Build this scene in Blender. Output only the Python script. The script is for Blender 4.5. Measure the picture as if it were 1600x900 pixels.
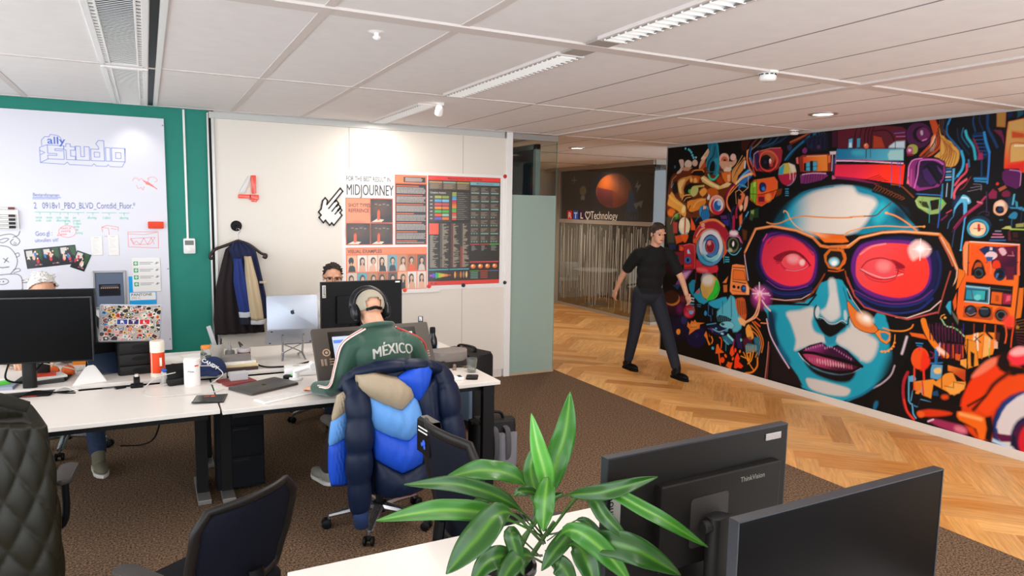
import bpy, bmesh, math, random
import numpy as np
from mathutils import Vector, Matrix, Euler
from math import sin, cos, pi, radians
SC = bpy.context.scene
for _o in list(bpy.data.objects):
    bpy.data.objects.remove(_o)
# camera
CEIL = 2.765
cam_data = bpy.data.cameras.new('camera')
cam = bpy.data.objects.new('camera', cam_data)
SC.collection.objects.link(cam)
cam_data.sensor_width = 36.0
cam_data.sensor_fit = 'HORIZONTAL'
cam_data.lens = 36.0 * 1101.94 / 1600.0
cam_data.clip_start = 0.05
_yaw, _pit, _rol = radians(27.3588), radians(6.3503), radians(0.9299)
_f = Vector((sin(_yaw) * cos(_pit), cos(_yaw) * cos(_pit), -sin(_pit)))
_r = Vector((cos(_yaw), -sin(_yaw), 0))
_u = _r.cross(_f)
_r2 = cos(_rol) * _r + sin(_rol) * _u
_u2 = -sin(_rol) * _r + cos(_rol) * _u
_m = Matrix((( _r2.x, _u2.x, -_f.x, 0), (_r2.y, _u2.y, -_f.y, 0), (_r2.z, _u2.z, -_f.z, 1.91), (0, 0, 0, 1)))
cam.matrix_world = _m
SC.camera = cam
# light, exposure
SC.view_settings.view_transform = 'Standard'
SC.view_settings.look = 'None'
SC.view_settings.exposure = -0.5
SC.view_settings.gamma = 1.0
SC.view_settings.use_curve_mapping = False
world = bpy.data.worlds.new('daylight')
SC.world = world
world.use_nodes = True
_bg = world.node_tree.nodes['Background']
_bg.inputs[0].default_value = (0.86, 0.93, 1.0, 1)
_bg.inputs[1].default_value = 6.0
SC.cycles.max_bounces = 8
SC.cycles.diffuse_bounces = 4
SC.cycles.glossy_bounces = 4
SC.cycles.transmission_bounces = 6
SC.cycles.transparent_max_bounces = 12
SC.cycles.caustics_reflective = False
SC.cycles.caustics_refractive = False
SC.cycles.sample_clamp_indirect = 4.0
SC.cycles.use_denoising = True
def area_light(name, loc, size, power, color, rot=(0, 0, 0)):
    d = bpy.data.lights.new(name, 'AREA')
    d.shape = 'RECTANGLE'
    d.size, d.size_y = size
    d.energy = power
    d.color = color
    o = bpy.data.objects.new(name, d)
    o.location = loc
    o.rotation_euler = rot
    SC.collection.objects.link(o)
    return o
WARM = (1.0, 0.83, 0.68)
NEUT = (1.0, 0.93, 0.86)
# the ceiling's own fluorescent troughs: the three in the picture and those of the same row and the next behind the camera
for _x, _y, _p in ((2.09, 6.2, 26), (2.09, 4.15, 34), (2.09, 2.2, 34), (2.09, 0.2, 30), (-2.0, 5.2, 24), (-2.0, 3.2, 30), (-2.0, 0.8, 30)):
    area_light('trough_light', (_x, _y, 2.74), (0.10, 1.5), _p, NEUT)
def spot_light(name, loc, power, color, angle, blend=0.5, target=None, radius=0.04):
    d = bpy.data.lights.new(name, 'SPOT')
    d.energy = power
    d.color = color
    d.spot_size = radians(angle)
    d.spot_blend = blend
    d.shadow_soft_size = radius
    o = bpy.data.objects.new(name, d)
    o.location = loc
    if target:
        o.rotation_euler = (Vector(target) - Vector(loc)).to_track_quat('-Z', 'Y').to_euler()
    SC.collection.objects.link(o)
    return o
# recessed downlights over the parquet walkway; last two added to brighten corridor and meeting room
for _x, _y, _p in ((5.172, 4.262, 62), (5.28, 8.33, 110), (5.2, 0.6, 62), (5.9, 11.2, 190), (8.5, 11.3, 90)):
    spot_light('downlight_and_fill', (_x, _y, 2.72), _p, WARM, 150, 0.6)
# added fill on the meeting room graphic, then wall washers close to the back wall
spot_light('graphic_fill', (7.66, 11.4, 2.66), 60, WARM, 160, 0.6, (7.85, 11.4, 1.2), 0.2)
spot_light('washer_beam', (-0.08, 6.90, 2.73), 8, NEUT, 95, 0.8, (-0.05, 7.05, 0.9))
spot_light('washer_beam', (2.05, 6.90, 2.73), 5, WARM, 95, 0.8, (2.05, 7.05, 0.9))
# helpers
COL = SC.collection
def lin(h):
    """'#rrggbb' (sRGB) to a linear RGB tuple"""
    h = h.lstrip('#')
    out = []
    for i in (0, 2, 4):
        c = int(h[i:i + 2], 16) / 255.0
        out.append(c / 12.92 if c <= 0.04045 else ((c + 0.055) / 1.055) ** 2.4)
    return tuple(out)
_mats = {}
def mat(name, color='#808080', rough=0.5, metal=0.0, spec=0.5, noise=0.0, nscale=40.0, bump=0.0, bscale=200.0, coat=0.0, emit=None, alpha=1.0, sheen=0.0, trans=0.0, ior=1.45):
    if name in _mats:
        return _mats[name]
    m = bpy.data.materials.new(name)
    m.use_nodes = True
    nt = m.node_tree
    b = nt.nodes['Principled BSDF']
    c = lin(color) if isinstance(color, str) else color
    b.inputs['Base Color'].default_value = (*c, 1)
    b.inputs['Roughness'].default_value = rough
    b.inputs['Metallic'].default_value = metal
    b.inputs['Specular IOR Level'].default_value = spec
    b.inputs['Coat Weight'].default_value = coat
    b.inputs['Sheen Weight'].default_value = sheen
    b.inputs['Transmission Weight'].default_value = trans
    b.inputs['IOR'].default_value = ior
    b.inputs['Alpha'].default_value = alpha
    if emit:
        ec, es = emit
        b.inputs['Emission Color'].default_value = (*(lin(ec) if isinstance(ec, str) else ec), 1)
        b.inputs['Emission Strength'].default_value = es
    if noise or bump:
        tc = nt.nodes.new('ShaderNodeTexCoord')
    if noise:
        n = nt.nodes.new('ShaderNodeTexNoise')
        n.inputs['Scale'].default_value = nscale
        n.inputs['Detail'].default_value = 3
        nt.links.new(tc.outputs['Object'], n.inputs['Vector'])
        r = nt.nodes.new('ShaderNodeValToRGB')
        r.color_ramp.elements[0].position = 0.3
        r.color_ramp.elements[1].position = 0.7
        r.color_ramp.elements[0].color = (*[x * (1 - noise) for x in c], 1)
        r.color_ramp.elements[1].color = (*[min(1, x * (1 + noise)) for x in c], 1)
        nt.links.new(n.outputs['Fac'], r.inputs['Fac'])
        nt.links.new(r.outputs['Color'], b.inputs['Base Color'])
    if bump:
        n2 = nt.nodes.new('ShaderNodeTexNoise')
        n2.inputs['Scale'].default_value = bscale
        n2.inputs['Detail'].default_value = 2
        nt.links.new(tc.outputs['Object'], n2.inputs['Vector'])
        bp = nt.nodes.new('ShaderNodeBump')
        bp.inputs['Strength'].default_value = bump
        bp.inputs['Distance'].default_value = 0.002
        nt.links.new(n2.outputs['Fac'], bp.inputs['Height'])
        nt.links.new(bp.outputs['Normal'], b.inputs['Normal'])
    _mats[name] = m
    return m
def B():
    return bmesh.new()
def obj(name, bm, mats, parent=None, smooth=False, loc=None, rot=None, label=None):
    me = bpy.data.meshes.new(name)
    bmesh.ops.recalc_face_normals(bm, faces=bm.faces)
    if smooth:
        lim = cos(radians(38))
        for f in bm.faces:
            f.smooth = True
        for e in bm.edges:
            if len(e.link_faces) == 2 and smooth != 'all':
                if e.link_faces[0].normal.dot(e.link_faces[1].normal) < lim:
                    e.smooth = False
    bm.to_mesh(me)
    bm.free()
    if not isinstance(mats, (list, tuple)):
        mats = [mats]
    for m in mats:
        me.materials.append(m)
    o = bpy.data.objects.new(name, me)
    COL.objects.link(o)
    if parent:
        o.parent = parent
    if loc is not None:
        o.location = loc
    if rot is not None:
        o.rotation_euler = rot
    if label:
        o['label'] = label
    return o
def tag(o, label, cat, group=None, kind=None):
    o['label'] = label
    o['category'] = cat
    if group:
        o['group'] = group
    if kind:
        o['kind'] = kind
    return o
def thing(name, label, cat, loc=(0, 0, 0), rotz=0.0, group=None, rot=None):
    o = bpy.data.objects.new(name, None)
    o.empty_display_size = 0.1
    COL.objects.link(o)
    o.location = loc
    o.rotation_euler = rot if rot is not None else (0, 0, rotz)
    return tag(o, label, cat, group)
def struct(name, bm, mats, smooth=False):
    o = obj(name, bm, mats, smooth=smooth)
    o['kind'] = 'structure'
    return o
def copy_tree(o, parent=None):
    c = o.copy()
    COL.objects.link(c)
    if parent:
        c.parent = parent
    for ch in list(o.children):
        copy_tree(ch, c)
    return c
def _setmi(bm, start, mi):
    if mi:
        bm.faces.ensure_lookup_table()
        for f in bm.faces[start:]:
            f.material_index = mi
def box(bm, c, s, bev=0.0, rot=None, mi=0, seg=2):
    """box of size s about centre c"""
    n0 = len(bm.faces)
    m = Matrix.Translation(Vector(c))
    if rot is not None:
        m = m @ Euler(rot).to_matrix().to_4x4()
    m = m @ Matrix.Diagonal((*s, 1))
    vs = bmesh.ops.create_cube(bm, size=1.0, matrix=m)['verts']
    if bev > 0:
        es = list({e for v in vs for e in v.link_edges})
        bmesh.ops.bevel(bm, geom=es, offset=bev, segments=seg, affect='EDGES', profile=0.5)
    _setmi(bm, n0, mi)
def box2(bm, a, b, bev=0.0, mi=0):
    a, b = Vector(a), Vector(b)
    d = b - a
    box(bm, (a + b) / 2, (abs(d.x), abs(d.y), abs(d.z)), bev, mi=mi)
def lathe(bm, prof, c=(0, 0, 0), seg=24, mi=0, axis=None, cap=True):
    """prof: [(radius, height)...] turned about the z axis through c, or about axis"""
    n0 = len(bm.faces)
    m = Matrix.Translation(Vector(c))
    if axis is not None:
        m = m @ Vector(axis).normalized().to_track_quat('Z', 'Y').to_matrix().to_4x4()
    rings = []
    for r, h in prof:
        if r < 1e-6:
            rings.append([bm.verts.new(m @ Vector((0, 0, h)))])
        else:
            rings.append([bm.verts.new(m @ Vector((r * cos(2 * pi * k / seg), r * sin(2 * pi * k / seg), h))) for k in range(seg)])
    for a, b in zip(rings, rings[1:]):
        for k in range(seg):
            k2 = (k + 1) % seg
            if len(a) == 1 and len(b) == 1:
                continue
            if len(a) == 1:
                bm.faces.new((a[0], b[k2], b[k]))
            elif len(b) == 1:
                bm.faces.new((a[k], a[k2], b[0]))
            else:
                bm.faces.new((a[k], a[k2], b[k2], b[k]))
    if cap:
        for rg in (rings[0], rings[-1]):
            if len(rg) > 2:
                bm.faces.new(rg)
    _setmi(bm, n0, mi)
def cyl(bm, c, r, h, seg=20, mi=0, axis=None, bev=0.0):
    if bev:
        lathe(bm, [(r - bev, 0), (r, bev), (r, h - bev), (r - bev, h)], c, seg, mi, axis)
    else:
        lathe(bm, [(r, 0), (r, h)], c, seg, mi, axis)
def smooth_path(pts, n=6, closed=False):
    """Catmull-Rom through pts"""
    P = [Vector(p) for p in pts]
    if len(P) < 3:
        return P
    out = []
    N = len(P)
    rng = range(N) if closed else range(N - 1)
    for i in rng:
        p1, p2 = P[i], P[(i + 1) % N]
        p0 = P[i - 1] if (i > 0 or closed) else p1 * 2 - p2
        p3 = P[(i + 2) % N] if (i + 2 < N or closed) else p2 * 2 - p1
        for k in range(n):
            t = k / n
            out.append(0.5 * ((2 * p1) + (p2 - p0) * t + (2 * p0 - 5 * p1 + 4 * p2 - p3) * t * t + (3 * p1 - p0 - 3 * p2 + p3) * t ** 3))
    if not closed:
        out.append(P[-1])
    return out
def tube(bm, pts, r, seg=8, mi=0, sm=0, caps=True, flat=None):
    """tube along pts; r a number or one per point; flat=(wide, thin) scales the section"""
    n0 = len(bm.faces)
    P = [Vector(p) for p in pts]
    R = list(r) if isinstance(r, (list, tuple)) else [r] * len(P)
    if sm:
        Q = smooth_path(P, sm)
        RR = []
        for i in range(len(P) - 1):
            for k in range(sm):
                RR.append(R[i] + (R[i + 1] - R[i]) * k / sm)
        RR.append(R[-1])
        P, R = Q, RR
    rings = []
    prev = None
    for i, p in enumerate(P):
        t = (P[min(i + 1, len(P) - 1)] - P[max(i - 1, 0)])
        if t.length < 1e-9:
            t = Vector((0, 0, 1))
        t.normalize()
        if prev is None:
            a = Vector((0, 0, 1)) if abs(t.z) < 0.9 else Vector((1, 0, 0))
            nrm = t.cross(a).normalized()
        else:
            nrm = (prev - t * prev.dot(t))
            if nrm.length < 1e-6:
                nrm = t.orthogonal()
            nrm.normalize()
        prev = nrm
        bn = t.cross(nrm)
        fx, fy = flat if flat else (1, 1)
        rings.append([bm.verts.new(p + nrm * R[i] * fx * cos(2 * pi * k / seg) + bn * R[i] * fy * sin(2 * pi * k / seg)) for k in range(seg)])
    for a, b in zip(rings, rings[1:]):
        for k in range(seg):
            bm.faces.new((a[k], a[(k + 1) % seg], b[(k + 1) % seg], b[k]))
    if caps:
        bm.faces.new(rings[0][::-1])
        bm.faces.new(rings[-1])
    _setmi(bm, n0, mi)
def prism(bm, outline, h, m=None, mi=0, bev=0.0):
    """outline [(x, y)...] extruded by h along z, then moved by matrix m"""
    n0 = len(bm.faces)
    m = m or Matrix()
    lo = [bm.verts.new(m @ Vector((x, y, 0))) for x, y in outline]
    hi = [bm.verts.new(m @ Vector((x, y, h))) for x, y in outline]
    n = len(lo)
    fs = [bm.faces.new(lo[::-1]), bm.faces.new(hi)]
    for k in range(n):
        fs.append(bm.faces.new((lo[k], lo[(k + 1) % n], hi[(k + 1) % n], hi[k])))
    if bev:
        es = list({e for f in fs[:2] for e in f.edges})
        bmesh.ops.bevel(bm, geom=es, offset=bev, segments=2, affect='EDGES', profile=0.5)
    _setmi(bm, n0, mi)
def rrect(w, h, r, n=5, cx=0.0, cy=0.0):
    out = []
    for sx, sy, a0 in ((1, 1, 0), (-1, 1, 90), (-1, -1, 180), (1, -1, 270)):
        for k in range(n + 1):
            a = radians(a0 + 90 * k / n)
            out.append((cx + sx * (w / 2 - r) + r * cos(a), cy + sy * (h / 2 - r) + r * sin(a)))
    return out
XZ = Matrix(((1, 0, 0, 0), (0, 0, -1, 0), (0, 1, 0, 0), (0, 0, 0, 1)))   # drawing plane (x, y) -> upright (x, z), extruding towards -y
def ell(bm, c, r, rot=None, seg=20, mi=0):
    n0 = len(bm.faces)
    m = Matrix.Translation(Vector(c))
    if rot is not None:
        m = m @ Euler(rot).to_matrix().to_4x4()
    m = m @ Matrix.Diagonal((*((r, r, r) if isinstance(r, (int, float)) else r), 1))
    bmesh.ops.create_uvsphere(bm, u_segments=seg, v_segments=max(8, seg * 2 // 3), radius=1.0, matrix=m)
    _setmi(bm, n0, mi)
def limb(bm, pts, radii, seg=14, sm=4):
    """tapering limb with round ends, later fused by a remesh"""
    tube(bm, pts, radii, seg, sm=sm)
    ell(bm, pts[0], radii[0], seg=14)
    ell(bm, pts[-1], radii[-1], seg=14)
def fused(name, bm, m, parent=None, voxel=0.006, smooth=4, label=None):
    """one continuous surface out of overlapping volumes"""
    o = obj(name, bm, m, parent, label=label)
    r = o.modifiers.new('remesh', 'REMESH')
    r.mode = 'VOXEL'
    r.voxel_size = voxel
    r.use_smooth_shade = True
    s = o.modifiers.new('smooth', 'SMOOTH')
    s.factor = 0.5
    s.iterations = smooth
    return o
def coons(top, bottom, left, right, nu, nv):
    """grid of points between four boundary polylines (top/bottom run left to right, left/right run top to bottom)"""
    def samp(pl, n):
        P = [Vector(p) for p in pl]
        L = [0]
        for a, b in zip(P, P[1:]):
            L.append(L[-1] + (b - a).length)
        out = []
        for i in range(n + 1):
            t = L[-1] * i / n
            k = 0
            while k < len(L) - 2 and L[k + 1] < t:
                k += 1
            d = L[k + 1] - L[k]
            out.append(P[k].lerp(P[k + 1], (t - L[k]) / d if d else 0))
        return out
    T, Bm, Lf, Rt = samp(top, nu), samp(bottom, nu), samp(left, nv), samp(right, nv)
    G = []
    for j in range(nv + 1):
        v = j / nv
        row = []
        for i in range(nu + 1):
            u = i / nu
            p = T[i] * (1 - v) + Bm[i] * v + Lf[j] * (1 - u) + Rt[j] * u
            p -= T[0] * (1 - u) * (1 - v) + T[nu] * u * (1 - v) + Bm[0] * (1 - u) * v + Bm[nu] * u * v
            row.append(p)
        G.append(row)
    return G
def grid_faces(bm, G, mi=0, flip=False):
    n0 = len(bm.faces)
    V = [[bm.verts.new(p) for p in row] for row in G]
    for a, b in zip(V, V[1:]):
        for i in range(len(a) - 1):
            q = (a[i], a[i + 1], b[i + 1], b[i])
            bm.faces.new(q[::-1] if flip else q)
    _setmi(bm, n0, mi)
    return V
_text_cache = {}
def text_tris(s, size=1.0, align='LEFT', bold=0.0):
    """triangles (k,3,2) of a line of text, baseline at y = 0"""
    key = (s, align, bold)
    if key not in _text_cache:
        cu = bpy.data.curves.new('lettering', 'FONT')
        cu.body = s
        cu.size = 1.0
        cu.align_x = align
        cu.offset = bold
        cu.resolution_u = 3
        o = bpy.data.objects.new('lettering', cu)
        me = bpy.data.meshes.new_from_object(o)
        me.calc_loop_triangles()
        co = np.array([v.co[:2] for v in me.vertices]) if len(me.vertices) else np.zeros((0, 2))
        tri = np.array([t.vertices[:] for t in me.loop_triangles], int).reshape(-1, 3)
        _text_cache[key] = co[tri] if len(tri) else np.zeros((0, 3, 2))
        bpy.data.objects.remove(o)
        bpy.data.curves.remove(cu)
        bpy.data.meshes.remove(me)
    return _text_cache[key] * size
def text(bm, s, size, m, align='LEFT', mi=0, sx=1.0, bold=0.0, curve=None):
    """flat letters added to bm; m places the (x, y) drawing plane; width stretched by sx"""
    n0 = len(bm.faces)
    for t in text_tris(s, size, align, bold):
        vs = []
        for x, y in t:
            if curve:
                x, y = curve(x * sx, y)
            else:
                x *= sx
            vs.append(bm.verts.new(m @ Vector((x, y, 0))))
        bm.faces.new(vs)
    _setmi(bm, n0, mi)
# painter: pigment on flat boards, one colour per grid vertex
class Paint:
    def __init__(self, w, h, step, base='#ffffff'):
        self.w, self.h = w, h
        self.nx, self.ny = int(round(w / step)) + 1, int(round(h / step)) + 1
        self.sx, self.sy = w / (self.nx - 1), h / (self.ny - 1)
        self.a = np.zeros((self.ny, self.nx, 3), np.float32)
        self.a[:] = lin(base)
        self.step = step
    def _win(self, x0, y0, x1, y1, pad=0.0):
        i0 = max(0, int((x0 - pad) / self.sx) - 1)
        i1 = min(self.nx, int((x1 + pad) / self.sx) + 3)
        j0 = max(0, int((y0 - pad) / self.sy) - 1)
        j1 = min(self.ny, int((y1 + pad) / self.sy) + 3)
        if i1 <= i0 or j1 <= j0:
            return None
        X, Y = np.meshgrid(np.arange(i0, i1) * self.sx, np.arange(j0, j1) * self.sy)
        return i0, i1, j0, j1, X, Y
    def _mix(self, w, mask, col, op=1.0):
        i0, i1, j0, j1 = w[:4]
        s = self.a[j0:j1, i0:i1]
        m = (np.clip(mask, 0, 1) * op)[..., None].astype(np.float32)
        s[:] = s * (1 - m) + np.asarray(col, np.float32) * m
    @staticmethod
    def _dist(X, Y, pts, closed):
        d = np.full(X.shape, 1e9)
        n = len(pts)
        for k in range(n if closed else n - 1):
            ax, ay = pts[k]
            bx, by = pts[(k + 1) % n]
            dx, dy = bx - ax, by - ay
            L = dx * dx + dy * dy + 1e-12
            t = np.clip(((X - ax) * dx + (Y - ay) * dy) / L, 0, 1)
            d = np.minimum(d, (X - ax - t * dx) ** 2 + (Y - ay - t * dy) ** 2)
        return np.sqrt(d)
    @staticmethod
    def _inside(X, Y, pts):
        c = np.zeros(X.shape, bool)
        n = len(pts)
        for k in range(n):
            ax, ay = pts[k]
            bx, by = pts[(k + 1) % n]
            if ay == by:
                continue
            c ^= ((ay > Y) != (by > Y)) & (X < (bx - ax) * (Y - ay) / (by - ay) + ax)
        return c
    def _colour(self, X, Y, col):
        if isinstance(col, str):
            return np.array(lin(col))
        # gradient: (colour a, (xa, ya), colour b, (xb, yb))
        ca, pa, cb, pb = col
        dx, dy = pb[0] - pa[0], pb[1] - pa[1]
        t = np.clip(((X - pa[0]) * dx + (Y - pa[1]) * dy) / (dx * dx + dy * dy + 1e-12), 0, 1)[..., None]
        t = t * t * (3 - 2 * t)
        return np.array(lin(ca)) * (1 - t) + np.array(lin(cb)) * t
    def poly(self, col, pts, soft=None, sm=0, op=1.0, edge=None, ew=0.0):
        pts = [tuple(p) for p in pts]
        if sm:
            pts = [(p.x, p.y) for p in smooth_path([(x, y, 0) for x, y in pts], sm, True)]
        soft = soft or self.step * 0.9
        xs, ys = [p[0] for p in pts], [p[1] for p in pts]
        w = self._win(min(xs), min(ys), max(xs), max(ys), soft + ew)
        if not w:
            return
        X, Y = w[4:]
        d = self._dist(X, Y, pts, True)
        sd = np.where(self._inside(X, Y, pts), -d, d)
        if edge:
            self._mix(w, 0.5 - (sd - ew) / self.step, np.array(lin(edge)), op)
        self._mix(w, 0.5 - sd / soft, self._colour(X, Y, col), op)
    def line(self, col, pts, width, sm=0, closed=False, soft=None, op=1.0, taper=False):
        pts = [tuple(p) for p in pts]
        if sm:
            pts = [(p.x, p.y) for p in smooth_path([(x, y, 0) for x, y in pts], sm, closed)]
        soft = soft or self.step * 0.9
        xs, ys = [p[0] for p in pts], [p[1] for p in pts]
        w = self._win(min(xs), min(ys), max(xs), max(ys), soft + width)
        if not w:
            return
        X, Y = w[4:]
        d = self._dist(X, Y, pts, closed)
        wd = max(width, self.step * 0.6)
        self._mix(w, 0.5 - (d - wd / 2) / soft, self._colour(X, Y, col), op * min(1, width / wd + 0.15))
    def ell(self, col, c, rx, ry, rot=0.0, soft=None, op=1.0, edge=None, ew=0.0):
        soft = soft or self.step * 0.9
        R = max(rx, ry) + soft + ew
        w = self._win(c[0] - R, c[1] - R, c[0] + R, c[1] + R)
        if not w:
            return
        X, Y = w[4:]
        cr, sr = cos(rot), sin(rot)
        U = (X - c[0]) * cr + (Y - c[1]) * sr
        V = -(X - c[0]) * sr + (Y - c[1]) * cr
        q = np.sqrt((U / rx) ** 2 + (V / ry) ** 2)
        sd = (q - 1) * min(rx, ry)
        if edge:
            self._mix(w, 0.5 - (sd - ew) / self.step, np.array(lin(edge)), op)
        self._mix(w, 0.5 - sd / soft, self._colour(X, Y, col), op)
    def rect(self, col, x0, y0, x1, y1, op=1.0):
        self.poly(col, [(x0, y0), (x1, y0), (x1, y1), (x0, y1)], op=op)
    def text(self, col, s, x, y, size, align='LEFT', sx=1.0, rot=0.0, op=1.0, bold=0.0):
        T = text_tris(s, size, align, bold).copy()
        if not len(T):
            return
        T[..., 0] *= sx
        cr, sr = cos(rot), sin(rot)
        T = np.stack([x + T[..., 0] * cr - T[..., 1] * sr, y + T[..., 0] * sr + T[..., 1] * cr], -1)
        w = self._win(T[..., 0].min(), T[..., 1].min(), T[..., 0].max(), T[..., 1].max())
        if not w:
            return
        i0, i1, j0, j1 = w[:4]
        SS = 4
        X, Y = np.meshgrid((np.arange(i0 * SS, i1 * SS) + 0.5) * self.sx / SS - self.sx / 2, (np.arange(j0 * SS, j1 * SS) + 0.5) * self.sy / SS - self.sy / 2)
        m = np.zeros(X.shape, bool)
        xs, ys = X[0], Y[:, 0]
        for (a, b, c) in T:
            xa, xb = min(a[0], b[0], c[0]), max(a[0], b[0], c[0])
            ya, yb = min(a[1], b[1], c[1]), max(a[1], b[1], c[1])
            ia, ib = np.searchsorted(xs, xa), np.searchsorted(xs, xb, 'right')
            ja, jb = np.searchsorted(ys, ya), np.searchsorted(ys, yb, 'right')
            if ib <= ia or jb <= ja:
                continue
            x_, y_ = X[ja:jb, ia:ib], Y[ja:jb, ia:ib]
            e = [(q[0] - p[0]) * (y_ - p[1]) - (q[1] - p[1]) * (x_ - p[0]) for p, q in ((a, b), (b, c), (c, a))]
            m[ja:jb, ia:ib] |= ((e[0] >= 0) & (e[1] >= 0) & (e[2] >= 0)) | ((e[0] <= 0) & (e[1] <= 0) & (e[2] <= 0))
        cov = m.reshape(j1 - j0, SS, i1 - i0, SS).mean((1, 3))
        self._mix(w, cov, np.array(lin(col)), op)
    def mesh(self, name, m4, material, parent=None, warp=None):
        """grid mesh in the drawing plane placed by matrix m4 (origin lower left)"""
        X, Y = np.meshgrid(np.arange(self.nx) * self.sx, np.arange(self.ny) * self.sy)
        Z = warp(X, Y) if warp is not None else np.zeros_like(X)
        co = np.stack([X, Y, Z, np.ones_like(X)], -1).reshape(-1, 4) @ np.array(m4).T
        me = bpy.data.meshes.new(name)
        nv = self.nx * self.ny
        nf = (self.nx - 1) * (self.ny - 1)
        idx = np.arange(nv).reshape(self.ny, self.nx)
        q = np.stack([idx[:-1, :-1], idx[:-1, 1:], idx[1:, 1:], idx[1:, :-1]], -1).reshape(-1)
        me.vertices.add(nv)
        me.vertices.foreach_set('co', co[:, :3].astype(np.float32).ravel())
        me.loops.add(nf * 4)
        me.loops.foreach_set('vertex_index', q.astype(np.int32))
        me.polygons.add(nf)
        me.polygons.foreach_set('loop_start', (np.arange(nf) * 4).astype(np.int32))
        me.polygons.foreach_set('loop_total', np.full(nf, 4, np.int32))
        me.update(calc_edges=True)
        ca = me.color_attributes.new('pigment', 'FLOAT_COLOR', 'POINT')
        ca.data.foreach_set('color', np.concatenate([self.a, np.ones((self.ny, self.nx, 1), np.float32)], -1).ravel())
        me.materials.append(material)
        o = bpy.data.objects.new(name, me)
        COL.objects.link(o)
        if parent:
            o.parent = parent
        return o
def pigment_mat(name, rough=0.5, spec=0.5, coat=0.0):
    m = mat(name, '#ffffff', rough, spec=spec, coat=coat)
    nt = m.node_tree
    a = nt.nodes.new('ShaderNodeAttribute')
    a.attribute_name = 'pigment'
    nt.links.new(a.outputs['Color'], nt.nodes['Principled BSDF'].inputs['Base Color'])
    return m
def plane_m(origin, xdir, ydir):
    """matrix for a drawing plane"""
    x = Vector(xdir).normalized()
    y = Vector(ydir)
    y = (y - x * y.dot(x)).normalized()
    z = x.cross(y)
    o = Vector(origin)
    return Matrix(((x.x, y.x, z.x, o.x), (x.y, y.y, z.y, o.y), (x.z, y.z, z.z, o.z), (0, 0, 0, 1)))
# room materials
M_wall = mat('wall_paint', '#e9e2d8', 0.55, noise=0.015, nscale=3)
M_panel = mat('wall_panel', '#e4ddd2', 0.38, noise=0.01, nscale=2)
M_green = mat('green_paint', '#158070', 0.6, bump=0.25, bscale=160, noise=0.04, nscale=5)
M_tile = mat('ceiling_tile', '#e9e4e2', 0.9, noise=0.02, nscale=9, bump=0.15, bscale=300)
M_rail = mat('ceiling_rail', '#d6ccc7', 0.6)
M_seam = mat('ceiling_seam', '#8f8684', 0.8)
M_alu = mat('aluminium', '#b9b6b1', 0.35, metal=0.8)
M_white = mat('white_gloss', '#efedea', 0.35)
M_whitemt = mat('white_matt', '#eceae6', 0.6)
M_black = mat('black_plastic', '#08080a', 0.5, spec=0.25)
M_blackmt = mat('black_matt', '#0c0c0c', 0.8, spec=0.2)
M_dark = mat('dark_grey_plastic', '#1a1817', 0.5, spec=0.3)
M_skirt = mat('skirting', '#d9d2ca', 0.5)
# carpet: fine mottled brown loop pile
M_carpet = mat('carpet', '#5d4a3c', 0.95, bump=0.25, bscale=300, spec=0.1)
_nt = M_carpet.node_tree
_b = _nt.nodes['Principled BSDF']
_tc = _nt.nodes.new('ShaderNodeTexCoord')
_n = _nt.nodes.new('ShaderNodeTexNoise')
_n.inputs['Scale'].default_value = 85
_n.inputs['Detail'].default_value = 4
_n.inputs['Roughness'].default_value = 0.75
_r = _nt.nodes.new('ShaderNodeValToRGB')
_r.color_ramp.elements[0].position = 0.40
_r.color_ramp.elements[1].position = 0.62
_r.color_ramp.elements[0].color = (*lin('#30251d'), 1)
_r.color_ramp.elements[1].color = (*lin('#8e735c'), 1)
_nt.links.new(_tc.outputs['Object'], _n.inputs['Vector'])
_nt.links.new(_n.outputs['Fac'], _r.inputs['Fac'])
_nt.links.new(_r.outputs['Color'], _b.inputs['Base Color'])
# oak planks: per-plank tone from an attribute, grain along the plank from its own coordinates
M_oak = mat('oak_planks', '#c08040', 0.38, spec=0.45)
_nt = M_oak.node_tree
_b = _nt.nodes['Principled BSDF']
_at = _nt.nodes.new('ShaderNodeAttribute')
_at.attribute_name = 'tone'
_uv = _nt.nodes.new('ShaderNodeUVMap')
_mp = _nt.nodes.new('ShaderNodeMapping')
_mp.inputs['Scale'].default_value = (2.2, 26.0, 1)
_n = _nt.nodes.new('ShaderNodeTexNoise')
_n.inputs['Scale'].default_value = 1.6
_n.inputs['Detail'].default_value = 5
_n.inputs['Distortion'].default_value = 0.8
_r = _nt.nodes.new('ShaderNodeValToRGB')
_r.color_ramp.elements[0].position = 0.28
_r.color_ramp.elements[1].position = 0.72
_r.color_ramp.elements[0].color = (0.72, 0.66, 0.6, 1)
_r.color_ramp.elements[1].color = (1.1, 1.08, 1.04, 1)
_mx = _nt.nodes.new('ShaderNodeMix')
_mx.data_type = 'RGBA'
_mx.blend_type = 'MULTIPLY'
_mx.inputs['Factor'].default_value = 1.0
_nt.links.new(_uv.outputs['UV'], _mp.inputs['Vector'])
_nt.links.new(_mp.outputs['Vector'], _n.inputs['Vector'])
_nt.links.new(_n.outputs['Fac'], _r.inputs['Fac'])
_nt.links.new(_at.outputs['Color'], _mx.inputs['A'])
_nt.links.new(_r.outputs['Color'], _mx.inputs['B'])
_nt.links.new(_mx.outputs['Result'], _b.inputs['Base Color'])
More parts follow.
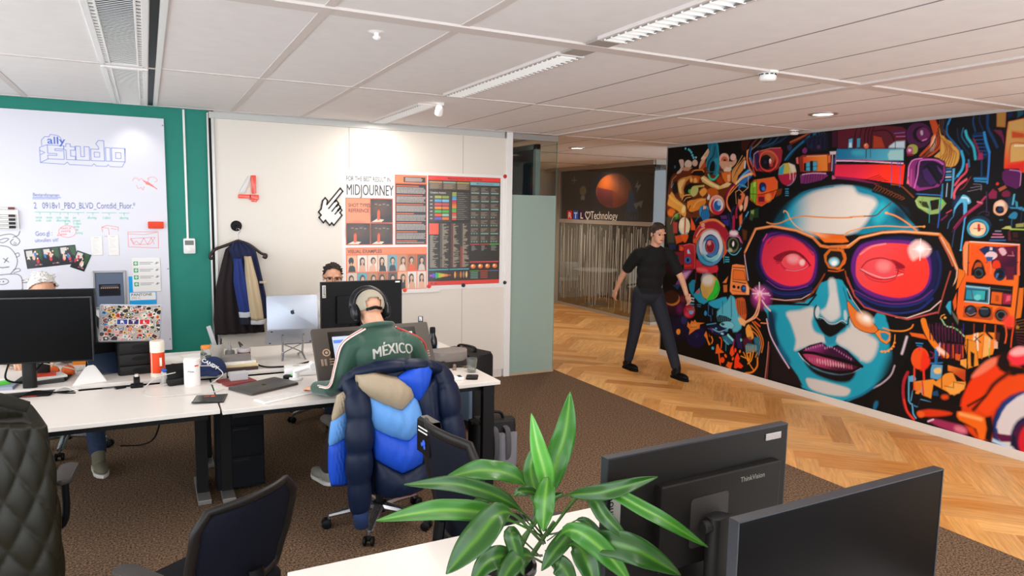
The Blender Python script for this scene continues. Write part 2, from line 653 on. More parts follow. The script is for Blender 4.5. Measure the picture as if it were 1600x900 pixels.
# floors
YB = 7.114          # face of the back wall
XM = 6.085          # face of the mural wall
bm = B()
box2(bm, (-2.8, -1.6, -0.1), (4.30, YB + 0.15, 0.0))
struct('floor', bm, M_carpet)
def herringbone(name, regions, w=0.168, n=5, z=0.0):
    rnd = random.Random(4)
    verts, faces, uvs, tones = [], [], [], []
    c45 = math.sqrt(0.5)
    base = [lin('#cf9c5c'), lin('#c48d4c'), lin('#d8a869'), lin('#bd8444'), lin('#d4a060')]
    for (x0, y0, x1, y1) in regions:
        R = int((abs(x1 - x0) + abs(y1 - y0)) / w) + 8
        cx, cy = (x0 + x1) / 2, (y0 + y1) / 2
        for i in range(-R, R):
            for j in range(-R, R):
                d = (i - j) % (2 * n)
                if d == 0:
                    p = (i, j, i + n, j + 1, 0)
                elif d == 2 * n - 1:
                    p = (i, j, i + 1, j + n, 1)
                else:
                    continue
                a, b_, c_, d_, o = p
                g = 0.004
                quad = [(a * w + g * 0, b_ * w), (c_ * w, b_ * w), (c_ * w, d_ * w), (a * w, d_ * w)]
                pts = [((u - v) * c45 + 5.2, (u + v) * c45 + 4.0) for u, v in quad]
                mx, my = sum(q[0] for q in pts) / 4, sum(q[1] for q in pts) / 4
                if not (x0 - 0.7 < mx < x1 + 0.7 and y0 - 0.7 < my < y1 + 0.7):
                    continue
                # clip to the region
                uvq = [(0, 0), (n * w, 0), (n * w, w), (0, w)] if not o else [(0, 0), (0, w), (n * w, w), (n * w, 0)]
                poly = [(q, t) for q, t in zip(pts, uvq)]
                for ax, lim, sg in ((0, x0, 1), (0, x1, -1), (1, y0, 1), (1, y1, -1)):
                    out = []
                    for k in range(len(poly)):
                        A, Bq = poly[k], poly[(k + 1) % len(poly)]
                        da, db = sg * (A[0][ax] - lim), sg * (Bq[0][ax] - lim)
                        if da >= 0:
                            out.append(A)
                        if (da >= 0) != (db >= 0):
                            t = da / (da - db)
                            out.append((tuple(A[0][m] + t * (Bq[0][m] - A[0][m]) for m in (0, 1)), tuple(A[1][m] + t * (Bq[1][m] - A[1][m]) for m in (0, 1))))
                    poly = out
                    if len(poly) < 3:
                        break
                if len(poly) < 3:
                    continue
                ox, oy = rnd.random() * 30, rnd.random() * 30
                t = rnd.choice(base)
                f = 1.0 + 0.28 * rnd.random()
                faces.append([len(verts) + k for k in range(len(poly))])
                for q, t_uv in poly:
                    verts.append((q[0], q[1], z))
                    uvs.append((t_uv[0] + ox, t_uv[1] + oy))
                    tones.append((t[0] * f, t[1] * f, t[2] * f, 1))
    me = bpy.data.meshes.new(name)
    me.from_pydata(verts, [], faces)
    uv = me.uv_layers.new(name='UVMap')
    ca = me.color_attributes.new('tone', 'FLOAT_COLOR', 'POINT')
    for i, t in enumerate(tones):
        ca.data[i].color = t
    for l in me.loops:
        uv.data[l.index].uv = uvs[l.vertex_index]
    me.materials.append(M_oak)
    o = bpy.data.objects.new(name, me)
    COL.objects.link(o)
    o['kind'] = 'structure'
    return o
herringbone('floor', [(4.30, -1.0, XM, YB + 0.06), (3.7, YB + 0.06, 9.0, 13.2)], z=0.001)
bm = B()
box2(bm, (4.30, -1.6, -0.1), (9.5, 14.0, -0.001))
struct('floor', bm, M_blackmt)
# ceiling: slab, tiles with rails
bm = B()
box2(bm, (-2.8, -1.6, CEIL), (9.5, 14.0, CEIL + 0.1), mi=0)
# thick cross rails every 1.95 m, narrow plank seams between them
for y in (-0.70, 1.25, 3.20):
    box2(bm, (-2.8, y - 0.05, CEIL - 0.012), (XM, y + 0.05, CEIL + 0.01), mi=1)
for y in (5.135, 7.06):
    box2(bm, (-2.8, y - 0.018, CEIL - 0.006), (XM, y + 0.018, CEIL + 0.01), mi=1)
    box2(bm, (-2.8, y + 0.018, CEIL - 0.001), (XM, y + 0.023, CEIL + 0.01), mi=2)
for x in (-2.05, -1.45, -0.85, 0.73, 1.36):
    box2(bm, (x - 0.022, -1.6, CEIL - 0.004), (x + 0.022, YB, CEIL + 0.01), mi=1)
box2(bm, (4.16, -1.6, CEIL - 0.014), (4.25, 9.2, CEIL + 0.01), mi=1)
for x in (2.84, 3.41, 3.955, 4.79, 5.40):
    box2(bm, (x - 0.006, -1.6, CEIL - 0.0015), (x + 0.006, 12.5 if x > 4 else YB, CEIL + 0.01), mi=2)
for y in (9.2, 11.1):
    box2(bm, (4.2, y - 0.03, CEIL - 0.006), (9.4, y + 0.03, CEIL + 0.01), mi=2)
struct('ceiling', bm, [M_tile, M_rail, M_seam])
# walls
bm = B()
box2(bm, (-2.8, YB, 0), (0.522, YB + 0.2, CEIL))
struct('wall_back_green', bm, M_green)
bm = B()
box2(bm, (0.535, YB - 0.012, 0.09), (3.60, YB + 0.2, CEIL - 0.07))
struct('wall_back_white', bm, M_panel)
M_jointdark = mat('joint_shadow_gap', '#4a4540', 0.8)
for x in (1.82, 3.055):
    bm = B()
    box2(bm, (x - 0.003, YB - 0.0135, 0.09), (x + 0.003, YB - 0.011, CEIL - 0.07))
    struct('trim_panel_joint', bm, mat('panel_joint', '#b9b1a6', 0.7))
bm = B()
box2(bm, (0.535, YB - 0.03, CEIL - 0.07), (3.55, YB + 0.2, CEIL - 0.012), 0.004)
box2(bm, (0.575, YB - 0.03, CEIL - 0.012), (3.55, YB + 0.2, CEIL))
struct('trim_top_rail', bm, mat('grey_rail', '#c4c4c0', 0.4))
bm = B()
box2(bm, (0.515, YB - 0.025, 0), (0.530, YB + 0.02, CEIL - 0.03))
box2(bm, (0.552, YB - 0.03, 0), (0.575, YB + 0.02, CEIL - 0.07))
struct('trim_corner_post', bm, M_alu)
bm = B()
box2(bm, (0.53, YB - 0.014, 0), (0.552, YB + 0.02, CEIL - 0.03))
struct('trim_corner_gap', bm, M_black)
bm = B()
box2(bm, (0.535, YB - 0.005, 0), (3.56, YB + 0.1, 0.09))
struct('baseboard_back', bm, M_skirt)
bm = B()
box2(bm, (3.575, YB - 0.03, 0), (3.65, YB + 0.12, CEIL), 0.004)
struct('trim_end_post', bm, M_white)
# wall on the window side with three tall openings that let the daylight in
bm = B()
xs = -2.6
for a, b_ in ((-1.6, -1.4), (0.4, 0.55), (2.4, 2.55), (4.4, 4.55), (6.3, YB)):
    box2(bm, (xs - 0.2, a, 0), (xs, b_, CEIL))
box2(bm, (xs - 0.2, -1.6, 0), (xs, YB, 0.45))
box2(bm, (xs - 0.2, -1.6, 2.7), (xs, YB, CEIL))
struct('wall_left', bm, M_wall)
# mural wall
bm = B()
box2(bm, (XM, -1.6, 0), (XM + 0.14, 7.39, CEIL))
struct('wall_right', bm, M_wall)
bm = B()
box2(bm, (XM - 0.016, -1.6, 0), (XM, 7.395, 0.075), 0.004)
struct('baseboard_right', bm, M_skirt)
bm = B()
box2(bm, (XM - 0.014, -1.6, CEIL - 0.025), (XM, 7.395, CEIL))
struct('trim_mural_top', bm, mat('mural_top_rail', '#b6b2ae', 0.4))
bm = B()
box2(bm, (XM - 0.012, 7.385, 0.05), (XM + 0.14, 7.397, CEIL))
struct('trim_mural_end', bm, mat('mural_end_strip', '#9a948c', 0.4))
# corridor: far wall, right-hand wall, the room behind the white panels
bm = B()
box2(bm, (3.7, 13.2, 0), (9.5, 13.4, CEIL))
struct('wall_corridor_end', bm, mat('corridor_paint', '#cbb9a2', 0.6))
bm = B()
box2(bm, (9.4, 7.4, 0), (9.5, 13.4, CEIL))
struct('wall_corridor_right', bm, M_wall)
bm = B()
box2(bm, (3.66, YB + 0.2, 0), (3.72, 13.2, CEIL))
struct('wall_corridor_left', bm, mat('dark_petrol', '#1d3336', 0.5))
# ceiling fittings
M_slat = mat('louvre_white', '#f4f2ee', 0.35)
M_lit = mat('lit_diffuser', '#ffffff', 0.5, emit=('#fff6ea', 9.0))
WX = 2.095
def trough(y0, y1, plate, label):
    t = thing('ceiling_light', label, 'ceiling light', (WX, (y0 + y1) / 2, CEIL), 0, 'recessed louvre lights in one row')
    L = y1 - y0
    bm = B()
    for s in (-1, 1):
        box(bm, (s * 0.078, 0, -0.008), (0.018, L + 0.02, 0.02), 0.002)
        box(bm, (0, s * (L / 2 + 0.006), -0.008), (0.14, 0.012, 0.02), 0.002)
    obj('housing', bm, M_rail, t)
    bm = B()
    n = int(L / 0.055)
    for k in range(n):
        y = -L / 2 + L * (k + 0.5) / n
        box(bm, (0, y, -0.012), (0.138, 0.0025, 0.022), rot=(radians(28), 0, 0))
    obj('louvre', bm, M_slat, t)
    bm = B()
    for s in (-1, 1):
        box(bm, (s * 0.062, 0, -0.010), (0.004, L, 0.02), rot=(0, radians(s * 30), 0))
    obj('side_reflector', bm, M_alu, t)
    if plate:
        bm = B()
        box2(bm, (-0.07, plate[0] - (y0 + y1) / 2, -0.012), (0.07, plate[1] - (y0 + y1) / 2, 0.0), 0.002)
        obj('end_plate', bm, mat('end_plate_grey', '#a59d97', 0.5), t)
    return t
trough(5.62, 7.03, None, 'lit white louvre light running up to the white panel wall')
trough(3.40, 5.05, (3.255, 3.385), 'lit louvre light, middle one of the row on the ceiling')
trough(1.42, 3.0, (3.01, 3.14), 'lit louvre light in the row, cut by the top picture edge')
def diffuser(y0, y1, label):
    t = thing('air_diffuser', label, 'air vent', (-0.09, (y0 + y1) / 2, CEIL), 0, 'white slatted air diffusers by the dark slot')
    L = y1 - y0
    bm = B()
    for s in (-1, 1):
        box(bm, (s * 0.115, 0, -0.006), (0.03, L, 0.014), 0.002)
        box(bm, (0, s * (L / 2 - 0.02), -0.006), (0.22, 0.04, 0.014), 0.002)
    obj('frame', bm, M_white, t)
    bm = B()
    box(bm, (0, 0, -0.001), (0.2, L - 0.06, 0.004))
    obj('back_plate', bm, M_dark, t)
    bm = B()
    n = int((L - 0.1) / 0.032)
    for k in range(n):
        y = -(L - 0.1) / 2 + (L - 0.1) * (k + 0.5) / n
        box(bm, (0, y, -0.008), (0.142, 0.027, 0.0025), rot=(radians(14), 0, 0))
    for s in (-1, 1):
        box(bm, (s * 0.076, 0, -0.01), (0.01, L - 0.07, 0.008), 0.001)
        for k in range(0, n, 2):
            y = -(L - 0.1) / 2 + (L - 0.1) * (k + 0.5) / n
            box(bm, (s * 0.092, y, -0.007), (0.022, 0.026, 0.006))
    obj('slat_panel', bm, M_slat, t)
    return t
diffuser(5.18, 7.03, 'white slatted air diffuser in the ceiling, touching the green wall')
diffuser(3.26, 5.09, 'white slatted air diffuser in the ceiling, away from the green wall')
bm = B()
for a, b_ in ((-1.6, 1.2), (1.3, 3.15), (3.25, 5.11), (5.16, 7.05)):
    box2(bm, (0.045, a, CEIL - 0.004), (0.082, b_, CEIL + 0.002))
o = struct('trim_ceiling_slot', bm, M_black)
bm = B()
for x0, x1 in ((0.03, 0.043), (0.084, 0.115)):
    box2(bm, (x0, -1.6, CEIL - 0.008), (x1, 7.06, CEIL + 0.002))
struct('trim_slot_edge', bm, M_white)
def detector(x, y, s, label):
    t = thing('smoke_detector', label, 'smoke detector', (x, y, CEIL))
    bm = B()
    lathe(bm, [(0.058 * s, -0.014), (0.062 * s, -0.012), (0.062 * s, 0)], seg=28)
    obj('base', bm, M_white, t, True)
    bm = B()
    lathe(bm, [(0, -0.058 * s), (0.036 * s, -0.057 * s), (0.046 * s, -0.05 * s), (0.05 * s, -0.04 * s), (0.05 * s, -0.026), (0.046 * s, -0.0245), (0.046 * s, -0.014)], seg=28)
    obj('sensor_head', bm, M_white, t, True)
    bm = B()
    for k in range(10):
        a = 2 * pi * k / 10
        box(bm, (0.0465 * s * cos(a), 0.0465 * s * sin(a), -0.019), (0.006, 0.018 * s, 0.006), rot=(0, 0, a))
    obj('vent_slot', bm, M_dark, t)
detector(3.379, 3.20, 1.0, 'round white smoke detector on the thick ceiling rail')
detector(5.93, 5.22, 0.85, 'small white detector in the ceiling corner above the mural')
t = thing('sprinkler', 'small white round sprinkler head on a ceiling tile', 'sprinkler', (1.035, 3.49, CEIL))
bm = B()
lathe(bm, [(0.001, -0.006), (0.03, -0.005), (0.042, 0)], seg=24)
obj('cover_ring', bm, M_white, t, True)
bm = B()
lathe(bm, [(0, -0.04), (0.012, -0.038), (0.02, -0.03), (0.02, -0.024), (0.012, -0.02), (0.012, -0.004)], seg=18)
obj('nozzle', bm, M_white, t, True)
t = thing('spotlight', 'small white adjustable spotlight hanging between two ceiling lights', 'spotlight', (2.16, 5.50, CEIL))
bm = B()
box(bm, (0, 0, -0.012), (0.05, 0.05, 0.024), 0.004)
cyl(bm, (0, 0, -0.04), 0.007, 0.03, 10)
obj('mount', bm, M_white, t, True)
bm = B()
lathe(bm, [(0.001, -0.045), (0.02, -0.045), (0.03, -0.03), (0.034, 0.03), (0.028, 0.03), (0.024, 0.0), (0.001, 0.0)], (0.0, 0.02, -0.062), 20, axis=(0.25, 1, -0.75))
obj('lamp_head', bm, M_white, t, True)
def downlight(x, y, label):
    t = thing('downlight', label, 'ceiling light', (x, y, CEIL), 0, 'round recessed downlights over the walkway')
    bm = B()
    lathe(bm, [(0.085, -0.002), (0.088, -0.010), (0.118, -0.006), (0.12, 0)], seg=32, cap=False)
    obj('ring', bm, M_alu, t, True)
    bm = B()
    lathe(bm, [(0, -0.004), (0.086, -0.003)], seg=32, cap=False)
    obj('lens', bm, M_lit, t, label='glowing warm white lens')
downlight(5.172, 4.262, 'round lit downlight in the ceiling close to the mural')
downlight(5.28, 8.33, 'round lit downlight in the corridor ceiling past the glass screen')
# glass screen beside the white wall
M_glass = bpy.data.materials.new('clear_glass')
M_glass.use_nodes = True
_nt = M_glass.node_tree
for _n in list(_nt.nodes):
    if _n.type != 'OUTPUT_MATERIAL':
        _nt.nodes.remove(_n)
_tr = _nt.nodes.new('ShaderNodeBsdfTransparent')
_tr.inputs[0].default_value = (0.86, 0.92, 0.90, 1)
_gl = _nt.nodes.new('ShaderNodeBsdfGlossy')
_gl.inputs['Roughness'].default_value = 0.02
_fr = _nt.nodes.new('ShaderNodeLayerWeight')
_fr.inputs[0].default_value = 0.12
_mx = _nt.nodes.new('ShaderNodeMixShader')
_nt.links.new(_fr.outputs['Facing'], _mx.inputs[0])
_nt.links.new(_tr.outputs[0], _mx.inputs[1])
_nt.links.new(_gl.outputs[0], _mx.inputs[2])
_nt.links.new(_mx.outputs[0], _nt.nodes['Material Output'].inputs[0])
M_frost = bpy.data.materials.new('frosted_film')
M_frost.use_nodes = True
_nt = M_frost.node_tree
_b = _nt.nodes['Principled BSDF']
_b.inputs['Base Color'].default_value = (*lin('#b4c9be'), 1)
_b.inputs['Roughness'].default_value = 0.28
_tl = _nt.nodes.new('ShaderNodeBsdfTranslucent')
_tl.inputs[0].default_value = (*lin('#bcd2c8'), 1)
_mx = _nt.nodes.new('ShaderNodeMixShader')
_mx.inputs[0].default_value = 0.35
_nt.links.new(_b.outputs[0], _mx.inputs[1])
_nt.links.new(_tl.outputs[0], _mx.inputs[2])
_nt.links.new(_mx.outputs[0], _nt.nodes['Material Output'].inputs[0])
bm = B()
box2(bm, (3.652, YB - 0.005, 2.075), (4.235, YB + 0.005, 2.69))
g = struct('window_1', bm, M_glass)
bm = B()
box2(bm, (3.652, YB - 0.005, 0.025), (4.235, YB + 0.005, 2.075))
obj('frosted_pane', bm, M_frost, g)
bm = B()
box2(bm, (3.652, YB - 0.022, 2.69), (4.245, YB + 0.022, 2.755), 0.003)
obj('top_rail', bm, mat('rail_grey', '#9c968f', 0.4), g)
bm = B()
box2(bm, (3.652, YB - 0.022, 0), (4.24, YB + 0.022, 0.025), 0.002)
obj('floor_rail', bm, mat('rail_beige', '#b9a389', 0.45), g)
bm = B()
box2(bm, (4.2355, YB - 0.006, 0.025), (4.239, YB + 0.006, 2.69))
obj('pane_edge', bm, mat('glass_edge', '#4f8d7c', 0.2), g)
# door and frame seen through the clear upper pane
bm = B()
box2(bm, (3.985, 7.16, 0), (4.045, 7.22, 2.66))
box2(bm, (3.985, 8.10, 0), (4.045, 8.16, 2.66))
box2(bm, (3.985, 7.16, 2.60), (4.045, 8.16, 2.66))
d = struct('door_1', bm, mat('door_frame_grey', '#8f948f', 0.4))
bm = B()
box2(bm, (4.0, 7.22, 0), (4.03, 8.10, 2.60))
obj('door_leaf', bm, mat('door_petrol', '#16303c', 0.35), d)
# glass front of the far meeting room
FX, FY0, FY1 = 7.50, 9.42, 12.42
M_glassdark = M_glass.copy()
M_glassdark.name = 'tinted_glass'
for _n in M_glassdark.node_tree.nodes:
    if _n.type == 'BSDF_TRANSPARENT':
        _n.inputs[0].default_value = (0.62, 0.66, 0.66, 1)
bm = B()
for a, b_ in ((FY0, 10.40), (10.406, 11.34), (11.346, FY1)):
    box2(bm, (FX - 0.005, a, 0.05), (FX + 0.005, b_, 2.70))
box2(bm, (FX, FY0 - 0.005, 0.05), (FX + 0.55, FY0 + 0.005, 2.70))
g = struct('window_2', bm, M_glassdark)
bm = B()
box2(bm, (FX - 0.03, FY0, 2.69), (FX + 0.03, FY1 + 0.5, 2.765))
box2(bm, (FX - 0.02, FY0, 0), (FX + 0.02, FY1 + 0.3, 0.05))
box2(bm, (FX - 0.03, FY1, 0), (FX + 0.03, FY1 + 0.12, 2.70))
box2(bm, (FX - 0.012, FY0, 1.665), (FX + 0.012, FY1, 1.735), 0.002)
box2(bm, (FX, FY0 - 0.02, 0), (FX + 0.55, FY0 + 0.02, 0.05))
box2(bm, (FX, FY0 - 0.03, 2.69), (FX + 0.9, FY0 + 0.03, 2.765))
obj('glazing_frame', bm, mat('glazing_frame_grey', '#a49d92', 0.4), g)
bm = B()
rnd = random.Random(11)
y = FY0 + 0.02
while y < FY1 - 0.02:
    w_ = rnd.choice((0.006, 0.008, 0.012, 0.018))
    top = 1.66 - rnd.random() ** 2 * 0.3
    bot = 0.12 + rnd.random() ** 2 * 0.55
    lean = rnd.uniform(-0.05, 0.05)
    v = [bm.verts.new((FX - 0.0075, yy, zz)) for yy, zz in ((y, bot), (y + w_ * 0.7, bot), (y + w_ + lean, top), (y + lean, top))]
    bm.faces.new(v)
    y += w_ + rnd.choice((0.012, 0.02, 0.03, 0.05))
obj('striped_film', bm, mat('film_stripe', '#c4c6bf', 0.6), g)
# sign on the glass
t = thing('glass_sign', 'white lettered sign with three coloured letter tiles on the dark glass', 'sign', (FX - 0.0085, 12.14, 1.735))
mS = Matrix(((0, 0, -1, 0), (-1, 0, 0, 0), (0, 1, 0, 0), (0, 0, 0, 1)))
for k, (ch, c) in enumerate((('R', '#d8262c'), ('T', '#1a5fc8'), ('L', '#3a1440'))):
    bm = B()
    prism(bm, rrect(0.185, 0.185, 0.004, 1, 0.12 + k * 0.215, 0.08), 0.002, mS)
    q = obj('letter_tile', bm, mat('tile_' + ch.lower(), c, 0.4), t)
    bm = B()
    text(bm, ch, 0.16, Matrix.Translation((-0.0025, 0, 0)) @ mS @ Matrix.Translation((0.12 + k * 0.215, 0.025, 0)), 'CENTER', sx=1.25, bold=0.02)
    obj('letter', bm, mat('sign_white', '#f2efe9', 0.5), q)
bm = B()
hp = []
for k in range(28):
    a = 2 * pi * k / 28
    hp.append((0.0062 * 16 * sin(a) ** 3, 0.0062 * (13 * cos(a) - 5 * cos(2 * a) - 2 * cos(3 * a) - cos(4 * a))))
tube(bm, [mS @ Vector((0.76 + x * 0.85, 0.09 + y_ * 0.85, 0)) for x, y_ in hp + hp[:1]], 0.009, 6)
obj('heart_outline', bm, mat('sign_white', '#f2efe9', 0.5), t)
bm = B()
text(bm, 'Technology', 0.21, mS @ Matrix.Translation((0.86, 0.022, 0)), sx=0.88)
obj('lettering', bm, mat('sign_white', '#f2efe9', 0.5), t)
# inside the meeting room: dark printed wall, round table, two chairs
bm = B()
box2(bm, (9.28, FY0 - 0.5, 0), (9.38, 13.2, CEIL))
struct('wall_meeting_room', bm, mat('meeting_wall', '#141820', 0.6))
bm = B()
box2(bm, (7.905, 9.9, 1.74), (8.0, 13.2, CEIL))
struct('wall_meeting_bulkhead', bm, M_black)
pt = Paint(3.3, 0.93, 0.012, '#10141c')
pt.rect('#101c36', 0.5, 0, 1.2, 0.93)
pt.rect('#1c1f2a', 1.2, 0.0, 1.9, 0.85)
pt.ell('#e0681e', (2.05, 0.546), 0.57, 0.32)
pt.poly('#8a3038', [(2.05, 0.546), (1.5, 0.62), (1.52, 0.42), (1.72, 0.28), (2.05, 0.23)])
pt.poly('#c04a20', [(2.05, 0.546), (2.05, 0.23), (2.35, 0.28), (2.48, 0.36)])
pt.poly('#2a62a0', [(2.55, 0.55), (2.66, 0.55), (2.9, 0.0), (2.45, 0.0)])
pt.poly('#f0eadc', [(2.72, 0.60), (2.82, 0.72), (2.80, 0.63), (2.9, 0.64), (2.78, 0.5), (2.80, 0.59)])
pt.poly('#e0dcd0', [(2.70, 0.30), (2.98, 0.36), (2.92, 0.22), (2.86, 0.28), (2.78, 0.2)])
pt.ell('#d8b878', (1.0, 0.56), 0.12, 0.10)
pt.rect('#f0e8d8', 0.93, 0.38, 1.07, 0.46)
pt.line('#f0ece0', [(0.57, 0.78), (0.75, 0.78)], 0.016)
pt.line('#f0ece0', [(0.66, 0.72), (0.66, 0.85)], 0.02)
o = pt.mesh('wall_graphic', Matrix(((0, 0, -1, 7.90), (-1, 0, 0, 13.2), (0, 1, 0, 1.75), (0, 0, 0, 1))), pigment_mat('graphic_print', 0.5))
tag(o, 'dark wall graphic with an orange pie disc behind the tinted glass', 'wall graphic')
bm = B()
text(bm, 'namasté', 0.3, Matrix(((0, 0, -1, 7.53), (1, 0, 0, 9.6), (0, 1, 0, 1.76), (0, 0, 0, 1))), sx=1.0, bold=0.01)
o = obj('mirrored_lettering', bm, mat('dark_lettering', '#0a0b12', 0.4))
tag(o, 'dark lettering read from behind on the tinted glass wall', 'lettering')
t = thing('round_table', 'white round meeting table seen through the striped glass', 'table', (8.10, 11.95, 0))
bm = B()
lathe(bm, [(0.001, 0.70), (0.44, 0.70), (0.45, 0.71), (0.45, 0.725), (0.44, 0.73), (0.001, 0.73)], seg=36)
obj('table_top', bm, M_white, t, True)
bm = B()
cyl(bm, (0, 0, 0.02), 0.035, 0.68, 14)
lathe(bm, [(0.001, 0.0), (0.26, 0.0), (0.25, 0.02), (0.05, 0.03)], seg=28)
obj('pedestal', bm, M_alu, t, True)
for i, (x, y, rz) in enumerate(((7.95, 12.75, 2.5), (8.55, 11.0, 0.4))):
    t = thing('meeting_chair', ('pale shell chair left of the round table behind glass', 'pale shell chair right of the round table behind glass')[i], 'chair', (x, y, 0), rz, 'pale chairs in the glass meeting room')
    bm = B()
    box(bm, (0, 0, 0.45), (0.42, 0.42, 0.03), 0.012)
    obj('seat', bm, M_whitemt, t, True)
    bm = B()
    box(bm, (0, 0.2, 0.67), (0.42, 0.025, 0.34), 0.011, rot=(-0.15, 0, 0))
    obj('backrest', bm, M_whitemt, t, True)
    for sx in (-1, 1):
        for sy in (-1, 1):
            bm = B()
            tube(bm, [(sx * 0.15, sy * 0.15, 0.44), (sx * 0.2, sy * 0.2, 0.0)], 0.011, 8)
            obj('leg', bm, M_alu, t, True)
# things on the back wall
M_board = pigment_mat('whiteboard_enamel', 0.22, 0.5)
def wall_m(x, z, off):
    """drawing plane on the back wall, origin at (x, z)"""
    return Matrix(((1, 0, 0, x), (0, 0, -1, YB - off), (0, 1, 0, z), (0, 0, 0, 1)))
BX, BZ = -1.635, 0.58
t = thing('whiteboard', 'big frameless whiteboard with blue logo drawing on the green wall', 'whiteboard', (0, 0, 0))
bm = B()
box2(bm, (BX, YB - 0.021, BZ), (0.165, YB - 0.001, 2.66))
obj('board_panel', bm, M_white, t)
pb = Paint(1.80, 2.08, 0.0042, '#dcdbe4')
BLUE, RED, TEAL, INK = '#2b5fc4', '#e8604a', '#27b58e', '#15161c'
def bp(s, dx=0.0, dz=0.0):
    return [(float(q.split(',')[0]) - BX + dx, float(q.split(',')[1]) - BZ + dz) for q in s.split()]
# 'ally studio' block letters: front outlines and the extruded side below left
def block(x0, z0, w_, h_, cells):
    """outline of a letter from its corner list in unit coordinates"""
    P_ = [(x0 + a * w_ - BX, z0 + b_ * h_ - BZ) for a, b_ in cells]
    pb.line(BLUE, P_, 0.0042, closed=True)
    return P_
S_ = [(0, 0), (1, 0), (1, .62), (.45, .62), (.45, .74), (1, .74), (1, 1), (0, 1), (0, .4), (.55, .4), (.55, .26), (0, .26)]
T_ = [(0.2, 1.15), (.6, 1.15), (.6, .95), (1, .95), (1, .7), (.6, .7), (.6, .26), (1, .26), (1, 0), (.2, 0), (.2, .7), (0, .7), (0, .95), (.2, .95)]
U_ = [(0, 1), (.36, 1), (.36, .26), (.62, .26), (.62, 1), (1, 1), (1, 0), (0, 0)]
D_ = [(0, .85), (.6, .85), (.6, 1.0), (.4, 1.25), (.6, 1.5), (1, 1.5), (1, 0), (0, 0)]
I_ = [(0, 0), (1, 0), (1, 1), (0, 1)]
O_ = [(0, 0), (1, 0), (1, 1), (0, 1)]
z0 = 2.248
for ltr, x0, w_ in ((S_, -0.715, 0.115), (T_, -0.60, 0.08), (U_, -0.515, 0.10), (D_, -0.405, 0.10), (I_, -0.295, 0.035), (O_, -0.25, 0.10)):
    block(x0, z0 + 0.02, w_, 0.115, ltr)
pb.line(BLUE, bp('-0.38,2.30 -0.34,2.30 -0.34,2.34 -0.38,2.34'), 0.004, closed=True)
pb.line(BLUE, bp('-0.22,2.295 -0.18,2.295 -0.18,2.345 -0.22,2.345'), 0.004, closed=True)
pb.line(BLUE, bp('-0.715,2.268 -0.77,2.235 -0.77,2.36 -0.715,2.385'), 0.004)
pb.line(BLUE, bp('-0.77,2.235 -0.60,2.228 -0.58,2.248 -0.565,2.228 -0.40,2.224 -0.385,2.242 -0.37,2.224 -0.29,2.224 -0.28,2.24 -0.265,2.222 -0.175,2.222 -0.15,2.268'), 0.004)
pb.line(BLUE, bp('-0.15,2.268 -0.145,2.385'), 0.004)
pb.line(BLUE, bp('-0.765,2.30 -0.735,2.32 -0.77,2.335'), 0.004)
pb.text(BLUE, 'ally', -0.715 - BX, 2.395 - BZ, 0.085, sx=1.15, bold=0.01)
pb.line(BLUE, bp('-0.755,2.375 -0.755,2.42 -0.73,2.45 -0.70,2.45 -0.69,2.47 -0.64,2.465 -0.62,2.45 -0.605,2.40'), 0.004)
pb.text('#2a4aa0', 'Bestandsnamen', -0.837 - BX, 1.955 - BZ, 0.042, sx=0.72, bold=0.008)
pb.line(BLUE, bp('-0.838,1.944 -0.64,1.948'), 0.005)
pb.line(BLUE, bp('-0.838,1.934 -0.66,1.937'), 0.004)
pb.text('#27408e', '2   0918v1_PBO_BLVD_Contdid_Fluor.*', -0.835 - BX, 1.853 - BZ, 0.075, sx=0.60, rot=0.015, bold=0.003)
for x, w_, n_ in ((-0.83, 0.07, 2), (-0.757, 0.075, 2), (-0.685, 0.07, 2), (-0.625, 0.06, 4), (-0.565, 0.09, 6), (-0.457, 0.09, 1), (-0.345, 0.11, 1), (-0.215, 0.08, 1)):
    pb.line(TEAL, bp(f'{x},1.823 {x + w_},1.825'), 0.004)
    pb.line(TEAL, bp(f'{x + w_ / 2},1.825 {x + w_ / 2},1.805'), 0.004)
    for k in range(n_):
        pb.text(TEAL, ('jaar', 'project', '3 cijfers', 'versie', 'code', 'afkorting', 'titel', 'uitleg')[(k + int(abs(x) * 100)) % 8], x + 0.004 - BX, 1.772 - 0.026 * k - BZ, 0.03, sx=0.62, bold=0.012)
pb.text('#2a4aa0', 'Goo.gl :', -0.835 - BX, 1.625 - BZ, 0.055, sx=0.7, rot=0.05, bold=0.006)
pb.text('#2a4aa0', 'uitvullen uit!', -0.84 - BX, 1.572 - BZ, 0.045, sx=0.75, rot=0.04, bold=0.006)
pb.ell(RED, (-0.605 - BX, 1.662 - BZ), 0.064, 0.052)
pb.ell('#dcdbe4', (-0.605 - BX, 1.662 - BZ), 0.060, 0.048)
for k, s_ in enumerate(('neem je', 'mening', 'mee')):
    pb.text(RED, s_, -0.652 - BX, 1.68 - 0.025 * k - BZ, 0.03, sx=0.8, rot=0.08, bold=0.01)
pb.line(RED, bp('-0.665,1.65 -0.68,1.625 -0.65,1.635'), 0.004)
pb.line(RED, bp('-0.152,1.658 0.086,1.661 0.085,1.515 -0.152,1.527'), 0.0042, closed=True)
pb.line(RED, bp('-0.15,1.64 -0.02,1.635 0.075,1.655'), 0.004)
pb.line(RED, bp('-0.13,1.60 -0.11,1.555 -0.09,1.58 -0.06,1.545 -0.03,1.605 0.0,1.545 0.03,1.605 0.05,1.55'), 0.004)
pb.line(RED, bp('-0.135,1.60 0.06,1.61 0.02,1.55 -0.11,1.545'), 0.004, closed=True)
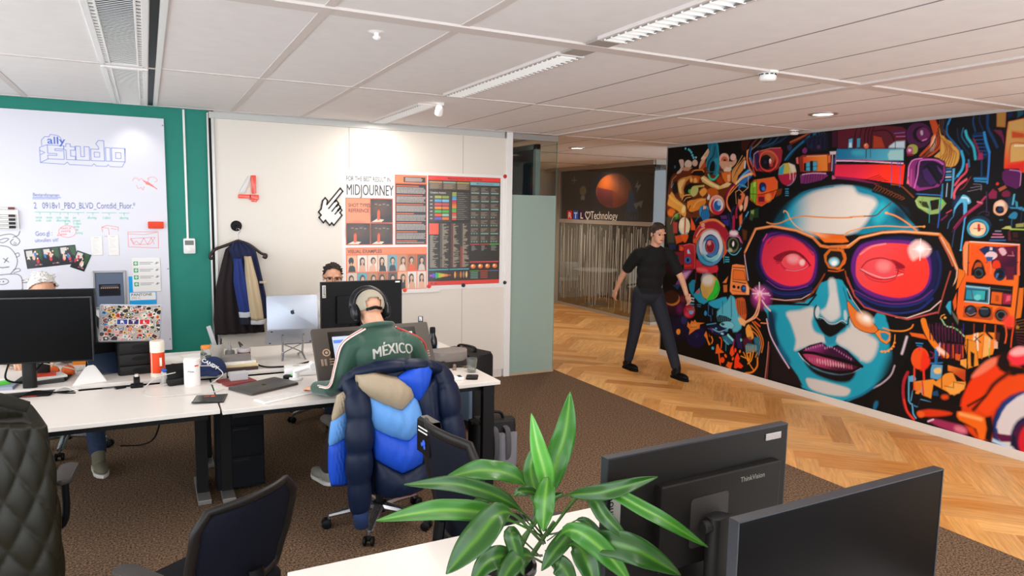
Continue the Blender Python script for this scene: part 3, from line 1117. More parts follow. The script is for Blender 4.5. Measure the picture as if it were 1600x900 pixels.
pb.line(RED, bp('-0.10,2.105 -0.085,2.13 -0.06,2.13 -0.05,2.11 -0.03,2.13 0.0,2.095 0.03,2.12 0.02,2.13 0.05,2.145 0.08,2.14 0.095,2.115 0.075,2.10'), 0.0032, sm=3)
pb.line(RED, bp('-0.07,2.07 -0.055,2.04 -0.035,2.05 -0.02,2.03 -0.01,2.06'), 0.0032, sm=3)
for k in range(8):
    pb.line(RED, bp(f'{-0.02 + 0.005 * k},{2.12 - 0.006 * k} {0.085 - 0.012 * k},{2.045 + 0.006 * k}'), 0.003)
pb.line(RED, bp('0.02,2.10 0.09,2.04'), 0.007)
pb.line(RED, bp('-0.345,1.66 -0.35,1.70 -0.31,1.715 -0.225,1.70 -0.225,1.67'), 0.004)
pb.line(RED, bp('-0.35,1.70 -0.30,1.69 -0.295,1.62 -0.33,1.62'), 0.004)
pb.line(RED, bp('-0.28,1.69 -0.24,1.68'), 0.004)
# stacked doodle figures in black marker
pb.line(INK, bp('-1.12,1.60 -1.07,1.63 -1.0,1.64 -0.96,1.61 -0.945,1.58 -0.965,1.55 -0.995,1.55 -1.01,1.575 -0.99,1.60'), 0.0055, sm=4)
pb.line(INK, bp('-0.99,1.615 -0.955,1.63 -0.94,1.665'), 0.0055, sm=4)
pb.line(INK, bp('-1.09,1.585 -1.05,1.605 -1.02,1.60 -1.06,1.57'), 0.005, sm=4, closed=True)
pb.line(INK, bp('-0.985,1.575 -0.97,1.565 -0.98,1.555 -0.99,1.565'), 0.004, sm=3)
pb.line(INK, bp('-1.12,1.545 -1.07,1.545 -1.02,1.53 -0.985,1.48 -0.97,1.42 -0.985,1.36 -1.02,1.315'), 0.0055, sm=4)
pb.line(INK, bp('-0.985,1.475 -0.96,1.485 -0.955,1.46 -0.975,1.45'), 0.005, sm=4)
pb.line(INK, bp('-1.065,1.44 -1.03,1.41'), 0.006)
pb.line(INK, bp('-1.035,1.445 -1.06,1.405'), 0.006)
pb.ell(INK, (-1.10 - BX, 1.435 - BZ), 0.006, 0.006)
pb.line(INK, bp('-1.13,1.38 -1.08,1.365 -1.03,1.37'), 0.007, sm=4)
pb.line(INK, bp('-1.0,1.345 -0.965,1.355 -0.955,1.335 -1.0,1.32'), 0.005, sm=3)
pb.line(INK, bp('-1.14,1.30 -1.0,1.31 -0.955,1.29 -0.945,1.24 -0.95,1.13 -0.97,1.09 -1.14,1.08'), 0.0055, sm=3)
pb.line(INK, bp('-1.12,1.265 -1.06,1.27 -1.04,1.245 -1.07,1.225 -1.13,1.23'), 0.005, sm=4)
pb.ell(INK, (-1.10 - BX, 1.248 - BZ), 0.005, 0.006)
pb.ell(INK, (-1.075 - BX, 1.248 - BZ), 0.005, 0.006)
pb.line(INK, bp('-0.945,1.255 -0.905,1.255 -0.885,1.285 -0.88,1.24 -0.945,1.235'), 0.0055, sm=2)
pb.line(INK, bp('-1.14,1.165 -0.955,1.165 -0.95,1.18'), 0.005)
pb.line(BLUE, bp('-1.08,1.13 -1.09,1.10 -1.05,1.08 -0.98,1.09 -0.955,1.12 -1.0,1.15 -1.05,1.155 -1.08,1.13'), 0.0055, sm=4)
pb.line(BLUE, bp('-0.97,1.14 -0.94,1.05 -0.93,0.98'), 0.0055, sm=4)
pb.line(BLUE, bp('-1.02,1.08 -0.97,1.06 -0.945,1.01'), 0.0055, sm=4)
pb.text('#2a63c0', 'ab', -1.09 - BX, 0.965 - BZ, 0.05, bold=0.02)
for x, z in ((0.155, 1.325), (0.150, 0.68), (0.155, 2.60)):
    pb.ell('#7a7a80', (x - BX, z - BZ), 0.006, 0.006)
pb.mesh('marker_drawing', wall_m(BX, BZ, 0.0215), M_board, t)
M_paper = mat('paper', '#f1eee8', 0.7)
bm = B()
bm2 = rrect(0.125, 0.062, 0.008)
prism(bm, bm2, 0.03, wall_m(0.07, 1.72, 0.022), bev=0.003)
o = obj('board_eraser', bm, mat('eraser_felt', '#e8421f', 0.6), smooth=True)
tag(o, 'orange red board eraser stuck to the whiteboard', 'eraser')
t = thing('marker_tray', 'white magnetic marker tray at the left edge of the whiteboard', 'marker tray', (-1.02, YB - 0.022, 1.765))
bm = B()
box2(bm, (-0.16, -0.004, -0.08), (0.075, 0, 0.08), 0.002)
for k in range(6):
    z = -0.08 + k * 0.03
    box2(bm, (-0.16, -0.03, z - 0.002), (0.075, 0, z + 0.001))
box2(bm, (0.073, -0.03, -0.082), (0.078, 0, 0.072))
obj('holder', bm, M_white, t)
for k in range(5):
    tm = thing('board_marker', ('white board marker with black cap, top of the marker tray', 'white board marker with black cap, second from top in the tray', 'white board marker with black cap, middle of the tray', 'white board marker with black cap, fourth down in the tray', 'white board marker with black cap, bottom of the marker tray')[k], 'marker', (-1.02, YB - 0.038, 1.765 - 0.066 + (4 - k) * 0.031 + (0.03 if k == 0 else 0)), 0, 'markers in the whiteboard tray')
    bm = B()
    cyl(bm, (-0.10, 0, 0), 0.0085, 0.11, 12, axis=(1, 0, 0))
    obj('barrel', bm, M_whitemt, tm, True)
    bm = B()
    cyl(bm, (0.01, 0, 0), 0.0095, 0.045, 12, axis=(1, 0, 0), bev=0.002)
    obj('cap', bm, mat(('cap_red', 'cap_brown', 'cap_black', 'cap_ink', 'cap_coal')[k], ('#7a3a34', '#3a2a28', '#24242a', '#181820', '#101014')[k], 0.4), tm, True)
# photo strips: small group portraits on black
M_photo = pigment_mat('photo_print', 0.3, 0.5, 0.2)
def group_photo(p, x0, z0, w_, h_, seed):
    rnd = random.Random(seed)
    p.rect('#0b0b0e', x0, z0, x0 + w_, z0 + h_)
    p.rect('#cfcac4', x0 + w_ * 0.06, z0 + h_ * 0.62, x0 + w_ * 0.45, z0 + h_ * 0.94)
    p.poly('#1c4a1c', [(x0 + w_ * 0.6, z0 + h_ * 0.98), (x0 + w_ * 0.75, z0 + h_ * 0.5), (x0 + w_ * 0.98, z0 + h_ * 0.35), (x0 + w_ * 0.98, z0 + h_ * 0.98)])
    for k in range(9):
        u, v = 0.14 + 0.62 * rnd.random(), 0.28 + 0.45 * rnd.random()
        c = ('#15161e', '#d83a48', '#2a78b8', '#e8e0dc', '#101018', '#c82838', '#1a1a22', '#e8b8a0', '#0e0e14')[k]
        p.ell(c, (x0 + w_ * u, z0 + h_ * v), w_ * 0.09, h_ * 0.13)
        p.ell('#f0cdb8', (x0 + w_ * u, z0 + h_ * (v + 0.15)), w_ * 0.045, h_ * 0.05)
    for k in range(5):
        p.rect(('#e87a2a', '#4a58c8', '#c83a38', '#e8a04a', '#3a9ad0')[k], x0 + w_ * (0.5 + 0.09 * k), z0 + h_ * 0.1, x0 + w_ * (0.56 + 0.09 * k), z0 + h_ * (0.15 + 0.03 * (k % 2)))
def print_on_wall(name, p, x, z, ang, off, label, cat, m=None, group=None):
    o = p.mesh(name, wall_m(x, z, off) @ Matrix.Rotation(ang, 4, 'Z'), m or M_photo)
    s = o.modifiers.new('sheet', 'SOLIDIFY')
    s.thickness = 0.0008
    s.offset = 0
    tag(o, label, cat, group)
    return o
p = Paint(0.37, 0.162, 0.0025, '#0b0b0e')
for k in range(3):
    group_photo(p, 0.005 + k * 0.123, 0.004, 0.115, 0.154, 5 + k)
print_on_wall('photo_strip', p, -0.905, 1.350, 0.105, 0.0235, 'strip of three group photos on black card on the whiteboard', 'photo')
p = Paint(0.112, 0.155, 0.0025, '#0b0b0e')
group_photo(p, 0.003, 0.003, 0.106, 0.149, 9)
print_on_wall('photo_print', p, -0.601, 1.360, -0.40, 0.0245, 'single tilted group photo overlapping the photo strip', 'photo')
for i, (x, z, w_, h_) in enumerate(((-0.435, 1.455, 0.085, 0.17), (-0.31, 1.452, 0.085, 0.182))):
    p = Paint(w_, h_, 0.004, '#ebe6e2')
    rnd = random.Random(i)
    for k in range(12):
        p.line('#c9c3be', [(0.012, h_ - 0.03 - k * 0.011), (0.02 + rnd.random() * (w_ - 0.035), h_ - 0.03 - k * 0.011)], 0.0022, op=0.8)
    p.line('#b8b2ae', [(0.025, h_ - 0.015), (0.055, h_ - 0.015)], 0.004)
    print_on_wall('paper_note', p, x, z, 0, 0.0235, ('white receipt slip on the whiteboard under the red sketch, left one', 'white receipt slip with oval stamp on the whiteboard, right one')[i], 'note', M_board, 'receipts on the whiteboard')
p = Paint(0.225, 0.305, 0.0035, '#ece9e6')
for k in range(4):
    z = 0.238 - k * 0.062
    p.rect('#1f9a58', 0.012, z, 0.048, z + 0.036)
    p.ell('#eafff0', (0.03, z + 0.019), 0.010, 0.011)
    p.rect('#1f9a58', 0.027, z + 0.014, 0.033, z + 0.024)
    for j in range(2):
        p.line('#9a9aa0', [(0.062, z + 0.026 - j * 0.014), (0.165 - 0.02 * j, z + 0.026 - j * 0.014)], 0.006)
    p.line('#3a3a40', [(0.185, z + 0.012), (0.20, z + 0.03), (0.195, z + 0.012), (0.212, z + 0.026)], 0.004)
p.line('#d8d4d0', [(0.0, 0.218), (0.225, 0.218)], 0.003)
print_on_wall('safety_notice', p, -0.132, 1.123, 0, 0.0255, 'white notice with four green first aid squares on the whiteboard', 'notice', M_board)
p = Paint(0.215, 0.255, 0.0035, '#22a3e6')
p.rect('#f2f0ee', 0.005, 0.04, 0.21, 0.108)
p.text('#2a2c30', 'PANTONE', 0.014, 0.078, 0.034, sx=1.05, bold=0.012)
p.text('#8a9096', '292 C', 0.014, 0.05, 0.030)
print_on_wall('colour_card', p, -0.163, 1.010, 0, 0.024, 'light blue colour sample card behind the first aid notice', 'card', M_board)
t = thing('picture_frame', 'silver framed grey board with a small dark group photo', 'picture', (-0.311, YB - 0.0225, 1.153), rot=(0, 0, 0))
bm = B()
for s in (-1, 1):
    box(bm, (s * 0.118, -0.008, 0), (0.018, 0.016, 0.335), 0.003)
    box(bm, (0, -0.008, s * 0.1585), (0.236, 0.016, 0.018), 0.003)
obj('frame', bm, mat('silver_frame', '#b6b4b4', 0.3, metal=0.6), t)
bm = B()
box(bm, (0, -0.004, 0), (0.22, 0.006, 0.30))
obj('mount_board', bm, mat('blue_grey_board', '#5f6b80', 0.6), t)
p = Paint(0.165, 0.105, 0.003, '#171b24')
for k in range(9):
    p.ell('#0c0d12', (0.02 + 0.0155 * k, 0.042), 0.011, 0.028)
    p.ell('#c89a80', (0.02 + 0.0155 * k, 0.072), 0.005, 0.006)
p.rect('#6a7080', 0.02, 0.082, 0.145, 0.092, op=0.5)
p.mesh('photo', Matrix(((1, 0, 0, -0.0825), (0, 0, -1, -0.0085), (0, 1, 0, -0.055), (0, 0, 0, 1))), M_photo, t)
for i, (x, z, c, lab) in enumerate(((-0.418, 0.885, '#d81f1f', 'red round magnet below the silver picture frame'), (-0.419, 0.772, '#2456b8', 'blue round magnet low on the whiteboard beside the laptop'))):
    bm = B()
    lathe(bm, [(0.018, 0), (0.018, 0.008), (0.015, 0.011), (0, 0.011)], (x, YB - 0.022, z), 18, axis=(0, -1, 0))
    o = obj('magnet', bm, mat('magnet_' + str(i), c, 0.4), smooth=True)
    tag(o, lab, 'magnet')
# thermostat with its cable duct
bm = B()
box2(bm, (0.318, YB - 0.014, 1.59), (0.336, YB, 2.755), 0.002)
o = obj('cable_duct', bm, M_white)
tag(o, 'thin white cable duct running from ceiling down the green wall', 'cable duct')
t = thing('thermostat', 'white thermostat with grey display on the green wall', 'thermostat', (0.338, YB, 1.53))
bm = B()
prism(bm, rrect(0.098, 0.138, 0.008), 0.022, XZ, bev=0.003)
obj('case', bm, M_white, t, True)
bm = B()
prism(bm, rrect(0.074, 0.042, 0.003, 3, 0, 0.03), 0.0235, XZ)
obj('display', bm, mat('lcd_grey', '#6d7069', 0.3), t)
bm = B()
lathe(bm, [(0.021, 0.018), (0.021, 0.026), (0.019, 0.027), (0, 0.027)], (0, 0, -0.034), 24, axis=(0, -1, 0))
obj('dial', bm, M_whitemt, t, True)
# acrylic number 4
t = thing('number_sign', 'red and clear acrylic figure four on the white wall', 'number sign', (0, YB - 0.012, 0))
M_redac = mat('red_acrylic', '#f0503c', 0.25, coat=0.5)
for i, (cx, cz, w_, h_, c) in enumerate(((0.907, 2.105, 0.043, 0.17, 'r'), (0.825, 1.992, 0.115, 0.036, 'r'), (0.909, 1.985, 0.085, 0.048, 'r'), (0.909, 1.957, 0.05, 0.03, 'r'))):
    bm = B()
    prism(bm, rrect(w_, h_, 0.006, 3, cx, cz), 0.022, XZ, bev=0.004)
    obj('red_bar', bm, M_redac, t, True)
bm = B()
prism(bm, [(0.775, 2.02), (0.825, 2.02), (0.885, 2.185), (0.862, 2.185)], 0.02, XZ, bev=0.002)
obj('clear_bar', bm, mat('clear_acrylic', '#d9d6d6', 0.2), t, True)
# pixel hand cut-out
t = thing('pointer_cutout', 'white pixel style pointing hand cut-out with dark outline', 'cut-out', (-0.085, YB - 0.012, 0))
HP = [(0.0, 0.0), (2, 0), (2, 1), (4, 1), (4, 2), (5, 2), (5, 6), (4, 6), (4, 7), (3.2, 7), (3.2, 6), (3, 6), (3, 7.3), (2, 7.3), (2, 6.5), (1.8, 6.5), (1.8, 7.6), (0.7, 7.6), (0.7, 7), (0.5, 7), (0.5, 11), (-0.7, 11), (-0.7, 4.5), (-1.3, 5.4), (-2.4, 5.4), (-2.4, 4.2), (-1.8, 3.2), (-1.2, 2.2), (-1.2, 1), (0, 1)]
_a = radians(-45)
_s = 0.0355
HQ = [(1.607 + _s * (x * cos(_a) - y * sin(_a)) * 0.82 - 0.01, 1.74 + _s * (x * sin(_a) + y * cos(_a)) * 1.0 + 0.06) for x, y in HP]
bm = B()
prism(bm, HQ, 0.012, XZ)
obj('card', bm, M_whitemt, t)
bm = B()
for a, b_ in zip(HQ, HQ[1:] + HQ[:1]):
    d = Vector((b_[0] - a[0], 0, b_[1] - a[1]))
    c = Vector(((a[0] + b_[0]) / 2, -0.0135, (a[1] + b_[1]) / 2))
    box(bm, c, (d.length + 0.012, 0.003, 0.014), rot=(0, -math.atan2(d.z, d.x), 0))
for a, b_ in (((0.5, 4), (0.5, 7)), ((1.8, 4.2), (1.8, 6.5)), ((3.1, 4.4), (3.1, 6))):
    q = [(1.597 + _s * (x * cos(_a) - y * sin(_a)) * 0.82, 1.80 + _s * (x * sin(_a) + y * cos(_a))) for x, y in (a, b_)]
    d = Vector((q[1][0] - q[0][0], 0, q[1][1] - q[0][1]))
    box(bm, ((q[0][0] + q[1][0]) / 2, -0.0135, (q[0][1] + q[1][1]) / 2), (d.length, 0.003, 0.013), rot=(0, -math.atan2(d.z, d.x), 0))
obj('outline', bm, mat('outline_dark', '#3a3432', 0.6), t)
# posters
M_poster = pigment_mat('poster_print', 0.25, 0.5, 0.3)
bm = B()
box2(bm, (1.735, YB - 0.0148, 1.035), (3.63, YB - 0.0135, 2.285))
o = obj('backing_sheet', bm, M_whitemt)
tag(o, 'large white backing paper behind the two printed posters', 'paper sheet')
X0, Z0 = 1.765, 1.045
p = Paint(0.885, 1.215, 0.0042, '#f2efec')
def q1(s):
    return [(float(a.split(',')[0]) - X0, float(a.split(',')[1]) - Z0) for a in s.split()]
OR, DK, SAL = '#ef5a1e', '#1c1614', '#f08a60'
p.text('#241c1a', 'FOR THE BEST RESULT IN', 0.02, 1.125, 0.068, sx=0.60, bold=0.022)
for dx in (0.018, 0.022):
    p.text('#2a2220', 'MIDJOURNEY', dx, 0.985, 0.155, sx=0.525)
p.rect(OR, 0.010, 0.478, 0.505, 0.958)
p.rect(SAL, 0.018, 0.705, 0.265, 0.95)
p.text('#3a1710', 'SHOT TYPES', 0.04, 0.865, 0.052, sx=0.78, bold=0.02)
p.text('#3a1710', 'REFERENCE', 0.04, 0.812, 0.052, sx=0.78, bold=0.02)
def shot(x0, z0, x1, z1):
    p.rect('#1a1412', x0, z0, x1, z1)
    w_, h_ = x1 - x0, z1 - z0
    p.ell('#5a3a22', (x0 + w_ * 0.45, z0 + h_ * 0.62), w_ * 0.42, h_ * 0.34, soft=0.1, op=0.9)
    p.ell('#4a3c34', (x0 + w_ * 0.66, z0 + h_ * 0.72), w_ * 0.16, h_ * 0.14, op=0.8)
    p.poly('#e8d8bc', [(x0 + w_ * 0.04, z0 + h_ * 0.02), (x0 + w_ * 0.5, z0 + h_ * 0.02), (x0 + w_ * 0.62, z0 + h_ * 0.12), (x0 + w_ * 0.3, z0 + h_ * 0.16)])
    p.poly('#e8541c', [(x0 + w_ * 0.30, z0 + h_ * 0.10), (x0 + w_ * 0.42, z0 + h_ * 0.10), (x0 + w_ * 0.43, z0 + h_ * 0.45), (x0 + w_ * 0.38, z0 + h_ * 0.56), (x0 + w_ * 0.31, z0 + h_ * 0.46)])
    p.ell('#5a2014', (x0 + w_ * 0.37, z0 + h_ * 0.60), w_ * 0.04, h_ * 0.045)
    for k in range(4):
        p.line('#b8aca0', [(x0 + w_ * (0.2 + 0.18 * k), z0 + h_ * (0.78 - 0.03 * (k % 2))), (x0 + w_ * (0.3 + 0.18 * k), z0 + h_ * (0.78 - 0.03 * (k % 2)))], 0.004)
shot(0.268, 0.71, 0.498, 0.95)
shot(0.018, 0.485, 0.262, 0.70)
shot(0.268, 0.485, 0.498, 0.70)
p.rect(OR, 0.525, 0.478, 0.878, 1.205)
p.rect('#f07a4a', 0.533, 1.12, 0.87, 1.197)
p.rect('#2a1a16', 0.62, 1.13, 0.86, 1.185)
p.rect(DK, 0.533, 0.486, 0.87, 1.112)
rnd = random.Random(3)
for k in range(3):
    p.line('#f0e0d8', [(0.64, 1.172 - k * 0.014), (0.80 + 0.05 * rnd.random(), 1.172 - k * 0.014)], 0.005)
z = 1.09
while z > 0.50:
    p.line('#f0652a', [(0.545, z), (0.70 + 0.14 * rnd.random(), z)], 0.008)
    z -= 0.018
    for k in range(5):
        if z < 0.5:
            break
        x = 0.545
        while x < 0.845:
            w_ = 0.012 + 0.03 * rnd.random()
            p.line('#c9bdb4', [(x, z), (min(x + w_, 0.86), z)], 0.006)
            x += w_ + 0.007
        z -= 0.013
    z -= 0.012
p.rect(OR, 0.010, 0.008, 0.878, 0.455)
p.rect('#f08250', 0.016, 0.385, 0.872, 0.448)
p.text('#3a1710', 'VISUAL EXAMPLES', 0.03, 0.398, 0.05, sx=0.88, bold=0.02)
cols = [('#e8b088', '#1a1210', '#12100f'), ('#e6ddd2', '#2a1c18', '#e0a888'), ('#ead8c6', '#2a1c16', '#e8b090'), ('#d8c8b4', '#1e1612', '#2a211e'), ('#5aa8b0', '#201818', '#2a2c34'), ('#b88a60', '#3a2018', '#e0c8b0'), ('#a86a3a', '#22140f', '#e8541c'), ('#5a5048', '#1a1412', '#d0c0b4')]
for r in range(2):
    for k in range(8):
        x0, x1 = 0.022 + k * 0.1068, 0.022 + k * 0.1068 + 0.100
        z0, z1 = (0.205, 0.375) if r == 0 else (0.014, 0.196)
        bg, hair, cl = cols[(k + r * 3) % 8] if r else cols[k]
        cx = (x0 + x1) / 2 + 0.008 * (k % 3 - 1)
        p.rect(bg, x0, z0, x1, z1)
        h_ = z1 - z0
        p.ell(hair, (cx, z0 + h_ * 0.66), 0.027, h_ * 0.22)
        if k % 2 or r:
            p.rect(hair, cx - 0.026, z0 + h_ * 0.25, cx + 0.026, z0 + h_ * 0.66)
        p.poly(cl, [(x0 + 0.012, z0), (x1 - 0.012, z0), (x1 - 0.02, z0 + h_ * 0.3), (cx + 0.012, z0 + h_ * 0.42), (cx - 0.012, z0 + h_ * 0.42), (x0 + 0.02, z0 + h_ * 0.3)])
        p.rect('#dca585', cx - 0.008, z0 + h_ * 0.38, cx + 0.008, z0 + h_ * 0.55)
        if not (r == 0 and k == 0):
            p.ell('#e8b898', (cx + 0.003, z0 + h_ * 0.63), 0.017, h_ * 0.135)
            p.line('#6a2a22', [(cx - 0.004, z0 + h_ * 0.56), (cx + 0.01, z0 + h_ * 0.56)], 0.004)
            p.line('#3a2018', [(cx - 0.009, z0 + h_ * 0.65), (cx - 0.002, z0 + h_ * 0.65)], 0.003)
            p.line('#3a2018', [(cx + 0.007, z0 + h_ * 0.65), (cx + 0.014, z0 + h_ * 0.65)], 0.003)
o = p.mesh('poster', wall_m(X0, Z0, 0.016), M_poster)
tag(o, 'orange and white printed poster headed FOR THE BEST RESULT', 'poster')
X1, Z1 = 2.655, 1.082
p = Paint(0.852, 1.172, 0.0040, '#1a1715')
p.rect('#e8352c', 0.0, 1.125, 0.852, 1.172)
p.text('#5a0f0c', 'Midjourney Power User Cheat Sheet', 0.426, 1.138, 0.03, 'CENTER', sx=0.9, bold=0.01)
p.rect('#e03a2e', 0.0, 0.0, 0.852, 0.045)
p.text('#3a0a08', 'MJ  V6', 0.03, 0.014, 0.026, bold=0.01)
for k, c in enumerate(('#c8a060', '#8ab8a8', '#a8a858')):
    x = 0.012 + k * 0.158
    p.rect('#6a5844', x, 1.03, x + 0.148, 1.108)
    p.rect(c, x, 1.098, x + 0.148, 1.112)
    for j in range(4):
        p.line('#a08c70', [(x + 0.012, 1.082 - j * 0.013), (x + 0.125 - 0.02 * (j % 2), 1.082 - j * 0.013)], 0.005)
p.rect('#7ab8c0', 0.488, 1.085, 0.845, 1.118)
p.text('#24464c', 'Midjourney Parameters', 0.665, 1.095, 0.022, 'CENTER', bold=0.008)
p.rect('#3c352c', 0.012, 0.685, 0.262, 1.015)
p.rect('#0d0c0b', 0.268, 0.685, 0.482, 1.015)
p.text('#d8cfc0', 'Creative Actions', 0.025, 0.985, 0.026, bold=0.012)
rows = [('#a8b050', '#8aa048'), ('#58a8d8', '#7ab8d8'), ('#d84858', '#c84a58'), ('#f08a3a', '#e87a3a'), ('#58b83a', '#48b038'), ('#e85a3a', '#98b8a8'), ('#6a58b8', '#e8742a')]
for k, (a, b_) in enumerate(rows):
    z = 0.935 - k * 0.038
    p.rect('#b0a898', 0.022, z + 0.006, 0.05, z + 0.018)
    p.poly(a, [(0.075 + dx, z + dz) for dx, dz in rrect(0.078, 0.027, 0.006, 3, 0.039, 0.0125)])
    p.poly(b_, [(0.16 + dx, z + dz) for dx, dz in rrect(0.078, 0.027, 0.006, 3, 0.039, 0.0125)])
for k in range(14):
    z = 0.985 - k * 0.0215
    p.rect(('#98a848', '#a8a050', '#4a98c8', '#58a8d8', '#c83a58', '#d84848', '#e8742a', '#f08a3a', '#48a838', '#58b848', '#d83a48', '#d86a3a', '#a8a8a0', '#e84a28')[k], 0.275, z, 0.325, z + 0.018)
    p.rect('#3a3630', 0.33, z + 0.002, 0.475, z + 0.016)
    p.line('#8a8478', [(0.336, z + 0.009), (0.41 + 0.05 * ((k * 7) % 5) / 5, z + 0.009)], 0.004)
rnd = random.Random(8)
for k, (x, c, hd) in enumerate(((0.014, '#4a4034', '#e8553a'), (0.138, '#565048', '#565048'), (0.262, '#5a2c26', '#8a2a24'), (0.375, '#2a3424', '#4a6a3a'))):
    w_ = 0.108
    p.rect('#2a241e', x, 0.185, x + w_, 0.672)
    if k == 0:
        p.rect('#e8553a', x, 0.55, x + w_, 0.668)
    else:
        p.rect(c, x, 0.30, x + w_ * 0.35, 0.668)
        p.rect('#8a3a2a' if k == 3 else c, x, 0.19, x + w_ * 0.35, 0.42 if k == 3 else 0.29)
    z = 0.66 if k else 0.535
    while z > 0.195:
        p.line('#a89c88', [(x + (0.012 if k == 0 else 0.03), z), (x + 0.03 + rnd.random() * 0.07, z)], 0.006)
        z -= 0.0105
for r in range(8):
    for k in range(3):
        x, z = 0.49 + k * 0.119, 0.985 - r * 0.0885
        if r == 7:
            p.rect('#14120f', x, z - 0.012, x + 0.112, z + 0.078)
            p.rect(('#c83a48', '#b8482e', '#4ab83a')[k], x, z + 0.07, x + 0.112, z + 0.08)
            for j in range(6):
                p.line('#8a8a86', [(x + 0.02, z + 0.058 - j * 0.010), (x + 0.045 + rnd.random() * 0.05, z + 0.058 - j * 0.010)], 0.0045)
            continue
        p.rect('#3c352d' if (r + k) % 2 else '#463d33', x, z, x + 0.112, z + 0.082)
        for j in range(4):
            p.line('#8e8474', [(x + 0.012, z + 0.07 - j * 0.011), (x + 0.04 + rnd.random() * 0.055, z + 0.07 - j * 0.011)], 0.0045)
        if r in (0, 1, 2, 5) and not (r == 5 and k == 0):
            p.rect('#7ab8b0', x + 0.01, z + 0.010, x + 0.102, z + 0.020)
        else:
            for j in range(3 if r > 3 else 2):
                p.rect('#68a8a0', x + 0.012 + j * 0.03, z + 0.01, x + 0.028 + j * 0.03, z + 0.022)
p.rect('#d83a48', 0.49, 0.24, 0.84, 0.252)
for k in range(4):
    p.rect('#2a1208', 0.49 + k * 0.088, 0.165, 0.573 + k * 0.088, 0.235)
    p.ell('#e8782a', (0.53 + k * 0.088, 0.198), 0.03, 0.024)
    p.ell('#f8e0c0', (0.522 + k * 0.088, 0.205), 0.012, 0.012)
p.rect('#4ab0c0', 0.012, 0.165, 0.24, 0.176)
p.rect('#4ab0c0', 0.25, 0.165, 0.48, 0.176)
p.rect('#24201c', 0.012, 0.058, 0.285, 0.16)
for k, c in enumerate(('#b83ac8', '#4a58d8', '#38b85a', '#b8c83a', '#e8b83a', '#e88a3a', '#d85a3a')):
    h_ = (0.012, 0.026, 0.034, 0.028, 0.02, 0.016, 0.008)[k]
    p.poly(c, [(0.02 + k * 0.034, 0.108 - h_), (0.06 + k * 0.034, 0.108 - h_ * 0.7), (0.06 + k * 0.034, 0.108 + h_ * 0.7), (0.02 + k * 0.034, 0.108 + h_)], op=0.9)
p.rect('#1a120c', 0.295, 0.058, 0.48, 0.16)
for k in range(5):
    p.ell(('#e8a04a', '#5a3a1c', '#c8742a', '#8a7a6a', '#e8c080')[k], (0.315 + k * 0.034, 0.11), 0.012, 0.036)
for k, c in enumerate(('#48a838', '#c83a38', '#4a78b8')):
    p.rect('#332c26', 0.49 + k * 0.119, 0.058, 0.602 + k * 0.119, 0.15)
    p.rect(c, 0.49 + k * 0.119, 0.142, 0.602 + k * 0.119, 0.15)
    for j in range(4):
        p.rect('#6aa898' if k == 0 else '#b84a3a' if k == 1 else '#3a342e', 0.50 + k * 0.119, 0.065 + j * 0.019, 0.59 + k * 0.119, 0.074 + j * 0.019, op=0.8)
o = p.mesh('poster', wall_m(X1, Z1, 0.016), M_poster)
tag(o, 'dark chart poster with red bands and rows of coloured boxes', 'poster')
for i, (x, z, c, lab) in enumerate(((3.562, 2.275, '#c0281e', 'dark red round pin at the upper corner by the chart poster'), (3.58, 1.087, '#20242e', 'navy round pin at the lower corner near the wall end'), (3.068, 1.074, '#1c2440', 'navy round pin under the middle of the chart poster'), (2.668, 1.077, '#e8442a', 'orange red pin between the two posters at the bottom'), (2.396, 1.046, '#e8542a', 'orange pin at the bottom edge of the orange poster'))):
    bm = B()
    lathe(bm, [(0.022, 0), (0.022, 0.010), (0.018, 0.014), (0, 0.014)], (x, YB - 0.016, z), 18, axis=(0, -1, 0))
    o = obj('round_pin', bm, mat('pin_' + str(i), c, 0.4), smooth=True)
    tag(o, lab, 'pin')
for nm, a, b_, lab in (('paper_clamp', (3.545, 1.18), (3.575, 2.24), 'tall white clamp strip down the right side of the chart poster'), ('paper_clamp', (2.30, 1.010), (2.795, 1.034), 'white clamp strip under the orange poster')):
    bm = B()
    box2(bm, (a[0], YB - 0.022, a[1]), (b_[0], YB - 0.0145, b_[1]), 0.003)
    o = obj(nm, bm, M_white)
    tag(o, lab, 'clamp strip')
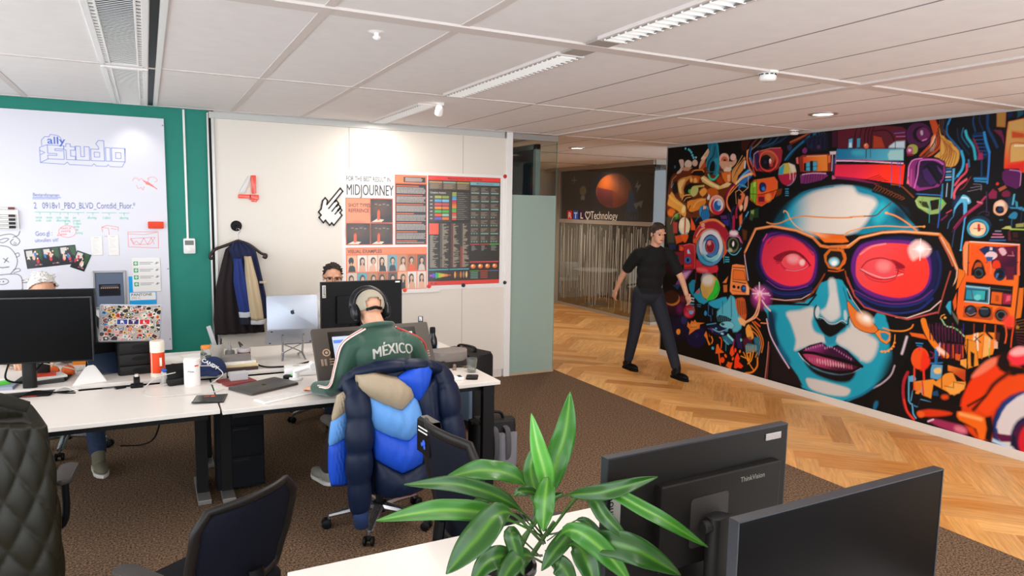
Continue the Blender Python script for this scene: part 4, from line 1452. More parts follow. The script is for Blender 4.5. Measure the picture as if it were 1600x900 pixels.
# desks
M_top = mat('desk_laminate', '#dfd8d1', 0.32, noise=0.01, nscale=4)
M_frame = mat('desk_steel', '#100f0f', 0.5, spec=0.25)
M_chrome = mat('polished_alu', '#a9a9ac', 0.25, metal=0.9)
def desk(label, x0, x1, y0, y1, zt, legs, group=None):
    t = thing('desk', label, 'desk', (x0, y0, 0), 0, group)
    w, d = x1 - x0, y1 - y0
    bm = B()
    box2(bm, (0, 0, zt - 0.026), (w, d, zt), 0.003)
    obj('desk_top', bm, M_top, t)
    bm = B()
    box2(bm, (0.06, 0.07, zt - 0.07), (w - 0.06, 0.11, zt - 0.027))
    box2(bm, (0.06, d - 0.11, zt - 0.07), (w - 0.06, d - 0.07, zt - 0.027))
    obj('frame', bm, M_frame, t)
    for lx, ly, kind in legs:
        bm = B()
        if kind == 'post':
            box2(bm, (lx, ly, 0.0), (lx + 0.085, ly + 0.045, zt - 0.027), 0.003)
            q = obj('leg', bm, M_frame, t)
            bm = B()
            lathe(bm, [(0.005, 0), (0.005, 0.002), (0, 0.002)], (lx + 0.045, ly, zt - 0.055), 10, axis=(0, -1, 0))
            obj('screw', bm, M_black, q)
        else:
            box2(bm, (lx, ly, 0.03), (lx + 0.07, ly + 0.09, zt - 0.027), 0.003)
            q = obj('leg', bm, M_frame, t)
            bm = B()
            box2(bm, (lx - 0.005, ly - 0.14, 0.0), (lx + 0.075, ly + 0.32, 0.03), 0.004)
            obj('foot', bm, mat('foot_grey', '#8b8783', 0.4, metal=0.5), q)
    return t
desk('white desk with black square leg in front of the man in the green jacket', 0.345, 2.12, 4.245, 5.055, 0.74, ((1.655, 0.02, 'post'), (1.655, 0.74, 'post'), (0.03, 0.6, 't')), 'white desks of the office cluster')
desk('white desk at the left carrying the big dark monitor and canisters', -1.46, 0.335, 4.275, 5.055, 0.74, ((1.69, 0.6, 't'), (0.04, 0.6, 't')), 'white desks of the office cluster')
desk('white desk behind, where the man in glasses sits', 0.455, 2.21, 5.10, 5.98, 0.765, ((1.64, 0.03, 'post'), (1.64, 0.8, 'post'), (0.04, 0.45, 't')), 'white desks of the office cluster')
desk('white desk behind, where the white haired person sits', -1.40, 0.445, 5.10, 5.98, 0.765, ((1.70, 0.45, 't'), (0.04, 0.45, 't')), 'white desks of the office cluster')
desk('white desk close by under the grey backed monitor and the plant', 0.36, 2.16, 1.435, 2.235, 0.74, ((0.04, 0.35, 't'), (1.69, 0.35, 't')))
desk('white desk at the bottom edge under the dark glossy monitor', 0.36, 2.16, 0.62, 1.425, 0.74, ((0.04, 0.35, 't'), (1.69, 0.35, 't')))
t = thing('desk_pedestal', 'dark drawer pedestal under the desk beside the left table leg', 'drawer unit', (0.50, 4.86, 0))
bm = B()
box2(bm, (-0.15, 0, 0.03), (0.15, 0.17, 0.68), 0.004)
obj('body', bm, mat('pedestal_navy', '#0b0d13', 0.6, spec=0.2), t)
for k in range(3):
    bm = B()
    box2(bm, (-0.145, -0.012, 0.05 + k * 0.21), (0.145, 0, 0.245 + k * 0.21), 0.003)
    q = obj('drawer', bm, mat('pedestal_navy', '#0b0d13', 0.6, spec=0.2), t)
    bm = B()
    box2(bm, (-0.05, -0.02, 0.22 + k * 0.21), (0.05, -0.012, 0.232 + k * 0.21), 0.002)
    obj('handle', bm, M_dark, q)
# swivel chairs
M_mesh = mat('navy_mesh', '#0d101c', 0.8, spec=0.2, bump=0.5, bscale=500)
M_cfr = mat('chair_frame', '#1f1b19', 0.42, spec=0.3)
M_pad = mat('seat_fabric', '#0d0e13', 0.9, spec=0.2, bump=0.4, bscale=400)
def backrest_pts(z, u):
    """point of the curved backrest: u from -1 to 1 across, z the height"""
    w = 0.235 - 0.05 * max(0, (0.72 - z) / 0.3) - (0.06 * max(0, (z - 0.93)) / 0.08)
    return Vector((u * w, -0.245 + 0.05 * u * u - 0.10 * (z - 0.55) ** 1.0 * 0.45 + 0.03 * cos((z - 0.5) * 6), z))
def swivel_chair(label, loc, rz, group=None):
    t = thing('swivel_chair', label, 'chair', loc, rz, group)
    for k in range(5):
        a = radians(90 + 72 * k)
        d = Vector((cos(a), sin(a), 0))
        bm = B()
        P_ = [d * 0.03 + Vector((0, 0, 0.105)), d * 0.14 + Vector((0, 0, 0.10)), d * 0.30 + Vector((0, 0, 0.075))]
        tube(bm, P_, [0.03, 0.026, 0.017], 8, flat=(1.15, 0.8))
        cyl(bm, d * 0.30 + Vector((0, 0, 0.05)), 0.009, 0.03, 10)
        q = obj('spoke', bm, M_chrome, t, True)
        bm = B()
        c = d * 0.315 + Vector((0, 0, 0.028))
        n = Vector((-d.y, d.x, 0))
        for s in (-1, 1):
            lathe(bm, [(0.0, 0), (0.02, 0), (0.028, 0.004), (0.028, 0.016), (0.02, 0.02), (0.0, 0.02)], c + n * s * 0.012 - n * (0.02 if s < 0 else 0), 18, axis=n)
        box(bm, c + Vector((0, 0, 0.016)), (0.03, 0.03, 0.03), 0.008)
        obj('caster', bm, M_black, q, True)
    bm = B()
    cyl(bm, (0, 0, 0.07), 0.045, 0.06, 20, bev=0.006)
    cyl(bm, (0, 0, 0.12), 0.024, 0.29, 16)
    obj('gas_column', bm, M_black, t, True)
    bm = B()
    box(bm, (0, 0, 0.405), (0.20, 0.26, 0.045), 0.012)
    tube(bm, [(0, -0.10, 0.41), (0, -0.22, 0.42), (0, -0.285, 0.50), (0, -0.275, 0.64)], 0.022, 10, sm=4, flat=(1.6, 0.8))
    obj('tilt_mechanism', bm, M_black, t, True)
    bm = B()
    prism(bm, rrect(0.47, 0.46, 0.10, 6), 0.055, Matrix.Translation((0, 0.01, 0.435)), bev=0.02)
    obj('seat', bm, M_pad, t, True)
    zs = [0.53 + 0.47 * k / 12 for k in range(13)]
    G = [[backrest_pts(z, -0.93 + 1.86 * i / 14) for i in range(15)] for z in zs]
    bm = B()
    grid_faces(bm, G)
    o = obj('back_mesh', bm, M_mesh, t, 'all')
    s_ = o.modifiers.new('thickness', 'SOLIDIFY')
    s_.thickness = 0.008
    bm = B()
    rim = [backrest_pts(z, -1) for z in zs] + [backrest_pts(1.0, -1 + 2 * i / 12) + Vector((0, 0, 0.012 * sin(pi * i / 12))) for i in range(1, 12)] + [backrest_pts(z, 1) for z in zs[::-1]] + [backrest_pts(0.53, 1 - 2 * i / 8) for i in range(1, 8)]
    tube(bm, rim + rim[:1], 0.020, 8, caps=False, flat=(0.75, 1.25))
    obj('back_frame', bm, M_cfr, t, 'all')
    for s in (-1, 1):
        bm = B()
        tube(bm, [(s * 0.10, -0.02, 0.42), (s * 0.25, -0.02, 0.43), (s * 0.285, -0.02, 0.50), (s * 0.285, -0.02, 0.66)], 0.016, 10, sm=3)
        q = obj('armrest', bm, M_black, t, True)
        bm = B()
        prism(bm, rrect(0.075, 0.25, 0.035, 5), 0.026, Matrix.Translation((s * 0.285, 0.02, 0.655)), bev=0.009)
        obj('arm_pad', bm, mat('arm_pad_grey', '#37322f', 0.6), q, True)
    return t
ch = swivel_chair('swivel chair under the blue puffer jacket with aluminium star base', (1.20, 4.03, 0), radians(8))
PAST = (('empty black swivel chair with navy mesh back, card hanging on it', (1.30, 2.62, 0), radians(-84)),
        ('swivel chair at the left edge carrying the quilted olive jacket', (-0.66, 3.72, 0), radians(-4)),
        ('swivel chair of the white haired person, caster showing under the desk', (-0.62, 6.35, 0), radians(176)),
        ('swivel chair of the man in glasses behind the far desk', (1.36, 6.42, 0), radians(188)))
for lab, loc, rz in PAST:
    c = copy_tree(ch)
    c.location = loc
    c.rotation_euler = (0, 0, rz)
    c['label'] = lab
# dark swivel stool-height chair left pulled out on the carpet
c = copy_tree(ch)
c.location = (0.17, 2.98, 0)
c.rotation_euler = (0, 0, radians(35))
c.scale = (1, 1, 0.80)
c['label'] = 'low dark swivel chair pulled out into the open carpet'
# card over the empty chair's back
t = thing('hanging_card', 'black folded card with white lines hung on the empty chair', 'card', (1.035, 2.74, 1.0), radians(-84))
bm = B()
G = coons([(-0.06, -0.028, -0.075), (0.06, -0.028, -0.085)], [(-0.06, 0.028, -0.05), (0.06, 0.028, -0.05)], [(-0.06, -0.03, -0.125), (-0.06, -0.03, 0.01), (-0.06, -0.022, 0.022), (-0.06, 0.022, 0.022), (-0.06, 0.03, -0.06)], [(0.06, -0.03, -0.125), (0.06, -0.03, 0.01), (0.06, -0.022, 0.022), (0.06, 0.022, 0.022), (0.06, 0.03, -0.06)], 4, 16)
grid_faces(bm, G)
o = obj('card', bm, mat('glossy_black_card', '#121112', 0.25, coat=0.4), t)
o.modifiers.new('sheet', 'SOLIDIFY').thickness = 0.0015
bm = B()
for k in range(2):
    box(bm, (0.0, -0.0325, -0.015 - k * 0.016), (0.085, 0.001, 0.006))
obj('printed_lines', bm, M_whitemt, t)
bm = B()
for x, z, r in ((0.01, -0.075, 0.013), (-0.008, -0.085, 0.009), (0.016, -0.093, 0.009)):
    lathe(bm, [(0, 0), (r, 0), (r, 0.001), (0, 0.001)], (x, -0.032, z), 14, axis=(0, -1, 0))
obj('printed_badge', bm, mat('badge_blue', '#3a62d8', 0.4), t)
# monitors
M_screen = mat('screen_black', '#030304', 0.3, spec=0.10)
M_shell = mat('monitor_shell', '#171412', 0.5, spec=0.25)
M_bezel = mat('monitor_edge', '#23252b', 0.4)
def monitor(label, loc, w, h, rz, z0, base=True, back=True, arm=0.12, tag_text=False, shellc=None, bz=0.0, box_top=0.10, bw=(0.24, 0.92)):
    """loc on the desk below the panel; screen faces local -y"""
    t = thing('monitor', label, 'monitor', loc, rz)
    zz = z0 - loc[2]
    m = shellc or M_shell
    bm = B()
    box(bm, (0, 0.012, zz + h / 2), (w, 0.022, h), 0.003)
    sh = obj('back_shell', bm, m, t)
    bm = B()
    box(bm, (0, -0.0005, zz + h / 2 + 0.003), (w - 0.012, 0.004, h - 0.014), 0.001)
    obj('screen', bm, M_screen, t)
    bm = B()
    for s in (-1, 1):
        box(bm, (s * (w / 2 - 0.0015), 0.010, zz + h / 2), (0.0045, 0.027, h + 0.002))
    box(bm, (0, 0.010, zz + h), (w, 0.027, 0.004))
    obj('bezel', bm, M_bezel, t)
    cy = 0.023 + arm
    if back:
        x0, x1 = -w / 2 + w * (1 - bw[1]), -w / 2 + w * (1 - bw[0])
        bm = B()
        box2(bm, (x0, 0.022, zz + 0.07), (x1, 0.052, zz + h - box_top), 0.004)
        obj('electronics_box', bm, m, t)
        bm = B()
        prism(bm, rrect(0.15, 0.15, 0.012, 4, 0, zz + h * 0.46), 0.002, Matrix(((1, 0, 0, 0), (0, 0, 1, 0.0515), (0, 1, 0, 0), (0, 0, 0, 1))))
        obj('mount_plate', bm, mat('mount_plate_grey', '#332f2d', 0.5), t)
        bm = B()
        for k in range(3):
            box(bm, (x0 + 0.10 + k * 0.07, 0.024, zz + 0.045), (0.035, 0.008, 0.012), 0.002)
        obj('port', bm, M_black, t)
    bm = B()
    tube(bm, [(0, 0.05, zz + h * 0.46), (0, cy, zz + h * 0.46)], 0.018, 12)
    cyl(bm, (-0.06, 0.085, zz + h * 0.46), 0.019, 0.12, 16, axis=(1, 0, 0), bev=0.003)
    obj('hinge', bm, M_dark, t, True)
    bm = B()
    prism(bm, rrect(0.075, 0.05, 0.022, 6, 0, cy + 0.01), zz + h * 0.52 - 0.012, Matrix.Translation((0, 0, 0.012)), bev=0.003)
    obj('stand_column', bm, M_dark, t, True)
    bm = B()
    prism(bm, rrect(0.29, 0.25, 0.02, 4, 0, cy - 0.02), 0.014, bev=0.004)
    obj('stand_base', bm, M_black, t, True)
    return t, zz
# grey backed monitor on the near desk
t, zz = monitor('dark grey monitor seen from behind on the near desk beside the plant', (1.425, 1.535, 0.74), 0.712, 0.425, radians(182.4), 0.825, arm=0.055)
bm = B()
mB = Matrix(((-1, 0, 0, 0), (0, 0, 1, 0), (0, 1, 0, 0), (0, 0, 0, 1)))      # drawing plane on a monitor's back
box(bm, (0.325, 0.024, zz + 0.29), (0.034, 0.002, 0.115))
obj('badge', bm, mat('badge_grey', '#8d8880', 0.4), t, label='light grey badge')
bm = B()
text(bm, 'Lenovo', 0.032, Matrix.Translation((0.333, 0.0255, zz + 0.29)) @ mB @ Matrix.Rotation(radians(90), 4, 'Z') @ Matrix.Translation((0, 0, 0)), 'CENTER', bold=0.01)
obj('badge_lettering', bm, M_black, t)
bm = B()
text(bm, 'ThinkVision', 0.022, Matrix.Translation((-0.175, 0.0528, zz + 0.285)) @ mB, 'CENTER', bold=0.006)
obj('lettering', bm, mat('badge_grey', '#8d8880', 0.4), t)
bm = B()
box(bm, (-0.29, 0.0245, zz + 0.395), (0.07, 0.003, 0.022), 0.001)
obj('chrome_label', bm, M_chrome, t)
# glossy monitor in the corner
monitor('dark glossy monitor facing the camera in the lower right corner', (1.47, 1.065, 0.74), 0.733, 0.43, radians(0.5), 0.82, arm=0.06)
# the green jacket man's neighbour's monitor
t, zz = monitor('black monitor seen from behind, hiding the man in glasses below the eyes', (1.545, 5.67, 0.765), 0.675, 0.41, radians(181), 0.90, arm=0.05, shellc=mat('shell_black', '#0a090a', 0.5, spec=0.25), box_top=0.115, bw=(0.18, 0.62))
bm = B()
box(bm, (0.312, 0.024, zz + 0.335), (0.028, 0.002, 0.10))
obj('badge', bm, mat('badge_white', '#cfcac4', 0.5), t, label='white badge')
bm = B()
text(bm, 'Lenovo', 0.028, Matrix.Translation((0.304, 0.0255, zz + 0.335)) @ mB @ Matrix.Rotation(radians(90), 4, 'Z'), 'CENTER', bold=0.01)
obj('badge_lettering', bm, M_black, t)
bm = B()
box(bm, (-0.30, 0.0245, zz + 0.395), (0.04, 0.002, 0.012))
obj('sticker', bm, M_white, t)
bm = B()
tube(bm, [(0.10, 0.03, zz + 0.06), (0.10, 0.06, zz - 0.02), (0.12, 0.05, zz - 0.10)], 0.005, 6, sm=4)
obj('cable', bm, M_black, t)
# big black monitor at the left and the one behind it
t, zz = monitor('big black monitor facing the camera at the left edge', (-0.69, 5.10, 0.74), 0.735, 0.40, radians(-9), 0.928, back=False, arm=0.03)
monitor('second monitor back to back behind the big left one, only an edge showing', (-0.62, 5.44, 0.765), 0.60, 0.36, radians(172), 0.985, back=False, arm=0.04, shellc=mat('shell_black', '#0a090a', 0.5, spec=0.25))
bm = B()
box(bm, (0.012, -0.126, 0.0146), (0.15, 0.006, 0.001), rot=(0, 0, 0.02))
obj('red_strip', bm, mat('red_strip', '#e0442a', 0.4), t)
# bags by the right desk
M_bag = mat('bag_black', '#0b0a0b', 0.7, bump=0.3, bscale=300)
t = thing('suitcase', 'black suitcase with blue grey side standing behind the desk end', 'suitcase', (2.46, 5.60, 0), radians(-70))
bm = B()
prism(bm, rrect(0.46, 0.26, 0.06, 6), 0.62, Matrix.Translation((0, 0, 0.05)), bev=0.03)
obj('shell', bm, M_bag, t, True)
bm = B()
prism(bm, rrect(0.40, 0.05, 0.02, 4, 0, -0.125), 0.46, Matrix.Translation((0, 0, 0.1)), bev=0.012)
obj('front_pocket', bm, mat('pocket_blue', '#5a6c80', 0.7), t, True)
bm = B()
tube(bm, [(-0.1, 0, 0.66), (-0.09, 0, 0.71), (0.09, 0, 0.71), (0.1, 0, 0.66)], 0.014, 8, sm=4, flat=(1.4, 0.7))
obj('carry_handle', bm, M_black, t, True)
for s in (-1, 1):
    bm = B()
    cyl(bm, (s * 0.17, -0.02, 0.03), 0.03, 0.04, 16, axis=(0, 1, 0))
    obj('wheel', bm, M_black, t, True)
t = thing('backpack', 'black and grey laptop backpack on the floor beside the desk leg', 'backpack', (2.23, 4.60, 0), radians(-8))
bm = B()
prism(bm, rrect(0.34, 0.20, 0.06, 6), 0.36, bev=0.04)
obj('main_bag', bm, M_bag, t, True)
bm = B()
prism(bm, rrect(0.15, 0.07, 0.03, 5, 0.085, -0.105), 0.26, Matrix.Translation((0, 0, 0.02)), bev=0.02)
obj('grey_pocket', bm, mat('bag_grey', '#77747a', 0.85, bump=0.3, bscale=300), t, True)
for x in (-0.02, 0.07):
    bm = B()
    tube(bm, [(x, -0.095, 0.33), (x + 0.01, -0.14, 0.30), (x + 0.015, -0.15, 0.15), (x + 0.01, -0.12, 0.05)], 0.014, 8, sm=4, flat=(1.5, 0.5))
    obj('strap', bm, mat('strap_grey', '#4a484b', 0.8), t, True)
bm = B()
tube(bm, [(-0.09, 0, 0.35), (-0.06, 0.0, 0.405), (0.06, 0.0, 0.405), (0.09, 0, 0.35)], 0.011, 8, sm=4)
obj('carry_handle', bm, M_black, t, True)
t = thing('computer_tower', 'black computer tower hanging in the shade under the right desk', 'computer', (1.83, 4.50, 0.0))
bm = B()
box2(bm, (-0.09, 0, 0.02), (0.09, 0.42, 0.50), 0.008)
obj('case', bm, M_bag, t)
bm = B()
box2(bm, (-0.05, -0.006, 0.06), (0.05, 0, 0.46), 0.002)
obj('front_panel', bm, M_black, t)
bm = B()
box2(bm, (0.03, -0.012, 0.40), (0.045, -0.004, 0.43), 0.002)
obj('badge', bm, M_chrome, t)
# computers and things on the desks
ZD, ZB = 0.74, 0.765
M_silver = mat('laptop_silver', '#a9afbb', 0.35, metal=0.55)
M_space = mat('laptop_graphite', '#55504c', 0.38, metal=0.5)
M_orange = mat('orange_peel', '#e8641a', 0.5, bump=0.3, bscale=120)
M_cable_w = mat('cable_white', '#c9c4be', 0.5)
M_kraft = mat('card_grey', '#b9b1a8', 0.7)
def simple(name, label, cat, bm, m, loc=(0, 0, 0), rz=0.0, smooth=False, group=None):
    o = obj(name, bm, m, None, smooth, loc, (0, 0, rz))
    return tag(o, label, cat, group)
def apple(bm, m, s):
    """bitten fruit outline"""
    P_ = [(0, .62), (.25, .72), (.5, .62), (.62, .48), (.48, .36), (.42, .18), (.48, .0), (.66, -.12), (.55, -.42), (.3, -.68), (.12, -.64), (0, -.58), (-.12, -.64), (-.3, -.68), (-.55, -.4), (-.66, 0), (-.62, .4), (-.4, .66), (-.2, .7)]
    P_ = [(p.x * s, p.y * s) for p in smooth_path([(x, y, 0) for x, y in P_], 4, True)]
    prism(bm, P_, 0.0012, m)
    prism(bm, [(0.02 * s, 0.8 * s), (0.06 * s, 0.98 * s), (0.2 * s, 1.12 * s), (0.3 * s, 1.14 * s), (0.26 * s, 0.95 * s), (0.14 * s, 0.82 * s)], 0.0012, m)
# silver laptop on a folding stand (user behind, so its lid shows)
t = thing('laptop', 'open silver laptop on a folding stand, bitten fruit emblem on its lid', 'laptop', (0.945, 5.46, ZB), radians(-3))
bm = B()
mL = Matrix.Translation((0, -0.10, 0.232)) @ Matrix.Rotation(radians(84), 4, 'X')
prism(bm, rrect(0.365, 0.252, 0.012, 4, 0, 0.126), 0.005, mL, bev=0.001)
obj('lid', bm, M_silver, t, True)
bm = B()
apple(bm, mL @ Matrix.Translation((0, 0.126, 0.0052)), 0.022)
obj('emblem', bm, mat('emblem_dark', '#15181f', 0.2, metal=0.5), t)
bm = B()
mU = Matrix.Translation((0, -0.10, 0.230)) @ Matrix.Rotation(radians(-36), 4, 'X')
prism(bm, rrect(0.365, 0.248, 0.012, 4, 0, 0.124), 0.011, mU, bev=0.003)
obj('base', bm, M_silver, t, True)
bm = B()
for sx in (-0.15, 0.15):
    for sy in (0.025, 0.22):
        lathe(bm, [(0, -0.0015), (0.008, -0.0015), (0.008, 0.001), (0, 0.001)], mU @ Vector((sx, sy, 0)), 12, axis=mU.to_3x3() @ Vector((0, 0, 1)))
obj('rubber_foot', bm, M_black, t)
t2 = thing('laptop_stand', 'white folding x shaped stand holding up the silver laptop', 'laptop stand', (0.945, 5.46, ZB), radians(-3))
for s in (-1, 1):
    bm = B()
    tube(bm, [(s * 0.075, -0.105, 0.19), (s * 0.072, -0.05, 0.06), (s * 0.07, -0.06, 0.04), (s * 0.082, -0.13, 0.006)], 0.009, 8, flat=(1.3, 0.8))
    tube(bm, [(s * 0.072, -0.05, 0.05), (s * 0.06, 0.10, 0.005)], 0.007, 8)
    obj('leg', bm, M_chrome, t2, True)
    bm = B()
    tube(bm, [(s * 0.075, -0.075, 0.12), (-s * 0.072, -0.055, 0.045)], 0.006, 8, flat=(1.4, 0.7))
    obj('cross_strut', bm, M_chrome, t2, True)
# sticker covered laptop on the black drawer box
t = thing('laptop', 'open laptop with its lid covered in colourful stickers and letter tiles', 'laptop', (-0.135, 5.33, ZD + 0.250), radians(4), rot=(0, radians(4), radians(5)))
mL = Matrix.Translation((0, -0.05, 0.008)) @ Matrix.Rotation(radians(98), 4, 'X')
bm = B()
prism(bm, rrect(0.365, 0.252, 0.012, 4, 0, 0.126), 0.005, mL, bev=0.001)
obj('lid', bm, M_silver, t, True)
bm = B()
prism(bm, rrect(0.365, 0.25, 0.012, 4, 0, 0.075), 0.012, bev=0.003)
obj('base', bm, M_space, t, True)
p = Paint(0.350, 0.238, 0.0019, '#a39a90')
rnd = random.Random(21)
PAL = ('#1a1a1e', '#c8281e', '#d8a83a', '#d8d0c8', '#8a2a24', '#1a1416', '#3a8ac8', '#c86828', '#d8d0c4', '#3a5a2a', '#121216', '#2a2220', '#7a1f1c', '#1c1a1e', '#3a3026', '#d88a90')
for k in range(230):
    x, y = rnd.random() * 0.35, rnd.random() * 0.238
    r = 0.007 + 0.013 * rnd.random()
    n = rnd.choice((3, 4, 5, 7, 9))
    a0 = rnd.random() * 6
    P_ = [(x + r * (0.65 + 0.6 * rnd.random()) * cos(a0 + 2 * pi * i / n), y + r * (0.6 + 0.5 * rnd.random()) * sin(a0 + 2 * pi * i / n)) for i in range(n)]
    p.poly(rnd.choice(PAL), P_, sm=rnd.choice((0, 0, 3)), edge='#e2dcd2', ew=0.0016)
    p.ell(rnd.choice(PAL), (x, y), r * 0.4, r * 0.3, rnd.random() * 3)
for k, (ch_, c) in enumerate((('R', '#1f3a8e'), ('T', '#2a1a58'), ('L', '#c8202c'))):
    x = 0.095 + k * 0.066
    p.rect('#f4f1ec', x - 0.003, 0.106, x + 0.063, 0.146)
    p.rect(c, x, 0.109, x + 0.060, 0.143)
    p.text('#f6f4f0', ch_, x + 0.030, 0.116, 0.028, 'CENTER', sx=1.4, bold=0.03)
p.mesh('stickers', mL @ Matrix.Translation((-0.175, 0.008, 0.0056)), M_poster, t)
t = thing('drawer_box', 'black plastic desk drawer box with two oval grips under the sticker laptop', 'drawer box', (-0.09, 5.30, ZD), radians(6))
bm = B()
box2(bm, (-0.115, 0, 0), (0.115, 0.24, 0.255), 0.01)
obj('case', bm, M_black, t, True)
for k in range(3):
    bm = B()
    box2(bm, (-0.108, -0.012, 0.012 + k * 0.08), (0.108, 0.004, 0.086 + k * 0.08), 0.005)
    q = obj('drawer', bm, M_dark, t, True)
    bm = B()
    lathe(bm, [(0, 0), (0.018, 0), (0.022, 0.006), (0, 0.006)], (0.01, -0.010, 0.055 + k * 0.08), 20, axis=(0, -1, 0))
    bmesh.ops.scale(bm, vec=(2.0, 1, 0.7), space=Matrix.Translation((-0.01, 0, -0.055 - k * 0.08)), verts=bm.verts)
    obj('grip', bm, M_black, q, True)
t = thing('tablet', 'dark tablet leaning on its folded case beside the drawer box', 'tablet', (-0.30, 5.42, ZB), radians(20))
bm = B()
box(bm, (0, 0, 0.105), (0.19, 0.010, 0.24), 0.004, rot=(radians(-32), 0, 0))
obj('screen_slab', bm, mat('tablet_blue_black', '#2a3548', 0.2), t)
bm = B()
box(bm, (0.01, 0.03, 0.10), (0.20, 0.008, 0.235), 0.003, rot=(radians(22), 0, 0))
obj('folded_cover', bm, M_black, t)
# small things, left part of the desk
bm = B()
A_ = [bm.verts.new(v) for v in ((-0.115, -0.045, 0), (0.115, 0.02, 0), (0.06, 0.17, 0), (-0.09, 0.12, 0), (-0.02, 0.12, 0.125), (0.02, 0.135, 0.125))]
for f in ((0, 1, 2, 3), (0, 1, 5, 4), (1, 2, 5), (0, 4, 3), (3, 4, 5, 2)):
    bm.faces.new([A_[i] for i in f])
bmesh.ops.bevel(bm, geom=list(bm.edges), offset=0.006, segments=2, affect='EDGES')
simple('desk_wedge', 'white wedge shaped meeting device on the left desk', 'device', bm, M_whitemt, (-0.36, 5.12, ZD), 0, True)
t = thing('keyboard', 'white keyboard behind the two orange fruits, partly hidden', 'keyboard', (-0.50, 5.60, ZB), radians(8))
def keyboard(t, m, mk):
    bm = B()
    box2(bm, (-0.21, -0.057, 0), (0.21, 0.057, 0.011), 0.004)
    obj('keyboard_base', bm, m, t)
    bm = B()
    for r in range(6):
        x = -0.20
        for k in range(15 if r else 8):
            w_ = 0.025 if r else (0.13 if k == 3 else 0.03)
            box2(bm, (x, -0.049 + r * 0.0172, 0.011), (x + w_ - 0.004, -0.049 + r * 0.0172 + 0.0135, 0.0135))
            x += w_ + 0.002
            if x > 0.19:
                break
    obj('keys', bm, mk, t)
keyboard(t, M_white, mat('key_white', '#dcd8d4', 0.5))
t = thing('keyboard', 'white keyboard on the right desk at the man in green\'s hand', 'keyboard', (0.745, 4.415, ZD), radians(24))
keyboard(t, M_white, mat('key_white', '#dcd8d4', 0.5))
for x, y, r, lab in ((-0.585, 5.45, 0.036, 'orange lying on the left desk, left one of two'), (-0.50, 5.42, 0.040, 'orange lying on the left desk, right one of two')):
    t = thing('orange', lab, 'fruit', (x, y, ZB), 0, 'oranges on the left desk')
    bm = B()
    ell(bm, (0, 0, r * 0.93), (r, r, r * 0.94), seg=24)
    obj('peel', bm, M_orange, t, 'all')
    bm = B()
    lathe(bm, [(0, 0.004), (0.004, 0.003), (0.006, 0)], (0, 0, r * 1.85), 8)
    obj('stem_end', bm, mat('stem_green', '#5a6a2a', 0.7), t)
bm = B()
box2(bm, (-0.045, 0, 0), (0.045, 0.003, 0.075))
simple('sticky_note', 'orange sticky note hanging below the big left monitor', 'note', bm, mat('note_orange', '#f08a1c', 0.7), (-0.46, 5.76, ZB + 0.002), radians(-5))
rnd = random.Random(2)
for i, (x, y, z, w_, d_, h_, c, rz, lab) in enumerate(((-0.62, 5.30, 0, 0.20, 0.16, 0.022, '#2b2724', 0.2, 'black folder at the bottom of the clutter by the monitor foot'), (-0.60, 5.32, 0.022, 0.18, 0.13, 0.014, '#e9e5e0', 0.35, 'white wad of paper on the black folder'), (-0.63, 5.33, 0.036, 0.14, 0.10, 0.012, '#c83a1e', 0.1, 'red booklet on the clutter beside the oranges'), (-0.86, 5.22, 0, 0.20, 0.14, 0.018, '#8e97a8', -0.1, 'grey blue notebook left of the monitor column'), (-0.84, 5.24, 0.018, 0.10, 0.05, 0.018, '#58c83a', 0.4, 'bright green gadget on the grey notebook'), (-0.92, 5.40, 0, 0.16, 0.09, 0.012, '#efece8', 0.1, 'white block of paper behind the green gadget'))):
    bm = B()
    box2(bm, (-w_ / 2, -d_ / 2, 0), (w_ / 2, d_ / 2, h_), 0.002)
    simple(('folder', 'paper_wad', 'booklet', 'notebook', 'gadget', 'paper_block')[i], lab, 'stationery', bm, mat('clutter_' + 'abcdef'[i], c, 0.5), (x, y + (0.0 if y < 5.06 else 0), z + (ZB if y > 5.11 else ZD)), rz)
for i, (pts_, r, m, lab) in enumerate((([(-0.78, 5.14, 0.93), (-0.80, 5.16, 0.83), (-0.72, 5.2, 0.80), (-0.62, 5.17, 0.90), (-0.60, 5.14, 0.93)], 0.006, M_black, 'black cable looping below the big left monitor'), ([(-0.66, 5.14, 0.93), (-0.57, 5.3, 0.87), (-0.46, 5.35, 0.82), (-0.44, 5.36, 0.775)], 0.004, M_cable_w, 'white cable falling from the left monitor to the desk'), ([(-0.88, 4.98, 0.745), (-0.72, 4.96, 0.758), (-0.64, 5.06, 0.763), (-0.5, 5.02, 0.746), (-0.43, 5.0, 0.744)], 0.005, M_black, 'black cable lying over the left monitor foot'), ([(-0.56, 5.04, 0.745), (-0.49, 5.09, 0.765), (-0.42, 5.04, 0.744)], 0.006, M_cable_w, 'thick white cable lying beside the wedge device'))):
    bm = B()
    tube(bm, pts_, r, 6, sm=6)
    simple('cable', lab, 'cable', bm, m, smooth=True)
t = thing('canister', 'tall canister with cream lid and orange label', 'canister', (0.03, 5.20, ZB))
bm = B()
lathe(bm, [(0.0, 0), (0.043, 0), (0.044, 0.004), (0.044, 0.165)], seg=28)
bmesh.ops.recalc_face_normals(bm, faces=bm.faces)
obj('body', bm, mat('canister_orange', '#e8481a', 0.45), t, True)
bm = B()
lathe(bm, [(0.0447, 0.162), (0.0447, 0.232), (0.042, 0.238), (0, 0.238)], seg=28)
obj('cream_lid', bm, mat('canister_cream', '#ece3d2', 0.45), t, True)
bm = B()
lathe(bm, [(0.0446, 0.0), (0.0446, 0.024)], seg=28, cap=False)
obj('cream_band', bm, mat('canister_cream', '#ece3d2', 0.45), t, True)
bm = B()
box(bm, (0.018, -0.041, 0.10), (0.014, 0.006, 0.055))
